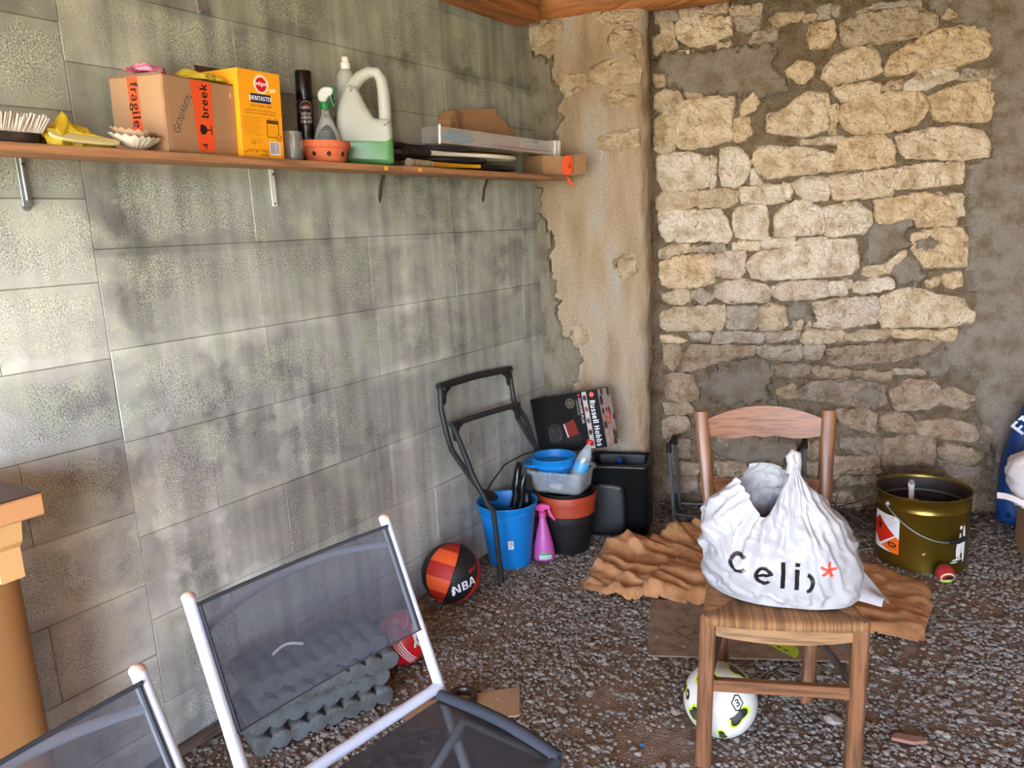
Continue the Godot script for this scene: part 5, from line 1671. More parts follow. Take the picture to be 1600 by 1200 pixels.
func celio_bag() -> void:
	var o := thing("shopping_bag", "crumpled white plastic shopping bag with black lettering and orange asterisk on the rush chair", "bag", Vector3(-0.468, 0, -1.875), 0.3898)
	var base := [Vector3(0.195, 0.457, -0.17), Vector3(0.182, 0.457, -0.065), Vector3(0.10, 0.457, -0.030), Vector3(0.03, 0.457, -0.032), Vector3(-0.04, 0.457, -0.042), Vector3(-0.10, 0.457, -0.068), Vector3(-0.148, 0.457, -0.112), Vector3(-0.18, 0.457, -0.18), Vector3(-0.150, 0.457, -0.24), Vector3(-0.06, 0.457, -0.27), Vector3(0.06, 0.457, -0.27), Vector3(0.15, 0.457, -0.24)]
	var belly := [Vector3(0.208, 0.545, -0.15), Vector3(0.192, 0.55, -0.062), Vector3(0.12, 0.56, -0.012), Vector3(0.04, 0.56, 0.0), Vector3(-0.04, 0.56, -0.004), Vector3(-0.11, 0.57, -0.02), Vector3(-0.168, 0.585, -0.055), Vector3(-0.194, 0.60, -0.12), Vector3(-0.175, 0.57, -0.20), Vector3(-0.07, 0.57, -0.25), Vector3(0.06, 0.57, -0.25), Vector3(0.17, 0.56, -0.21)]
	var shoulder := [Vector3(0.158, 0.675, -0.13), Vector3(0.150, 0.685, -0.075), Vector3(0.085, 0.70, -0.035), Vector3(0.036, 0.70, -0.026), Vector3(-0.02, 0.655, -0.032), Vector3(-0.075, 0.635, -0.052), Vector3(-0.145, 0.66, -0.070), Vector3(-0.185, 0.70, -0.12), Vector3(-0.15, 0.69, -0.18), Vector3(-0.075, 0.70, -0.20), Vector3(0.04, 0.70, -0.20), Vector3(0.13, 0.68, -0.17)]
	var rim := [Vector3(0.068, 0.755, -0.11), Vector3(0.058, 0.785, -0.085), Vector3(0.044, 0.822, -0.072), Vector3(0.030, 0.838, -0.066), Vector3(0.010, 0.785, -0.070), Vector3(-0.035, 0.690, -0.072), Vector3(-0.072, 0.735, -0.080), Vector3(-0.103, 0.786, -0.105), Vector3(-0.088, 0.765, -0.145), Vector3(-0.070, 0.812, -0.150), Vector3(0.018, 0.806, -0.140), Vector3(0.060, 0.768, -0.130)]
	var around := func(a: Array, t: float) -> Vector3:
		var k: int = int(floorf(t)) % 12
		var u: float = t - floorf(t)
		return a[k].cubic_interpolate(a[(k + 1) % 12], a[(k + 11) % 12], a[(k + 2) % 12], u)
	var f := noise(1.0, 2, FastNoiseLite.TYPE_SIMPLEX_SMOOTH, 812)
	var cols := 180
	var nr := 52
	var rows: Array = []
	for i in nr + 1:
		var v := float(i) / nr
		var line := PackedVector3Array()
		for j in cols + 1:
			var t := 12.0 * (j % cols) / cols
			var p0: Vector3 = around.call(base, t)
			var p1: Vector3 = around.call(belly, t)
			var p2: Vector3 = around.call(shoulder, t)
			var p3: Vector3 = around.call(rim, t)
			var w := v * 3.0
			var p: Vector3
			if w < 1.0: p = p0.cubic_interpolate(p1, p0 + (p0 - p1) * 0.6 + Vector3(0, 0.05, 0), p2, w)
			elif w < 2.0: p = p1.cubic_interpolate(p2, p0, p3, w - 1.0)
			else: p = p2.cubic_interpolate(p3, p1, p3 + (p3 - p2) * 0.5, w - 2.0)
			var out := Vector3(p.x - 0.01, 0, p.z + 0.13).normalized()
			# sharp folds: long ones running up to the knot, short crossing ones lower down
			var kn := Vector2(p.x - 0.03, p.y - 0.86)
			var fall := absf(f.get_noise_2d(atan2(kn.x, -kn.y) * 3.6 + signf(p.z + 0.13) * 4.0, kn.length() * 1.8))
			var cross := absf(f.get_noise_2d(p.x * 5.5 + 31.0, p.y * 7.5 + p.x * 4.0 + p.z * 5.0))
			var small := absf(f.get_noise_2d(p.x * 18.0 + p.y * 12.0, p.y * 20.0 - p.x * 8.0 + p.z * 12.0))
			var amt := smoothstep(0.0, 0.10, v) * (1.0 - 0.45 * smoothstep(0.85, 1.0, v))
			var d := (0.033 * (0.26 - fall) + 0.022 * (0.26 - cross) + 0.011 * (0.3 - small)) * amt
			if p.z > -0.09 and p.y < 0.63 and p.y > 0.50: d *= 0.55
			line.append(p + out * d + Vector3(0, 0.012 * (0.3 - cross) * amt, 0))
		rows.append(line)
	var b := MB.new()
	b.smooth(1)
	for i in nr:
		for j in cols:
			var q := [rows[i][j], rows[i][j + 1], rows[i + 1][j + 1], rows[i + 1][j]]
			var uv: Array = []
			for p in q: uv.append(Vector2((p.x + 0.25) / 0.5, (0.90 - p.y) / 0.5) if p.z > -0.13 else Vector2(0.02, 0.02))
			b.quad(q[0], q[3], q[2], q[1], uv[0], uv[3], uv[2], uv[1])
	b.smooth(-1)
	for j in cols: b.tri(Vector3(0, 0.457, -0.15), rows[0][j], rows[0][j + 1])
	var im := canvas(1024, 1024, Color(0.66, 0.655, 0.655))
	var px := func(x: float, y: float) -> Vector2: return Vector2((x + 0.25) / 0.5 * 1024.0, (0.90 - y) / 0.5 * 1024.0)
	var blk := Color(0.10, 0.09, 0.085)
	var w := 22.0
	ink_ring(im, px.call(-0.108, 0.582), Vector2(42, 42), w, blk, 0.80, 5.55)
	ink_ring(im, px.call(-0.048, 0.556), Vector2(38, 44), w, blk, 0.75, 6.1)
	ink_line(im, px.call(-0.066, 0.552), px.call(-0.030, 0.564), w * 0.8, blk)
	ink_line(im, px.call(-0.001, 0.598), px.call(-0.002, 0.525), w + 1, blk)
	ink_line(im, px.call(0.034, 0.577), px.call(0.033, 0.521), w + 1, blk)
	ink_line(im, px.call(0.0345, 0.596), px.call(0.034, 0.585), w + 1, blk)
	ink_ring(im, px.call(0.055, 0.541), Vector2(34, 48), w, blk, -1.35, 1.45)
	for k in 5:
		var an := -PI / 2 + 0.12 + TAU * k / 5.0
		var c: Vector2 = px.call(0.109, 0.577)
		ink_line(im, c, c + Vector2(cos(an), sin(an)) * 44.0, 15, Color(0.93, 0.30, 0.20))
	var bm := print_mat(im, 0.33)
	bm.backlight_enabled = true
	bm.backlight = Color(0.10, 0.10, 0.10)
	obj("bag_body", b, bm, o)
	b = MB.new()
	b.tube([Vector3(0.030, 0.812, -0.078), Vector3(0.029, 0.835, -0.078), Vector3(0.024, 0.853, -0.080), Vector3(0.030, 0.862, -0.084), Vector3(0.040, 0.857, -0.086), Vector3(0.040, 0.835, -0.084), Vector3(0.035, 0.808, -0.082)], [0.017, 0.013, 0.012, 0.011, 0.012, 0.013, 0.016], 12)
	var wm := mat(Color(0.66, 0.655, 0.655), 0.33, {"backlight_enabled": true, "backlight": Color(0.10, 0.10, 0.10)})
	obj("twisted_handle", b, wm, o)
	rows = []
	for i in 9:
		var line := PackedVector3Array()
		for j in 7:
			var u := j / 6.0
			var v := i / 8.0
			line.append(Vector3(0.176 + 0.072 * v + 0.045 * u * (1.0 - 0.25 * v), 0.472 - 0.012 * v + 0.012 * sin(u * 5.0) * (0.3 + v) + 0.050 * u * (1.0 - v), -0.070 + 0.018 * v - 0.075 * u + 0.02 * u * v))
		rows.append(line)
	b = MB.new()
	b.sheet(rows, 0.0008)
	obj("loose_handle", b, wm, o, "loose handle hanging over the seat corner")


# ------------------------------------------------------------------ folding chairs with mesh cloth
func mesh_chair(label: String, at: Vector3, turn: float) -> Node3D:
	var o := thing("folding_chair", label, "folding chair", at, turn, "folding chairs with grey mesh cloth")
	var white := mat(Color(0.80, 0.84, 0.90), 0.28, {"clearcoat_enabled": true, "clearcoat": 0.4})
	var cloth := mat(Color(0.28, 0.31, 0.36, 0.66), 0.75, {"transparency": BaseMaterial3D.TRANSPARENCY_ALPHA})
	var seat_cloth := mat(Color(0.15, 0.16, 0.185, 0.88), 0.8, {"transparency": BaseMaterial3D.TRANSPARENCY_ALPHA})
	var hem := mat(Color(0.20, 0.22, 0.25), 0.8)
	for s in [-1.0, 1.0]:
		var b := MB.new()
		b.tube([Vector3(s * 0.238, 0.815, -0.149), Vector3(s * 0.238, 0.44, -0.006), Vector3(s * 0.238, 0.03, 0.150), Vector3(s * 0.238, 0.012, 0.157)], 0.0125, 14)
		obj("back_tube", b, white, o)
		b = MB.new()
		b.ball(Vector3(s * 0.238, 0.817, -0.150), Vector3(0.0135, 0.010, 0.0135), 14, 8)
		obj("end_cap", b, mat(Color(0.82, 0.74, 0.66), 0.5), o, "cream plastic end cap")
		b = MB.new()
		b.tube([Vector3(s * 0.212, 0.425, 0.345), Vector3(s * 0.212, 0.41, 0.10), Vector3(s * 0.212, 0.012, -0.16)], 0.011, 12)
		obj("rear_leg", b, white, o)
	var b := MB.new()
	b.tube([Vector3(-0.238, 0.440, -0.004), Vector3(0.238, 0.440, -0.004)], 0.0125, 12)
	obj("hinge_bar", b, white, o)
	b = MB.new()
	b.tube([Vector3(-0.238, 0.045, 0.145), Vector3(0.238, 0.045, 0.145)], 0.010, 12)
	b.tube([Vector3(-0.212, 0.05, -0.135), Vector3(0.212, 0.05, -0.135)], 0.010, 12)
	obj("floor_bar", b, white, o)
	b = MB.new()
	var rod: Array = []
	for k in 13:
		var q := k / 6.0 - 1.0
		rod.append(Vector3(q * 0.236, 0.752 + 0.008 * q + 0.020 * (1.0 - q * q), -0.132 - 0.050 * (1.0 - q * q)))
	b.tube(rod, 0.0085, 10)
	obj("bowed_rod", b, white, o)
	# back cloth
	var rows: Array = []
	for i in 9:
		var line := PackedVector3Array()
		var y := 0.572 + 0.232 * i / 8.0
		for j in 17:
			var q := j / 8.0 - 1.0
			line.append(Vector3(q * 0.232, y, -0.006 - (y - 0.44) * 0.381 + 0.012 - 0.010 * (1.0 - q * q)))
		rows.append(line)
	b = MB.new()
	b.grid(rows)
	obj("back_cloth", b, cloth, o)
	for yy in [0.572, 0.804]:
		b = MB.new()
		var pts: Array = []
		for j in 9:
			var q := j / 4.0 - 1.0
			pts.append(Vector3(q * 0.232, yy, -0.006 - (yy - 0.44) * 0.381 + 0.012 - 0.010 * (1.0 - q * q)))
		b.tube(pts, 0.004 if yy > 0.7 else 0.0018, 6)
		obj("hem", b, hem, o)
	for s in [-1.0, 1.0]:
		b = MB.new()
		b.tube([Vector3(s * 0.226, 0.572, -0.045), Vector3(s * 0.226, 0.804, -0.134)], 0.0028, 6)
		obj("hem", b, hem, o)
	# seat cloth, rolled down over the tubes at both sides
	rows = []
	for i in 13:
		var line := PackedVector3Array()
		var z := 0.03 + 0.325 * i / 12.0
		for j in 19:
			var q := j / 9.0 - 1.0
			var sag := -0.020 * (1.0 - q * q) * sin(PI * i / 12.0)
			var drop := -0.030 * maxf(0.0, (absf(q) - 0.88) / 0.12)
			line.append(Vector3(q * 0.226, 0.438 + 0.012 * sin(i / 12.0 * PI) - 0.02 * maxf(0.0, i / 12.0 - 0.6) + sag + drop, z))
		rows.append(line)
	b = MB.new()
	b.grid(rows, true)
	obj("seat_cloth", b, seat_cloth, o)
	for s in [-1.0, 1.0]:
		b = MB.new()
		var pts: Array = []
		for i in 13: pts.append(Vector3(s * 0.216, 0.434 + 0.012 * sin(i / 12.0 * PI) - 0.02 * maxf(0.0, i / 12.0 - 0.6), 0.02 + 0.335 * i / 12.0))
		b.tube(pts, 0.0145, 10)
		obj("side_hem", b, hem, o)
	b = MB.new()
	b.tube([Vector3(-0.21, 0.422, 0.352), Vector3(0.21, 0.422, 0.352)], 0.012, 10)
	obj("front_hem", b, hem, o)
	b = MB.new()
	b.box(Transform3D(Basis(Vector3.BACK, 0.1) * Basis(Vector3.RIGHT, 0.35), Vector3(0.10, 0.385, 0.10)), Vector3(0.030, 0.055, 0.0008))
	obj("care_tag", b, mat(Color(0.80, 0.80, 0.78), 0.7), o, "white care tag")
	return o


# ------------------------------------------------------------------ balls
func ball_thing(called: String, label: String, at: Vector3, r: float, im: Image, rough: float, spin: Basis) -> void:
	var o := thing(called, label, "ball", at)
	var b := MB.new()
	b.ball(Vector3.ZERO, Vector3.ONE * r, 56, 36)
	var m := obj("cover", b, print_mat(im, rough), o)
	m.basis = spin


func balls() -> void:
	var to_cam := func(at: Vector3) -> Basis: return Basis(Vector3.UP, atan2(-at.x, -at.z)) * Basis(Vector3.RIGHT, -atan2(1.45 - at.y, Vector2(at.x, at.z).length()))
	# basketball
	var blk := Color(0.085, 0.085, 0.09)
	var red := Color(0.68, 0.13, 0.07)
	var im := canvas(1024, 512, blk)
	for s in [[615, 780], [100, 270]]:
		for k in 5:
			var y := 60 + k * 80
			ink_poly(im, PackedVector2Array([Vector2(s[0], y), Vector2(s[1], y), Vector2(s[1], y + 80), Vector2(s[0], y + 80)]), Color(0.90, 0.35, 0.13) if k % 2 else red)
		ink_poly(im, PackedVector2Array([Vector2(s[0], 0), Vector2(s[1], 0), Vector2(s[1], 60), Vector2(s[0], 60)]), red)
		ink_poly(im, PackedVector2Array([Vector2(s[0], 460), Vector2(s[1], 460), Vector2(s[1], 512), Vector2(s[0], 512)]), Color(0.90, 0.35, 0.13))
	ink_poly(im, PackedVector2Array([Vector2(935, 0), Vector2(1024, 0), Vector2(1024, 512), Vector2(935, 512)]), Color(0.75, 0.17, 0.09))
	for x in [612, 783, 930, 97, 273, 440]: ink_line(im, Vector2(x, 0), Vector2(x, 512), 8, Color(0.02, 0.02, 0.02))
	ink_text(im, "NBA", Vector2(868, 300), 52, g(0.93), -0.75, true, 1.0)
	ink_poly(im, PackedVector2Array([Vector2(800, 345), Vector2(812, 335), Vector2(842, 372), Vector2(830, 384)]), g(0.9))
	ink_text(im, "SPORT", Vector2(895, 200), 20, Color(0.8, 0.2, 0.12), -0.75)
	var p := Vector3(-1.868, 0.12, -2.249)
	ball_thing("basketball", "black basketball with orange and red banded panels against the block wall", p, 0.12, im, 0.6, to_cam.call(p) * Basis(Vector3.BACK, -0.38))
	# football under the chair
	var wht := Color(0.88, 0.87, 0.82)
	im = canvas(1024, 512, wht)
	var lime := Color(0.80, 0.92, 0.20)
	for c in [[700, 150, 80, 0.3], [845, 330, 74, -0.5], [628, 330, 66, 1.2], [905, 120, 70, 0.8], [520, 200, 70, 0.2], [120, 150, 80, 0.4], [300, 330, 80, 0.9], [420, 140, 70, 0.1], [760, 450, 70, 0.4], [80, 360, 70, 0.5], [240, 80, 70, 0.2]]:
		var cc := Vector2(c[0], c[1])
		for lay in [[1.0, lime], [0.78, Color(0.16, 0.17, 0.15)]]:
			var pts := PackedVector2Array()
			for k in 24:
				var t := TAU * k / 24.0
				var rr: float = c[2] * lay[0] * (0.55 + 0.40 * pow(absf(cos(1.5 * t)), 1.5))
				pts.append(cc + (Vector2(cos(t) * 1.1, sin(t) * 0.8) * rr).rotated(c[3]))
			ink_poly(im, pts, lay[1])
		for k in 6: ink_line(im, cc + Vector2(-30, -18 + k * 7).rotated(c[3]), cc + Vector2(22, -14 + k * 6).rotated(c[3]), 2, g(0.5))
	ink_oval(im, Vector2(768, 268), Vector2(92, 74), wht)
	ink_ring(im, Vector2(768, 268), Vector2(92, 74), 3, Color(0.76, 0.75, 0.70))
	ink_poly(im, PackedVector2Array([Vector2(812, 272), Vector2(832, 238), Vector2(852, 238), Vector2(872, 272), Vector2(852, 306), Vector2(832, 306)]), g(0.12))
	ink_poly(im, PackedVector2Array([Vector2(818, 272), Vector2(836, 244), Vector2(848, 244), Vector2(866, 272), Vector2(848, 300), Vector2(836, 300)]), wht)
	ink_text(im, "3", Vector2(842, 272), 30, g(0.08), -0.35, true)
	ink_text(im, "OFFICIAL", Vector2(700, 270), 13, g(0.35), PI / 2)
	ink_text(im, "SIZE & WEIGHT", Vector2(722, 270), 10, g(0.4), PI / 2)
	ink_oval(im, Vector2(596, 235), Vector2(18, 24), g(0.1))
	ink_poly(im, PackedVector2Array([Vector2(588, 222), Vector2(604, 232), Vector2(590, 246)]), wht)
	p = Vector3(-0.662, 0.1035, -1.960)
	ball_thing("football", "white football with black patches edged in lime green, under the chair", p, 0.1035, im, 0.4, to_cam.call(p) * Basis(Vector3.BACK, 0.1))
	# red football behind the edging
	im = canvas(1024, 512, Color(0.80, 0.10, 0.13))
	ink_poly(im, PackedVector2Array([Vector2(820, 0), Vector2(900, 0), Vector2(880, 250), Vector2(850, 300), Vector2(825, 200)]), Color(0.15, 0.16, 0.42))
	ink_line(im, Vector2(815, 0), Vector2(860, 310), 16, g(0.9))
	ink_ring(im, Vector2(900, 200), Vector2(70, 90), 14, g(0.88))
	for k in 4: ink_ring(im, Vector2(960, 180), Vector2(232 + k * 16, 200 + k * 14), 7, g(0.9), 1.7, 3.3)
	ink_ring(im, Vector2(730, 120), Vector2(70, 110), 12, Color(0.72, 0.72, 0.80), -1.2, 1.2)
	ink_text(im, "FRANCE", Vector2(760, 210), 26, Color(0.2, 0.2, 0.4), 0.4)
	p = Vector3(-1.738, 0.0925, -1.800)
	ball_thing("football", "red football with white stripes behind the stacked grey edging", p, 0.0925, im, 0.35, to_cam.call(p) * Basis(Vector3.BACK, -0.2))
	# two-coloured tennis ball
	im = canvas(256, 128, Color(0.62, 0.13, 0.13))
	ink_poly(im, PackedVector2Array([Vector2(0, 96), Vector2(256, 96), Vector2(256, 128), Vector2(0, 128)]), Color(0.80, 0.84, 0.35))
	ink_poly(im, PackedVector2Array([Vector2(176, 96), Vector2(190, 82), Vector2(210, 76), Vector2(232, 80), Vector2(236, 96)]), Color(0.06, 0.06, 0.06))
	ink_ring(im, Vector2(206, 102), Vector2(42, 34), 6, Color(0.88, 0.82, 0.68), PI, TAU)
	ink_ring(im, Vector2(192, 34), Vector2(40, 24), 4, Color(0.85, 0.78, 0.6), PI, TAU)
	p = Vector3(-0.198, 0.036, -3.286)
	ball_thing("tennis_ball", "small red and yellow play tennis ball at the foot of the golden tin", p, 0.036, im, 0.95, to_cam.call(p) * Basis(Vector3.BACK, 0.2))


# ------------------------------------------------------------------ corner by the block wall
func mower_handle() -> void:
	var o := thing("mower_handle", "grey folding tubular mower handle leaning against the block wall", "handle", Vector3(-1.79, 0, -2.47))
	var off := -o.position
	var gm := mat(Color(0.17, 0.18, 0.18), 0.5, {"metallic": 0.2})
	var pm := mat(Color(0.10, 0.105, 0.105), 0.6)
	var run := func(called: String, pts: Array, r: float, mm: Material) -> void:
		var q: Array = []
		for p in pts: q.append(p + off)
		var b := MB.new()
		b.tube(q, r, 12)
		obj(called, b, mm, o)
	run.call("upper_tube", [Vector3(-1.975, 0.848, -2.395), Vector3(-1.965, 0.763, -2.380), Vector3(-1.945, 0.66, -2.380), Vector3(-1.93, 0.592, -2.385), Vector3(-1.895, 0.47, -2.445), Vector3(-1.855, 0.372, -2.490)], 0.0115, gm)
	run.call("upper_tube", [Vector3(-1.975, 0.830, -2.905), Vector3(-1.955, 0.69, -2.900), Vector3(-1.938, 0.602, -2.903), Vector3(-1.915, 0.50, -2.955), Vector3(-1.89, 0.42, -3.00)], 0.0115, gm)
	run.call("grip_bar", [Vector3(-1.975, 0.855, -2.385), Vector3(-1.978, 0.852, -2.65), Vector3(-1.975, 0.836, -2.915)], 0.0150, pm)
	run.call("lower_tube", [Vector3(-1.925, 0.695, -2.395), Vector3(-1.905, 0.615, -2.415), Vector3(-1.86, 0.47, -2.43), Vector3(-1.805, 0.352, -2.445), Vector3(-1.792, 0.325, -2.458), Vector3(-1.79, 0.28, -2.463), Vector3(-1.778, 0.005, -2.468)], 0.0115, gm)
	run.call("lower_tube", [Vector3(-1.925, 0.668, -2.885), Vector3(-1.91, 0.60, -2.925), Vector3(-1.90, 0.448, -2.985), Vector3(-1.915, 0.2, -3.02), Vector3(-1.92, 0.005, -3.02)], 0.0115, gm)
	run.call("cross_bar", [Vector3(-1.925, 0.700, -2.385), Vector3(-1.928, 0.690, -2.64), Vector3(-1.925, 0.676, -2.895)], 0.0125, gm)
	run.call("foot_sleeve", [Vector3(-1.7815, 0.085, -2.4665), Vector3(-1.778, 0.002, -2.468)], 0.0135, pm)
	run.call("control_cable", [Vector3(-1.855, 0.372, -2.490), Vector3(-1.87, 0.40, -2.56), Vector3(-1.86, 0.46, -2.66), Vector3(-1.84, 0.475, -2.78), Vector3(-1.84, 0.46, -2.90)], 0.0035, pm)
	for c in [[Vector3(-1.972, 0.822, -2.402), 1.0], [Vector3(-1.972, 0.806, -2.898), -1.0], [Vector3(-1.922, 0.672, -2.405), 1.0], [Vector3(-1.922, 0.650, -2.878), -1.0]]:
		var b := MB.new()
		var s: float = c[1]
		puff(b, round_off(poly2([0, 0.034, 0.055 * s, 0.034, 0.05 * s, 0.014, 0.018 * s, 0.0, 0.012 * s, -0.045, -0.008 * s, -0.045, -0.010 * s, 0.03]), 1), 0.010, 0.004, Transform3D(Basis(Vector3.UP, PI / 2), c[0] + off))
		obj("corner_plate", b, pm, o)
	var b := MB.new()
	puff(b, round_off(poly2([-0.045, 0.03, -0.02, 0.045, 0.03, 0.02, 0.075, -0.015, 0.06, -0.035, 0.0, -0.02]), 2), 0.012, 0.005, Transform3D(Basis(Vector3.UP, PI / 2), Vector3(-1.835, 0.372, -2.478) + off))
	obj("pivot_plate", b, pm, o)
	b = MB.new()
	for q in [[Vector3(-1.818, 0.352, -2.452), 0.006], [Vector3(-1.962, 0.845, -2.405), 0.004], [Vector3(-1.962, 0.828, -2.90), 0.004]]:
		b = MB.new()
		b.ball(q[0] + off, Vector3.ONE * q[1], 10, 8)
		obj("bolt", b, M.steel, o)


func buckets_and_pots() -> void:
	# blue bucket
	var blue := mat(Color(0.05, 0.47, 0.76), 0.38)
	var o := thing("blue_bucket", "bright blue plastic bucket behind the mower handle's foot", "bucket", Vector3(-1.865, 0, -2.668))
	var b := MB.new()
	b.lathe([Vector2(0, 0.006), Vector2(0.086, 0.006), Vector2(0.088, 0.0), Vector2(0.093, 0.002), Vector2(0.100, 0.06), Vector2(0.126, 0.262), Vector2(0.131, 0.263), Vector2(0.135, 0.285), Vector2(0.139, 0.290), Vector2(0.137, 0.294), Vector2(0.129, 0.291), Vector2(0.123, 0.262), Vector2(0.090, 0.014), Vector2(0, 0.012)], 48)
	obj("bucket_body", b, blue, o)
	var im := canvas(96, 128, g(0.92))
	for k in 11: ink_line(im, Vector2(10 + k * 7.4, 10), Vector2(10 + k * 7.4, 70), 2 + (k * 5 % 3), g(0.15))
	for k in 3: ink_line(im, Vector2(12, 86 + k * 12), Vector2(80 - k * 14, 86 + k * 12), 5, g(0.35))
	b = face(0.024, 0.040, 0.0)
	var st := obj("price_label", b, print_mat(im), o, "white barcode label")
	st.transform = Transform3D(Basis(Vector3.UP, 0.66) * Basis(Vector3.RIGHT, 0.125), Vector3(sin(0.66) * 0.1115, 0.105, cos(0.66) * 0.1115))
	b = MB.new()
	b.tube([Vector3(-0.10, 0.262, 0.088), Vector3(-0.03, 0.256, 0.134), Vector3(0.06, 0.250, 0.122), Vector3(0.125, 0.262, 0.045)], 0.003, 8)
	obj("bail", b, blue, o)
	# black folded sheet standing in it
	o = thing("black_bin_liner", "crumpled black plastic sheeting standing in the blue bucket", "plastic sheeting", Vector3(-1.858, 0.016, -2.69))
	b = MB.new()
	var f := noise(1.0, 2, FastNoiseLite.TYPE_SIMPLEX_SMOOTH, 66)
	for k in 3:
		var pts: Array = []
		var rad: Array = []
		for i in 12:
			var t := i / 11.0
			pts.append(Vector3(-0.03 + 0.03 * k + 0.035 * t, 0.02 + (0.40 - 0.05 * k) * t, -0.02 + 0.012 * k - 0.055 * t) + Vector3(f.get_noise_2d(t * 7.0, k * 9.0), 0, f.get_noise_2d(t * 7.0, k * 9.0 + 40.0)) * 0.012)
			rad.append(0.030 * (1.0 - 0.45 * t) * (1.0 + 0.35 * f.get_noise_2d(t * 15.0, k * 5.0 + 3.0)))
		b.tube(pts, rad, 9)
	b.ball(Vector3(0.02, 0.15, 0.01), Vector3(0.075, 0.09, 0.07), 14, 10)
	obj("sheeting", b, mat(Color(0.03, 0.03, 0.032), 0.3), o)
	# pink trigger sprayer
	o = thing("pink_sprayer", "pink plastic trigger sprayer beside the blue bucket", "spray bottle", Vector3(-1.747, 0, -2.770))
	b = MB.new()
	b.lathe([Vector2(0, 0.002), Vector2(0.044, 0.002), Vector2(0.048, 0.006), Vector2(0.049, 0.02), Vector2(0.047, 0.055), Vector2(0.034, 0.110), Vector2(0.022, 0.160), Vector2(0.0155, 0.190), Vector2(0.0135, 0.200)], 32)
	obj("bottle_body", b, mat(Color(0.78, 0.36, 0.68, 0.80), 0.35, {"transparency": BaseMaterial3D.TRANSPARENCY_ALPHA}), o)
	b = MB.new()
	b.lathe([Vector2(0, 0.006), Vector2(0.045, 0.006), Vector2(0.045, 0.054), Vector2(0, 0.055)], 28)
	obj("liquid", b, mat(Color(0.72, 0.42, 0.72), 0.3), o)
	b = MB.new()
	b.lathe([Vector2(0.013, 0.196), Vector2(0.0165, 0.198), Vector2(0.0165, 0.222), Vector2(0.011, 0.226), Vector2(0, 0.226)], 20)
	puff(b, round_off(poly2([-0.030, 0.236, -0.022, 0.226, 0.010, 0.224, 0.016, 0.234, 0.040, 0.240, 0.042, 0.254, 0.012, 0.262, -0.022, 0.256]), 1), 0.011, 0.005, Transform3D(Basis(Vector3.UP, 0.2), Vector3.ZERO))
	puff(b, round_off(poly2([0.022, 0.244, 0.034, 0.244, 0.048, 0.210, 0.064, 0.190, 0.056, 0.186, 0.036, 0.206]), 1), 0.008, 0.004, Transform3D(Basis(Vector3.UP, 0.2), Vector3.ZERO))
	obj("trigger_head", b, mat(Color(0.83, 0.30, 0.56), 0.4), o, "bright pink trigger head")
	im = canvas(128, 96, Color(0.80, 0.86, 0.84))
	ink_poly(im, PackedVector2Array([Vector2(0, 0), Vector2(128, 0), Vector2(128, 38), Vector2(0, 38)]), Color(0.35, 0.62, 0.35))
	for k in 4: ink_line(im, Vector2(10, 50 + k * 11), Vector2(60 + (k * 31) % 40, 50 + k * 11), 4, Color(0.3, 0.4, 0.55))
	for k in 7: ink_line(im, Vector2(84 + k * 5, 56), Vector2(84 + k * 5, 88), 2, g(0.15))
	b = MB.new()
	for k in 10:
		var t0 := 0.10 + 0.115 * k
		var t1 := 0.10 + 0.115 * (k + 1)
		b.quad(Vector3(sin(t0) * 0.0497, 0.014, cos(t0) * 0.0497), Vector3(sin(t1) * 0.0497, 0.014, cos(t1) * 0.0497), Vector3(sin(t1) * 0.0490, 0.044, cos(t1) * 0.0490), Vector3(sin(t0) * 0.0490, 0.044, cos(t0) * 0.0490), Vector2(k / 10.0, 1), Vector2((k + 1) / 10.0, 1), Vector2((k + 1) / 10.0, 0), Vector2(k / 10.0, 0))
	obj("label", b, print_mat(im), o, "green and white label")
	# pots
	o = thing("black_pot", "black plastic plant pot carrying the orange pot by the sprayer", "plant pot", Vector3(-1.705, 0, -2.925))
	b = MB.new()
	b.lathe([Vector2(0, 0.004), Vector2(0.086, 0.004), Vector2(0.090, 0.0), Vector2(0.094, 0.01), Vector2(0.118, 0.160), Vector2(0.1265, 0.162), Vector2(0.1275, 0.186), Vector2(0.124, 0.187), Vector2(0.1155, 0.160), Vector2(0.090, 0.012), Vector2(0, 0.010)], 44)
	obj("pot_body", b, mat(Color(0.055, 0.055, 0.06), 0.55), o)
	o = thing("orange_pot", "terracotta coloured plastic pot with a broad rim set in the black pot", "plant pot", Vector3(-1.705, 0.0, -2.925))
	b = MB.new()
	b.lathe([Vector2(0, 0.05), Vector2(0.088, 0.05), Vector2(0.092, 0.054), Vector2(0.109, 0.160), Vector2(0.118, 0.1868), Vector2(0.1262, 0.188), Vector2(0.127, 0.236), Vector2(0.133, 0.238), Vector2(0.138, 0.278), Vector2(0.135, 0.282), Vector2(0.129, 0.276), Vector2(0.122, 0.236), Vector2(0.088, 0.062), Vector2(0, 0.06)], 44)
	obj("pot_body", b, mat(Color(0.62, 0.22, 0.10), 0.5), o)
	o = thing("black_pot", "thin black nursery pot nested inside the orange pot's rim", "plant pot", Vector3(-1.705, 0.0, -2.925))
	b = MB.new()
	b.lathe([Vector2(0, 0.085), Vector2(0.082, 0.085), Vector2(0.117, 0.262), Vector2(0.122, 0.280), Vector2(0.1225, 0.2915), Vector2(0.119, 0.292), Vector2(0.113, 0.262), Vector2(0.080, 0.092), Vector2(0, 0.090)], 44)
	obj("pot_body", b, mat(Color(0.04, 0.04, 0.045), 0.45), o)
	# clear tub
	o = thing("clear_tub", "cloudy clear plastic storage tub standing on the pots", "tub", Vector3(-1.722, 0.2925, -2.915), 0.13)
	b = MB.new()
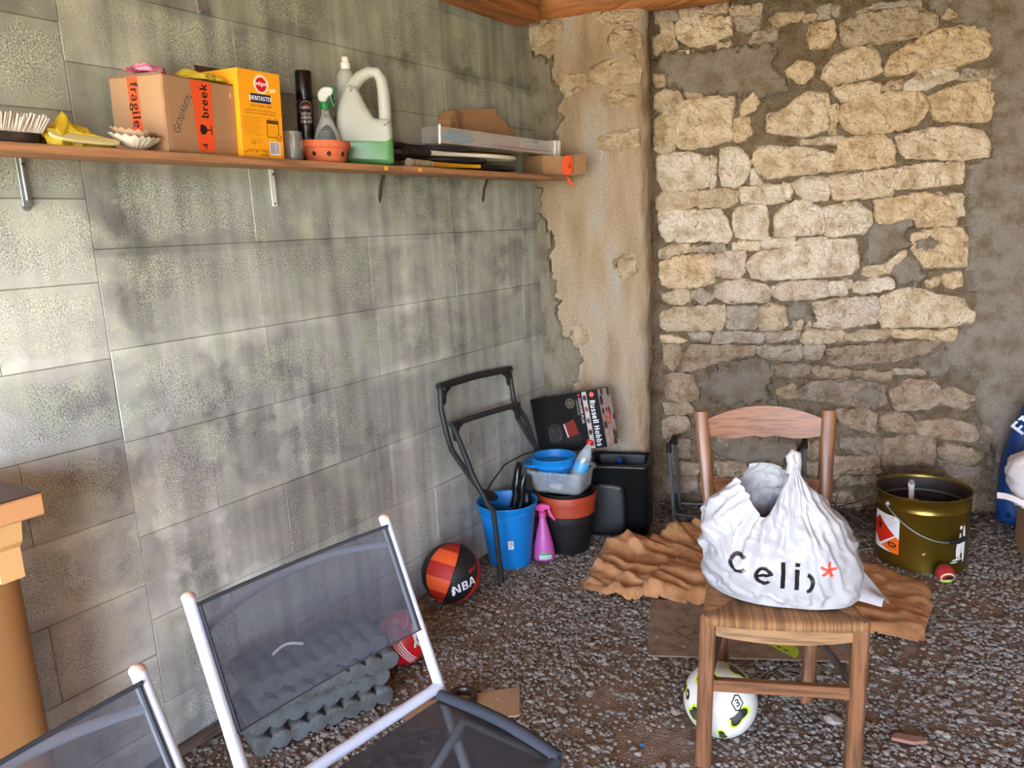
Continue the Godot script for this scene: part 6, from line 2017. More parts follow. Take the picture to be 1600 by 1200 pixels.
	var ring := func(w: float, d: float, y: float) -> PackedVector3Array:
		var line := PackedVector3Array()
		var r := 0.03
		for q in 4:
			for k in 6:
				var t := PI / 2 * q + PI / 2 * k / 5.0
				var cx: float = (w / 2 - r) * (1.0 if q == 0 or q == 3 else -1.0)
				var cz: float = (d / 2 - r) * (1.0 if q < 2 else -1.0)
				line.append(Vector3(cx + r * cos(t), y, cz + r * sin(t)))
		line.append(line[0])
		return line
	b.grid([ring.call(0.10, 0.06, 0.001), ring.call(0.225, 0.165, 0.001), ring.call(0.235, 0.175, 0.012), ring.call(0.252, 0.192, 0.085), ring.call(0.274, 0.214, 0.088), ring.call(0.276, 0.216, 0.104), ring.call(0.262, 0.202, 0.104), ring.call(0.246, 0.186, 0.085), ring.call(0.230, 0.170, 0.014), ring.call(0.10, 0.06, 0.004)], true)
	obj("tub_body", b, M.frost, o)
	# mop wringer
	o = thing("mop_wringer", "bright blue mop wringer basket resting in the clear tub", "wringer", Vector3(-1.763, 0.413, -2.915), 0.20)
	o.scale = Vector3.ONE * 0.97
	b = MB.new()
	var sky := mat(Color(0.07, 0.50, 0.79), 0.4)
	b.lathe([Vector2(0.092, -0.0105), Vector2(0.098, -0.010), Vector2(0.104, 0.024), Vector2(0.110, 0.028), Vector2(0.108, 0.032), Vector2(0.100, 0.030), Vector2(0.088, -0.002), Vector2(0.074, -0.030), Vector2(0.077, -0.032), Vector2(0.092, -0.012)], 44)
	obj("rim", b, sky, o)
	b = MB.new()
	puff(b, round_off(poly2([-0.145, -0.05, -0.10, -0.085, 0.07, -0.085, 0.088, -0.05, 0.088, 0.06, 0.07, 0.085, -0.10, 0.085, -0.145, 0.04]), 2), 0.005, 0.003, Transform3D(Basis(Vector3.RIGHT, -PI / 2), Vector3(0, -0.006, 0)))
	var cut := obj("flange", b, sky, o)
	cut.set_meta("label", "flat flange with pouring lip")
	b = MB.new()
	for k in 22:
		var t := TAU * k / 22.0
		var t2 := TAU * (k + 0.5) / 22.0
		b.tube([Vector3(cos(t) * 0.074, -0.03, sin(t) * 0.074), Vector3(cos(t2) * 0.066, -0.055, sin(t2) * 0.066), Vector3(cos(t) * 0.056, -0.085, sin(t) * 0.056)], 0.0035, 6)
		b.tube([Vector3(cos(t) * 0.074, -0.03, sin(t) * 0.074), Vector3(cos(t - 0.143) * 0.066, -0.055, sin(t - 0.143) * 0.066), Vector3(cos(t) * 0.056, -0.085, sin(t) * 0.056)], 0.0035, 6)
	b.lathe([Vector2(0, -0.092), Vector2(0.060, -0.092), Vector2(0.064, -0.083), Vector2(0.058, -0.083), Vector2(0, -0.086)], 28)
	obj("basket", b, sky, o, "pierced draining basket")
	# bottles in the tub
	o = thing("plastic_bottle", "clear plastic water bottle with red cap leaning in the clear tub", "bottle", Vector3(-1.655, 0.312, -2.905))
	o.basis = Basis(Vector3.BACK, -0.30) * Basis(Vector3.RIGHT, -0.25)
	b = MB.new()
	b.lathe([Vector2(0, 0.004), Vector2(0.026, 0.0), Vector2(0.032, 0.006), Vector2(0.033, 0.05), Vector2(0.0315, 0.06), Vector2(0.033, 0.07), Vector2(0.033, 0.13), Vector2(0.030, 0.155), Vector2(0.018, 0.185), Vector2(0.0125, 0.200), Vector2(0.0125, 0.208)], 28)
	obj("bottle_body", b, mat(Color(0.85, 0.90, 0.92, 0.26), 0.06, {"transparency": BaseMaterial3D.TRANSPARENCY_ALPHA}), o)
	b = MB.new()
	b.lathe([Vector2(0.0145, 0.206), Vector2(0.015, 0.208), Vector2(0.015, 0.224), Vector2(0.013, 0.226), Vector2(0, 0.226)], 20)
	obj("cap", b, mat(Color(0.75, 0.13, 0.10), 0.4), o, "red screw cap")
	b = MB.new()
	b.lathe([Vector2(0.0334, 0.075), Vector2(0.0336, 0.076), Vector2(0.0336, 0.118), Vector2(0.0334, 0.119)], 28)
	obj("label_band", b, mat(Color(0.30, 0.62, 0.82), 0.4), o, "pale blue label band")
	o = thing("plastic_bottle", "small white bottle with red cap lying in the bottom of the clear tub", "bottle", Vector3(-1.722, 0.318, -2.858))
	o.basis = Basis(Vector3.UP, 0.13) * Basis(Vector3.BACK, PI / 2).scaled(Vector3.ONE * 0.62)
	b = MB.new()
	b.lathe([Vector2(0, -0.05), Vector2(0.024, -0.05), Vector2(0.025, 0.0), Vector2(0.021, 0.025), Vector2(0.014, 0.045)], 22)
	obj("bottle_body", b, mat(Color(0.80, 0.80, 0.80), 0.4), o)
	b = MB.new()
	b.lathe([Vector2(0.016, 0.044), Vector2(0.017, 0.046), Vector2(0.017, 0.062), Vector2(0, 0.063)], 18)
	obj("cap", b, mat(Color(0.76, 0.17, 0.13), 0.4), o, "red cap")
	# black bin
	o = thing("black_bin", "large black open plastic container with a stepped front below the pictured carton", "container", Vector3(-1.595, 0, -3.262), 0.30)
	b = MB.new()
	b.grid([ring.call(0.12, 0.06, 0.0), ring.call(0.27, 0.205, 0.0), ring.call(0.285, 0.22, 0.012), ring.call(0.300, 0.235, 0.33), ring.call(0.308, 0.243, 0.335), ring.call(0.308, 0.243, 0.350), ring.call(0.270, 0.205, 0.352), ring.call(0.262, 0.197, 0.335), ring.call(0.250, 0.185, 0.02), ring.call(0.12, 0.06, 0.012)], true)
	var jet := mat(Color(0.030, 0.033, 0.040), 0.45)
	obj("bin_body", b, jet, o)
	b = MB.new()
	puff(b, round_off(poly2([-0.150, 0.0, 0.035, 0.0, 0.045, 0.03, 0.045, 0.235, 0.02, 0.265, -0.152, 0.272, -0.158, 0.03]), 2), 0.035, 0.022, Transform3D(Basis.IDENTITY, Vector3(0, 0.004, 0.110)))
	obj("stepped_front", b, jet, o)
	im = canvas(96, 128, Color(0.08, 0.17, 0.55))
	ink_poly(im, PackedVector2Array([Vector2(22, 30), Vector2(74, 30), Vector2(74, 92), Vector2(22, 92)]), g(0.85))
	ink_line(im, Vector2(22, 60), Vector2(74, 60), 12, Color(0.7, 0.15, 0.2))
	ink_oval(im, Vector2(48, 50), Vector2(9, 9), Color(0.15, 0.25, 0.6))
	b = face(0.034, 0.040, 0.0)
	st = obj("blue_sticker", b, print_mat(im, 0.4), o, "blue sticker with a white panel")
	st.position = Vector3(-0.118, 0.216, 0.1462)
	o = thing("plastic_bottle", "blue capped bottle standing inside the black container", "bottle", Vector3(-1.600, 0.021, -3.262))
	b = MB.new()
	b.lathe([Vector2(0, 0.0), Vector2(0.038, 0.0), Vector2(0.040, 0.006), Vector2(0.040, 0.22), Vector2(0.018, 0.29), Vector2(0.014, 0.31)], 24)
	obj("bottle_body", b, mat(Color(0.25, 0.27, 0.30), 0.3), o)
	b = MB.new()
	b.lathe([Vector2(0.016, 0.308), Vector2(0.0165, 0.31), Vector2(0.0165, 0.328), Vector2(0, 0.33)], 20)
	obj("cap", b, mat(Color(0.05, 0.22, 0.50), 0.4), o, "blue cap")


func appliance_box() -> void:
	var o := thing("appliance_box", "black printed coffee maker carton leaning behind the black container", "box", Vector3(-1.800, 0.540, -3.185))
	o.basis = Basis(Vector3.UP, 0.03) * Basis(Vector3.BACK, 0.20) * Basis(Vector3.RIGHT, -0.08)
	var w := 0.375
	var h := 0.275
	var d := 0.13
	var b := MB.new()
	b.box(Transform3D(Basis.IDENTITY, Vector3.ZERO), Vector3(w, h, d), 0.002)
	obj("box_body", b, mat(Color(0.035, 0.032, 0.032), 0.4), o)
	var im := canvas(512, 376, Color(0.045, 0.04, 0.04))
	ink_poly(im, PackedVector2Array([Vector2(70, 200), Vector2(330, 180), Vector2(330, 340), Vector2(70, 350)]), Color(0.09, 0.08, 0.08))
	ink_oval(im, Vector2(150, 250), Vector2(54, 66), Color(0.20, 0.18, 0.18))
	ink_oval(im, Vector2(146, 246), Vector2(42, 52), Color(0.10, 0.09, 0.09))
	for k in 5: ink_line(im, Vector2(112 + k * 18, 210), Vector2(108 + k * 20, 300), 4, Color(0.42, 0.38, 0.38))
	ink_ring(im, Vector2(190, 235), Vector2(44, 52), 10, Color(0.03, 0.03, 0.03), -1.3, 1.3)
	ink_poly(im, PackedVector2Array([Vector2(222, 196), Vector2(306, 168), Vector2(332, 270), Vector2(240, 290)]), Color(0.46, 0.15, 0.12))
	ink_poly(im, PackedVector2Array([Vector2(222, 196), Vector2(232, 193), Vector2(250, 288), Vector2(240, 290)]), Color(0.80, 0.75, 0.74))
	ink_poly(im, PackedVector2Array([Vector2(214, 292), Vector2(340, 270), Vector2(344, 312), Vector2(218, 330)]), Color(0.15, 0.13, 0.13))
	ink_ring(im, Vector2(300, 62), Vector2(30, 30), 6, Color(0.50, 0.45, 0.36))
	ink_oval(im, Vector2(300, 62), Vector2(20, 20), Color(0.36, 0.32, 0.27))
	ink_text(im, "COLOURS PLUS", Vector2(376, 120), 17, Color(0.85, 0.82, 0.80), PI / 2)
	ink_text(im, "COFFEE MAKER", Vector2(352, 96), 10, Color(0.6, 0.58, 0.56), PI / 2)
	ink_poly(im, PackedVector2Array([Vector2(366, 8), Vector2(382, 8), Vector2(382, 24), Vector2(366, 24)]), Color(0.75, 0.2, 0.15))
	ink_poly(im, PackedVector2Array([Vector2(398, 0), Vector2(432, 0), Vector2(432, 376), Vector2(398, 376)]), Color(0.74, 0.69, 0.67))
	for k in 5: ink_oval(im, Vector2(415, 40 + k * 76), Vector2(13, 18), [Color(0.22, 0.12, 0.08), Color(0.62, 0.35, 0.25), Color(0.35, 0.32, 0.33)][k % 3])
	ink_text(im, "Russell Hobbs", Vector2(468, 214), 38, g(0.95), PI / 2, true, 0.86)
	ink_oval(im, Vector2(470, 24), Vector2(17, 17), Color(0.86, 0.36, 0.28))
	obj("printed_front", face(w - 0.004, h - 0.004, 0.0), print_mat(im, 0.35), o, "black front with the coffee maker picture").position = Vector3(0, -h / 2 + 0.002, d / 2 + 0.0006)
	im = canvas(256, 376, Color(0.72, 0.67, 0.66))
	var r2 := RandomNumberGenerator.new()
	r2.seed = 5
	for k in 26:
		var c := Vector2(r2.randf_range(0, 256), r2.randf_range(0, 376))
		var rr := r2.randf_range(18, 34)
		ink_oval(im, c + Vector2(3, 3), Vector2(rr + 4, rr + 4), Color(0.60, 0.55, 0.54))
		ink_oval(im, c, Vector2(rr, rr), [Color(0.80, 0.77, 0.75), Color(0.10, 0.07, 0.06), Color(0.34, 0.22, 0.15), Color(0.83, 0.70, 0.58), Color(0.22, 0.13, 0.09)][k % 5])
	ink_oval(im, Vector2(128, 190), Vector2(52, 52), Color(0.80, 0.33, 0.28))
	ink_text(im, "HOT", Vector2(128, 176), 26, Color(0.96, 0.82, 0.78), PI / 2 - 1.3)
	ink_text(im, "RED", Vector2(128, 210), 20, Color(0.96, 0.82, 0.78), PI / 2 - 1.3)
	var sd := obj("printed_side", face(d - 0.004, h - 0.004, 0.0), print_mat(im, 0.35), o, "grey side with cups pattern")
	sd.rotation.y = PI / 2
	sd.position = Vector3(w / 2 + 0.0006, -h / 2 + 0.002, 0)


# ------------------------------------------------------------------ along the rubble wall
func tin_and_rack() -> void:
	var o := thing("paint_tin", "large golden metal tin with a flammable label and white paint runs", "tin", Vector3(-0.308, 0, -3.498), 0.06)
	var b := MB.new()
	b.lathe([Vector2(0, 0.006), Vector2(0.172, 0.006), Vector2(0.174, 0.0), Vector2(0.179, 0.002), Vector2(0.178, 0.012), Vector2(0.178, 0.245), Vector2(0.181, 0.250), Vector2(0.1815, 0.254), Vector2(0.179, 0.259), Vector2(0.182, 0.305), Vector2(0.187, 0.309), Vector2(0.187, 0.313), Vector2(0.182, 0.314), Vector2(0.178, 0.308), Vector2(0.1755, 0.259), Vector2(0.1745, 0.012), Vector2(0, 0.010)], 64)
	obj("tin_body", b, mat(Color(0.50, 0.42, 0.13), 0.28, {"metallic": 0.85, "clearcoat_enabled": true, "clearcoat": 0.4, "clearcoat_roughness": 0.2}), o)
	b = MB.new()
	b.lathe([Vector2(0.1805, 0.3085), Vector2(0.1765, 0.300), Vector2(0.1742, 0.259), Vector2(0.1735, 0.02)], 48)
	obj("inner_wall", b, mat(Color(0.17, 0.13, 0.10), 0.6), o, "dark brown inside wall")  # inside of the tin coloured dark brown
	b = MB.new()
	b.lathe([Vector2(0.164, 0.246), Vector2(0.1715, 0.246), Vector2(0.1715, 0.252), Vector2(0.164, 0.252)], 48)
	obj("inner_ring", b, M.steel, o)
	b = MB.new()
	b.lathe([Vector2(0.170, 0.215), Vector2(0, 0.216)], 40)
	obj("dark_contents", b, mat(Color(0.09, 0.065, 0.045), 0.3), o, "dark dried contents")
	var im := canvas(256, 384, g(0.90))
	ink_poly(im, PackedVector2Array([Vector2(60, 40), Vector2(222, 200), Vector2(80, 330), Vector2(0, 250), Vector2(0, 110)]), Color(0.83, 0.16, 0.08))
	ink_poly(im, PackedVector2Array([Vector2(230, 208), Vector2(256, 230), Vector2(256, 384), Vector2(200, 384), Vector2(96, 346)]), Color(0.95, 0.42, 0.08))
	ink_poly(im, PackedVector2Array([Vector2(62, 170), Vector2(48, 140), Vector2(66, 96), Vector2(74, 122), Vector2(86, 112), Vector2(90, 150), Vector2(80, 172)]), Color(0.05, 0.04, 0.04))
	ink_line(im, Vector2(44, 180), Vector2(92, 184), 6, Color(0.05, 0.04, 0.04))
	ink_oval(im, Vector2(200, 300), Vector2(38, 26), Color(0.06, 0.05, 0.05))
	ink_oval(im, Vector2(200, 300), Vector2(24, 14), Color(0.85, 0.38, 0.08))
	ink_line(im, Vector2(160, 330), Vector2(236, 336), 5, Color(0.5, 0.2, 0.05))
	ink_poly(im, PackedVector2Array([Vector2(170, 16), Vector2(214, 14), Vector2(212, 28), Vector2(172, 30)]), Color(0.85, 0.80, 0.25))
	for k in 5: ink_line(im, Vector2(150, 48 + k * 16), Vector2(236 - (k * 23) % 40, 48 + k * 16), 4, g(0.55))
	b = MB.new()
	for k in 12:
		var t0 := -1.22 + 0.066 * k
		var t1 := -1.22 + 0.066 * (k + 1)
		b.quad(Vector3(sin(t0), 0, cos(t0)) * 0.1787 + Vector3(0, 0.062, 0), Vector3(sin(t1), 0, cos(t1)) * 0.1787 + Vector3(0, 0.062, 0), Vector3(sin(t1), 0, cos(t1)) * 0.1787 + Vector3(0, 0.222, 0), Vector3(sin(t0), 0, cos(t0)) * 0.1787 + Vector3(0, 0.222, 0), Vector2(k / 12.0, 1), Vector2((k + 1) / 12.0, 1), Vector2((k + 1) / 12.0, 0), Vector2(k / 12.0, 0))
	obj("hazard_label", b, print_mat(im, 0.4), o, "white label with red and orange hazard diamonds")
	b = MB.new()
	var pts: Array = []
	for k in 15:
		var t := -0.75 + 1.35 * k / 14.0
		pts.append(Vector3(sin(t) * 0.190, 0.268 - 0.125 * sin(PI * 0.5 * k / 14.0), cos(t) * 0.190))
	b.tube(pts, 0.0028, 8)
	obj("bail_wire", b, M.steel, o, "thin wire bail")
	b = MB.new()
	b.tube([Vector3(sin(0.60) * 0.192, 0.143, cos(0.60) * 0.192), Vector3(sin(0.78) * 0.195, 0.145, cos(0.78) * 0.195), Vector3(sin(0.98) * 0.194, 0.152, cos(0.98) * 0.194)], 0.009, 10)
	obj("bail_grip", b, M.black_rough, o, "black bail grip")
	b = MB.new()
	b.ball(Vector3(sin(-0.75) * 0.181, 0.270, cos(-0.75) * 0.181), Vector3.ONE * 0.011, 14, 10)
	obj("bail_ear", b, M.steel, o)
	b = MB.new()
	for s in [[0.86, 0.06, 0.13, 0.006], [0.93, 0.05, 0.17, 0.008], [1.00, 0.08, 0.14, 0.005], [1.07, 0.04, 0.20, 0.009], [0.78, 0.045, 0.052, 0.02], [0.95, 0.185, 0.20, 0.008], [0.88, 0.055, 0.062, 0.03]]:
		var t: float = s[0]
		b.ball(Vector3(sin(t) * 0.1785, (s[1] + s[2]) / 2, cos(t) * 0.1785), Vector3(s[3], (s[2] - s[1]) / 2, 0.002), 10, 8, Basis(Vector3.UP, t))
	for s in [[0.10, 0.085, 0.004], [0.14, 0.09, 0.002]]:
		b.ball(Vector3(sin(s[0]) * 0.1785, s[1], cos(s[0]) * 0.1785), Vector3(s[2], s[2], 0.002), 8, 6, Basis(Vector3.UP, s[0]))
	obj("paint_runs", b, mat(Color(0.85, 0.84, 0.80), 0.5), o, "white paint runs")
	o = thing("paint_brush", "white handled paint brush standing inside the golden tin", "brush", Vector3(-0.352, 0.2165, -3.520))
	o.rotation.z = 0.03
	b = MB.new()
	puff(b, round_off(poly2([-0.012, 0.02, 0.012, 0.02, 0.010, 0.075, 0.015, 0.105, 0.0, 0.116, -0.015, 0.105, -0.010, 0.075]), 2), 0.009, 0.005)
	obj("handle", b, M.white_paint, o)
	b = MB.new()
	b.ball(Vector3(0.002, 0.108, 0.007), Vector3(0.012, 0.012, 0.007), 14, 10)
	obj("handle_end", b, mat(Color(0.45, 0.44, 0.44), 0.5), o, "grey handle end")
	b = MB.new()
	b.box(Transform3D(Basis.IDENTITY, Vector3(0, 0.018, 0)), Vector3(0.05, 0.03, 0.014), 0.002)
	obj("ferrule", b, M.steel, o)
	# tube rack
	o = thing("tube_rack", "low rack of grey tubes with black corner joints behind the chair", "rack", Vector3(-1.13, 0, -3.60))
	var gm := mat(Color(0.36, 0.38, 0.40), 0.4, {"metallic": 0.4})
	var legs := [Vector3(-1.40, 0, -3.46), Vector3(-1.43, 0, -3.615), Vector3(-0.832, 0, -3.478), Vector3(-0.850, 0, -3.78)]
	for p in legs:
		b = MB.new()
		b.tube([p - o.position, p - o.position + Vector3(-0.022 if p.x < -1.0 else 0.0, 0.385, 0.008)], 0.0085, 10)
		obj("leg", b, gm, o)
		b = MB.new()
		b.tube([p - o.position + Vector3(-0.020 if p.x < -1.0 else 0.0, 0.350, 0.007), p - o.position + Vector3(-0.022 if p.x < -1.0 else 0.0, 0.396, 0.008)], 0.0135, 10)
		obj("corner_joint", b, M.black_rough, o)
	for k in 2:
		var a: Vector3 = legs[k * 2] - o.position + Vector3(-0.022 if k == 0 else 0.0, 0.386, 0.008)
		var c: Vector3 = legs[k * 2 + 1] - o.position + Vector3(-0.022 if k == 0 else 0.0, 0.386, 0.008)
		b = MB.new()
		b.tube([a, c], 0.0100, 8)
		obj("end_bar", b, M.black_rough, o)
		b = MB.new()
		b.tube([legs[k] - o.position + Vector3(0, 0.03, 0), legs[k + 2] - o.position + Vector3(0, 0.03, 0)], 0.006, 8)
		obj("bottom_rail", b, gm, o)
	# brushwood
	var base_mat := [mat(Color(0.17, 0.125, 0.10), 0.9), mat(Color(0.24, 0.18, 0.14), 0.9), mat(Color(0.12, 0.09, 0.075), 0.9)]
	for k in 26:
		var u := 0.20 + 0.10 * k if k < 6 else 0.52 + 0.026 * (k - 6)
		var depth := 0.050 + 0.0062 * k if k < 6 else 0.050 + 0.0062 * 6 + 0.0088 * (k - 6) + (0.034 if k >= 8 else 0.0)   # each twig lies in a layer of its own
		var p0 := BACK_O + BACK_U * u + BACK_N * depth
		var t := thing("dry_twig", "thin dry brown twig in the tangle along the foot of the rubble wall", "twig", p0, 0.0, "brushwood at the foot of the rubble wall")
		var lean := rng.randf_range(-1.3, 1.3) if k < 18 else -1.0
		var len := rng.randf_range(0.22, 0.5)
		pts = [Vector3.ZERO + Vector3(0, 0.004, 0)]
		var rad: Array = [0.0035]
		var dir := (BACK_U * signf(lean) + Vector3.UP * rng.randf_range(0.10, 0.85)).normalized()
		for i in 5:
			var q: Vector3 = pts[-1] + dir * len / 5.0 + BACK_N * rng.randf_range(-0.0012, 0.0012)
			q.y = maxf(q.y, 0.006)
			pts.append(q)
			rad.append(0.0035 * (1.0 - 0.13 * (i + 1)))
			dir = (dir + BACK_U * rng.randf_range(-0.3, 0.3) + Vector3(0.0, rng.randf_range(-0.25, 0.2), 0.0)).normalized()
		b = MB.new()
		b.tube(pts, rad, 6)
		obj("stem", b, base_mat[k % 3], t)
		b = MB.new()
		b.tube([pts[2], pts[2] + dir.rotated(BACK_N.normalized(), 0.8) * 0.07, pts[2] + dir.rotated(BACK_N.normalized(), 0.6) * 0.13], [0.0022, 0.0017, 0.001], 5)
		obj("side_shoot", b, base_mat[k % 3], t)
	# fallen leaves and crumbs of mortar along the wall foot
	var leaf := MB.new()
	leaf.smooth(-1)
	leaf.tri(Vector3(-1, 0, 0), Vector3(0, 0.2, 0.5), Vector3(1, 0, 0))
	leaf.tri(Vector3(-1, 0, 0), Vector3(1, 0, 0), Vector3(0, 0.25, -0.5))
	var mm := MultiMesh.new()
	mm.transform_format = MultiMesh.TRANSFORM_3D
	mm.use_colors = true
	mm.mesh = leaf.mesh()
	mm.instance_count = 1500
	for k in 1500:
		var u := rng.randf_range(0.02, 1.7)
		var off := absf(rng.randfn(0.0, 0.16)) + 0.035
		var p := BACK_O + BACK_U * u + BACK_N * off
		var s := rng.randf_range(0.006, 0.016)
		mm.set_instance_transform(k, Transform3D(Basis.from_euler(Vector3(rng.randf_range(-0.6, 0.6), rng.randf() * TAU, rng.randf_range(-0.6, 0.6))).scaled(Vector3.ONE * s), p + Vector3(0, 0.006 + rng.randf() * 0.02 * maxf(0.0, 1.0 - off * 4.0), 0)))
		var v := rng.randf_range(0.03, 0.12)
		mm.set_instance_color(k, Color(v * 1.25, v * 0.9, v * 0.65))
	var mi := MultiMeshInstance3D.new()
	var ground := get_node("floor")
	mi.name = numbered(ground, "leaf_litter")
	mi.multimesh = mm
	mi.material_override = M.gravel
	mi.set_meta("kind", "stuff")
	ground.add_child(mi, true)


func right_edge() -> void:
	var o := thing("carton", "brown carton under the white sack at the right edge", "box", Vector3(0.30, 0, -3.72), 0.14)
	var b := MB.new()
	b.box(Transform3D(Basis.IDENTITY, Vector3(0, 0.115, 0)), Vector3(0.50, 0.23, 0.36), 0.003)
	obj("carton_body", b, M.kraft, o)
	b = MB.new()
	b.box(Transform3D(Basis.IDENTITY, Vector3(0, 0.115, 0.1806)), Vector3(0.497, 0.05, 0.0008))
	obj("tape", b, M.kraft_dark, o)
	o = thing("white_sack", "full white plastic sack lying on the carton at the right edge", "sack", Vector3(0.25, 0.231, -3.70), 0.05)
	var f := noise(1.0, 3, FastNoiseLite.TYPE_SIMPLEX_SMOOTH, 91)
	var rows: Array = []
	for i in 21:
		var t := i / 20.0
		var line := PackedVector3Array()
		for j in 49:
			var an := TAU * (j % 48) / 48.0
			var r := sin(PI * minf(1.0, 0.10 + t * 0.9)) if t > 0.45 else lerpf(0.86, 1.0, t / 0.45)
			r = maxf(r, 0.0)
			if i == 20: r = 0.0
			var cr := absf(f.get_noise_3d(cos(an) * 3.0, t * 4.0, sin(an) * 3.0)) * 0.05
			line.append(Vector3(cos(an) * (0.29 * r - cr * r), 0.003 + 0.33 * t - cr * t, -sin(an) * (0.17 * r - cr * r)))
		rows.append(line)
	b = MB.new()
	b.grid(rows)
	var wm := mat(Color(0.86, 0.82, 0.81), 0.4)
	obj("sack_body", b, wm, o)
	b = MB.new()
	var hem: Array = []
	for i in 5:
		var line := PackedVector3Array()
		for j in 13:
			var q := j / 12.0
			line.append(Vector3(-0.30 + 0.34 * q, 0.060 - 0.045 * q - 0.018 * i / 4.0 + 0.006 * sin(q * 14.0), 0.075 + 0.095 * q + 0.02 * i / 4.0))
		hem.append(line)
	b.sheet(hem, 0.004)
	obj("seam_hem", b, wm, o, "flat sealed hem")
	o = thing("blue_sack", "blue printed sack leaning behind the white sack at the right edge", "sack", Vector3(0.30, 0.0, -4.04), 0.05)
	b = MB.new()
	puff(b, round_off(poly2([-0.34, 0.0, 0.30, 0.0, 0.32, 0.40, 0.26, 0.78, -0.18, 0.76, -0.27, 0.60, -0.35, 0.36, -0.36, 0.1]), 2), 0.07, 0.055)
	obj("sack_body", b, mat(Color(0.07, 0.22, 0.42), 0.4), o)
	for s in [["S", -0.235, 0.55], ["FI", -0.28, 0.50]]:
		var tm := TextMesh.new()
		var sf := SystemFont.new()
		sf.font_names = PackedStringArray(["Droid Sans"])
		sf.font_weight = 700
		tm.font = sf
		tm.font_size = 32
		tm.pixel_size = 0.0026
		tm.depth = 0.001
		tm.text = s[0]
		var tmo := obj("lettering", tm, mat(Color(0.78, 0.80, 0.84), 0.5), o, "white lettering")
		tmo.position = Vector3(s[1], s[2], 0.0705)
		tmo.rotation.z = 0.9


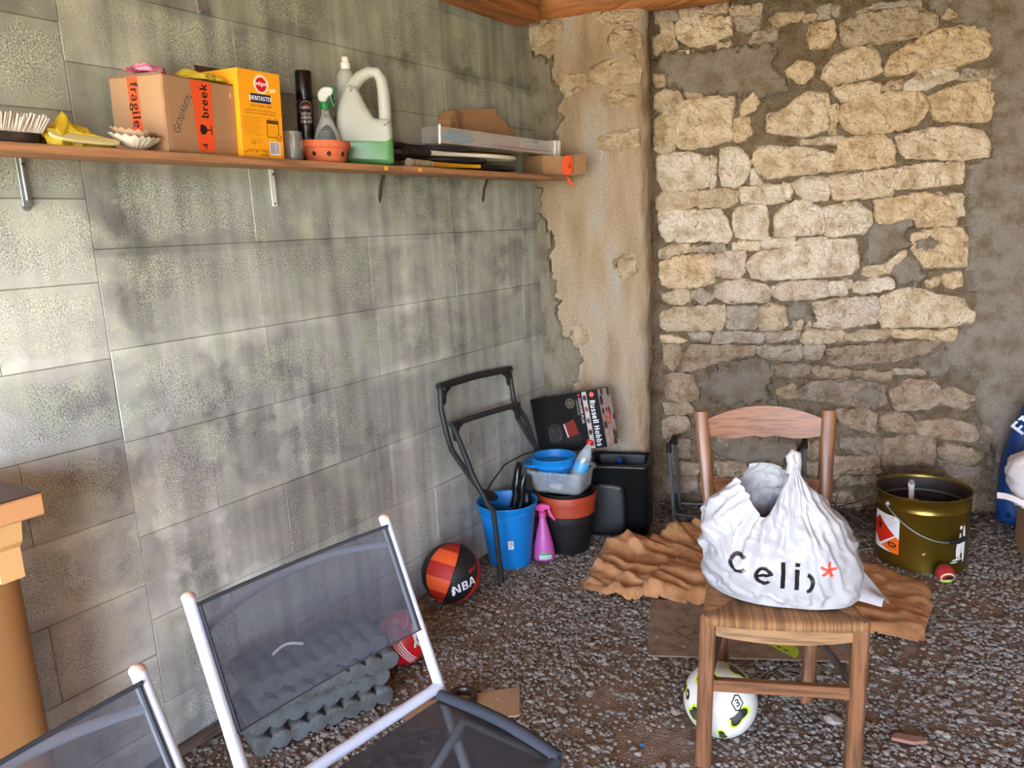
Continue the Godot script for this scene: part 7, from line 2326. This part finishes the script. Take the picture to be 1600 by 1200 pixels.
# ------------------------------------------------------------------ on the floor
func floor_things() -> void:
	# tan cloth
	var o := thing("dust_sheet", "tan cloth dust sheet lying crumpled on the floor behind the chair", "cloth", Vector3(-0.9, 0, -3.0))
	var out := PackedVector2Array()
	for p in [[-1.439, -2.57], [-1.50, -2.80], [-1.540, -3.03], [-1.40, -3.04], [-1.33, -3.22], [-1.26, -3.40], [-1.18, -3.36], [-0.95, -3.36], [-0.7, -3.38], [-0.50, -3.33], [-0.38, -3.265], [-0.255, -3.245], [-0.24, -3.0], [-0.224, -2.760], [-0.382, -2.733], [-0.60, -2.77], [-0.80, -2.72], [-0.987, -2.668], [-1.10, -2.66], [-1.25, -2.60]]:
		out.append(Vector2(p[0] + 0.9, p[1] + 3.0))
	var f := noise(1.0, 3, FastNoiseLite.TYPE_SIMPLEX_SMOOTH, 133)
	var cell := 0.0125
	var nx := 110
	var ny := 72
	var h: Array = []
	for j in ny:
		var line := PackedFloat32Array()
		for i in nx:
			var p := Vector2(-0.68 + i * cell, -0.46 + j * cell)
			var q := p + Vector2(f.get_noise_2d(p.x * 6.0, p.y * 6.0), f.get_noise_2d(p.x * 6.0 + 30.0, p.y * 6.0)) * 0.02
			var inside := 0.0
			for k in 9:
				if Geometry2D.is_point_in_polygon(q + Vector2(cos(k * 0.7), sin(k * 0.7)) * (0.004 + 0.005 * k), out): inside += 1.0 / 9.0
			var left := smoothstep(0.10, -0.25, p.x)
			var fold := 1.0 - absf(f.get_noise_2d(p.x * 1.4 + p.y * 1.6, p.y * 4.6 - p.x * 1.4)) * 2.6
			var fold2 := 1.0 - absf(f.get_noise_2d(p.x * 3.5 + 20.0, p.y * 5.0)) * 3.0
			var y := (0.010 + 0.040 * left * maxf(0.0, fold) + 0.012 * maxf(0.0, fold2) + 0.003 * f.get_noise_2d(p.x * 12.0, p.y * 12.0))
			y += 0.085 * exp(-((p - Vector2(-0.45, -0.30)).length_squared()) / 0.012) + 0.06 * exp(-((p - Vector2(-0.555, 0.03)).length_squared()) / 0.010)
			line.append((0.012 if p.y > 0.10 and p.x > -0.30 else -0.004) + (y + 0.006) * smoothstep(0.0, 0.9, inside) if inside > 0.05 else -1.0)
		h.append(line)
	var b := MB.new()
	for j in ny - 1:
		for i in nx - 1:
			if h[j][i] < -0.5 or h[j][i + 1] < -0.5 or h[j + 1][i] < -0.5 or h[j + 1][i + 1] < -0.5: continue
			var x := -0.68 + i * cell
			var z := -0.46 + j * cell
			b.quad(Vector3(x, h[j][i], z), Vector3(x, h[j + 1][i], z + cell), Vector3(x + cell, h[j + 1][i + 1], z + cell), Vector3(x + cell, h[j][i + 1], z))
	obj("cloth", b, over(tri(mat(Color(0.84, 0.62, 0.41), 0.95, {"rim_enabled": true, "rim": 0.2}), Vector3.ONE * 6.0, TX.fine, TX.grit_h, 0.25), TX.mottle, Vector3.ONE * 1.7), o)
	# flattened cardboard under the chair
	o = thing("cardboard_sheet", "flattened dusty cardboard sheet on the floor under the chair with a lime sticker", "cardboard", Vector3(-0.757, 0.006, -2.543))
	b = MB.new()
	b.prism(poly2([-0.244, -0.321, 0.353, -0.044, 0.292, 0.307, -0.402, 0.060]), 0.0, 0.005, Transform3D(Basis(Vector3.RIGHT, -PI / 2), Vector3.ZERO))
	obj("board", b, over(tri(mat(Color(0.58, 0.50, 0.41), 0.95), Vector3.ONE * 3.0, TX.fine), TX.mottle, Vector3.ONE * 2.2), o)
	b = MB.new()
	var half := PackedVector2Array()
	for k in 17: half.append(Vector2(cos(PI * k / 16.0) * 0.066, sin(PI * k / 16.0) * 0.062))
	b.prism(half, 0.0, 0.0012, Transform3D(Basis(Vector3.UP, 0.43 * -1.0) * Basis(Vector3.RIGHT, -PI / 2), Vector3(0.130, 0.0052, 0.082)))
	obj("lime_sticker", b, mat(Color(0.68, 0.78, 0.10), 0.5), o, "lime green half-round sticker")
	b = MB.new()
	for k in 3: b.box(Transform3D(Basis(Vector3.UP, -0.43), Vector3(0.100 + 0.026 * k, 0.0067, 0.058 + 0.010 * k)), Vector3(0.016, 0.0006, 0.008))
	obj("sticker_print", b, mat(Color(0.25, 0.30, 0.06), 0.6), o)
	b = MB.new()
	for k in 2:
		var c := Vector3(-0.215 + 0.05 * k, 0.0056, 0.10 + 0.022 * k)
		b.box(Transform3D(Basis(Vector3.UP, -0.43), c), Vector3(0.004, 0.0006, 0.05))
		b.box(Transform3D(Basis(Vector3.UP, -0.43 + 0.8), c + Vector3(0.004, 0, -0.022)), Vector3(0.004, 0.0006, 0.02))
		b.box(Transform3D(Basis(Vector3.UP, -0.43 - 0.8), c + Vector3(0.014, 0, -0.018)), Vector3(0.004, 0.0006, 0.02))
	b.box(Transform3D(Basis(Vector3.UP, -0.43), Vector3(-0.19, 0.0056, 0.145)), Vector3(0.10, 0.0006, 0.004))
	obj("printed_arrows", b, mat(Color(0.33, 0.25, 0.19), 0.9), o, "printed this-way-up arrows")
	# cardboard and tape by the folding chair
	o = thing("cardboard_piece", "torn tan cardboard piece lying on the gravel beside the grey edging stack", "cardboard", Vector3(-1.38, 0.006, -1.68))
	b = MB.new()
	b.prism(poly2([0.092, 0.172, 0.172, 0.048, -0.09, -0.18, -0.176, -0.08, -0.06, 0.03]), 0.0, 0.005, Transform3D(Basis(Vector3.RIGHT, -PI / 2), Vector3.ZERO))
	obj("board", b, mat(Color(0.66, 0.53, 0.39), 0.9), o)
	o = thing("tape_roll", "dark brown roll of adhesive tape lying on the tan cardboard piece", "tape", Vector3(-1.405, 0.011, -1.70))
	b = MB.new()
	b.lathe([Vector2(0.032, 0.0), Vector2(0.046, 0.0), Vector2(0.047, 0.002), Vector2(0.047, 0.024), Vector2(0.046, 0.026), Vector2(0.034, 0.026), Vector2(0.032, 0.024), Vector2(0.032, 0.0)], 36)
	obj("roll", b, mat(Color(0.20, 0.135, 0.09), 0.3), o)
	# grey palisade edging, four rafts of fused rounds
	var edge_at := Vector3(-1.772, 0, -1.186)
	var along := Vector3(0.165, 0, -0.425).normalized()
	var back := Vector3(-along.z, 0, along.x) * -1.0
	if back.x > 0: back = -back
	var grey := over(tri(mat(Color(0.42, 0.44, 0.44), 0.9), Vector3.ONE * 5.0, TX.fine, TX.grit_h, 0.3), TX.mottle, Vector3.ONE * 2.0)
	var names := ["lowest grey edging panel of the stack beside the block wall, resting on the gravel", "second grey edging panel from the bottom of the stack beside the block wall", "third grey edging panel from the bottom, nested in the second one", "topmost grey edging panel of the stack beside the block wall"]
	var shifts := [0.0, 0.0, 0.028, 0.002]
	var lifts := [0.0, 0.061, 0.1155, 0.170]
	var outs := [0.0, -0.012, 0.006, -0.018]
	for k in 4:
		o = thing("edging_panel", names[k], "garden edging", edge_at + along * (shifts[k] + 0.005) - back * outs[k] + Vector3(0, lifts[k] + 0.003, 0), 0.0, "stacked grey edging panels")
		o.basis = Basis(along, Vector3.UP, along.cross(Vector3.UP))
		var prof := PackedVector2Array()
		var d := 0.0555
		var cnt := 8
		for i in cnt:
			for q in 7:
				var t := PI - (0.55 + (PI - 1.1) * q / 6.0)
				prof.append(Vector2(d * (i + 0.5) + cos(t) * 0.031, 0.029 + sin(t) * 0.029))
		prof.append(Vector2(d * cnt - d * 0.5 + 0.031, 0.029))
		for i in cnt:
			for q in 7:
				var t := -(0.55 + (PI - 1.1) * q / 6.0)
				prof.append(Vector2(d * (cnt - 1 - i + 0.5) + cos(t) * 0.031, 0.029 + sin(t) * 0.029))
		prof.append(Vector2(d * 0.5 - 0.031, 0.029))
		b = MB.new()
		var dep := 0.185
		puff(b, prof, dep / 2, 0.004, Transform3D(Basis.IDENTITY, Vector3(0, 0, -dep / 2)), 2)
		obj("panel", b, grey, o)
	o = thing("white_strip", "short curved white plastic strip lying on the grey edging stack", "plastic strip", edge_at + along * 0.17 + back * 0.12 + Vector3(0, 0.2335, 0))
	b = MB.new()
	var pts: Array = []
	for k in 9: pts.append(along * (0.012 * (k - 4)) + back * (0.012 * sin(PI * k / 8.0)) + Vector3(0, 0.003 + 0.012 * sin(PI * k / 8.0), 0))
	b.tube(pts, 0.0045, 8)
	obj("strip", b, mat(Color(0.84, 0.84, 0.84), 0.5), o)
	# wooden batten along the wall foot
	o = thing("wooden_batten", "weathered wooden batten lying along the foot of the block wall", "batten", Vector3(-1.988, 0.002, -1.52))
	b = MB.new()
	b.bar(Vector3(0, 0.011, 0.62), Vector3(0.0, 0.011, -0.42), 0.03, 0.022, Vector3.UP, 0.002)
	obj("bar", b, M.grey_wood, o)
	o = thing("broomstick", "short round wooden tool stick pointing at the basketball", "stick", Vector3(-1.93, 0.018, -2.05))
	b = MB.new()
	b.tube([Vector3(-0.02, 0, 0.07), Vector3(0.0, 0, 0), Vector3(0.012, 0.0, -0.068)], [0.013, 0.0135, 0.014], 14)
	obj("shaft", b, mat(Color(0.56, 0.47, 0.37), 0.7), o)
	# odd pieces
	o = thing("loose_stone", "pale grey loose stone lying on the gravel right of the football", "stone", Vector3(-0.392, 0.012, -2.150))
	b = MB.new()
	obj("stone", pebble_shape(1), mat(Color(0.66, 0.62, 0.57), 0.95), o).transform = Transform3D(Basis(Vector3.UP, 0.4).scaled(Vector3(0.028, 0.016, 0.021)), Vector3.ZERO)
	o = thing("tile_shard", "flat reddish tile shard lying on the gravel near the chair's right leg", "tile shard", Vector3(-0.195, 0.008, -2.158), 0.3)
	b = MB.new()
	b.prism(poly2([-0.045, -0.008, 0.01, -0.016, 0.046, -0.004, 0.04, 0.012, -0.03, 0.016]), 0.0, 0.010, Transform3D(Basis(Vector3.RIGHT, -PI / 2), Vector3.ZERO))
	obj("shard", b, mat(Color(0.55, 0.40, 0.33), 0.9), o)
	o = thing("plastic_scrap", "tiny bright blue plastic scrap on the gravel left of the football", "scrap", Vector3(-0.83, 0.006, -1.785))
	b = MB.new()
	b.prism(poly2([-0.007, -0.003, 0.004, -0.006, 0.007, 0.003, -0.002, 0.006]), 0.0, 0.002, Transform3D(Basis(Vector3.RIGHT, -PI / 2 + 0.2), Vector3.ZERO))
	obj("scrap", b, mat(Color(0.10, 0.45, 0.70), 0.4), o)


func bar_counter() -> void:
	var o := thing("bar_counter", "ochre painted bar counter with overhanging top and black palm brush marks by the block wall", "counter", Vector3(-1.80, 0, -0.27))
	var ochre := mat(Color(0.62, 0.44, 0.25), 0.6)
	var b := MB.new()
	puff(b, round_off(poly2([-0.10, -0.395, 0.085, -0.395, 0.120, -0.375, 0.13, -0.30, 0.13, 0.36, -0.10, 0.36]), 3), 0.473, 0.004, Transform3D(Basis(Vector3.RIGHT, PI / 2), Vector3(0, 0.473, 0)))
	obj("curved_panel", b, ochre, o)
	b = MB.new()
	b.box(Transform3D(Basis.IDENTITY, Vector3(0.005, 0.970, -0.02)), Vector3(0.35, 0.045, 0.81), 0.004)
	obj("top_edge", b, mat(Color(0.80, 0.58, 0.38), 0.6), o, "light brown top edge")
	b = MB.new()
	b.box(Transform3D(Basis.IDENTITY, Vector3(0.005, 0.994, -0.02)), Vector3(0.345, 0.004, 0.805), 0.001)
	obj("counter_top", b, mat(Color(0.30, 0.20, 0.16), 0.5), o, "dark brown top surface")
	b = MB.new()
	b.prism(poly2([0.0, 0.947, 0.052, 0.947, 0.040, 0.90, 0.024, 0.885, 0.024, 0.82, 0.0, 0.82]), -0.022, 0.022, Transform3D(Basis(Vector3.UP, 0.0), Vector3(0.112, 0, -0.362)))
	obj("corner_bracket", b, mat(Color(0.84, 0.66, 0.42), 0.6), o, "pale wooden bracket")
	b = MB.new()
	for s in [[0.0, 0.10], [0.35, 0.15], [0.65, 0.17], [0.95, 0.18], [1.25, 0.16], [1.6, 0.13], [-0.3, 0.09]]:
		var an: float = s[0]
		var len: float = s[1]
		b.prism(PackedVector2Array([Vector2(0, -0.005), Vector2(len * 0.5, -0.011), Vector2(len, 0.0), Vector2(len * 0.45, 0.010)]), 0.0, 0.0012, Transform3D(Basis(Vector3.UP, PI / 2) * Basis(Vector3.BACK, an), Vector3(0.1305, 0.40, -0.12)))
	obj("palm_marks", b, mat(Color(0.05, 0.04, 0.035), 0.7), o, "black palm brush marks")


func furnish() -> void:
	shelves()
	shelf_things()
	mower_handle()
	buckets_and_pots()
	appliance_box()
	tin_and_rack()
	right_edge()
	floor_things()
	balls()
	rush_chair()
	celio_bag()
	mesh_chair("grey mesh folding chair on white tubes in front of the edging stack", Vector3(-1.093, 0, -0.978), 1.449)
	mesh_chair("grey mesh folding chair on white tubes nearest to the ochre counter, cut by the frame", Vector3(-0.944, 0, -0.343), 1.661)
	bar_counter()
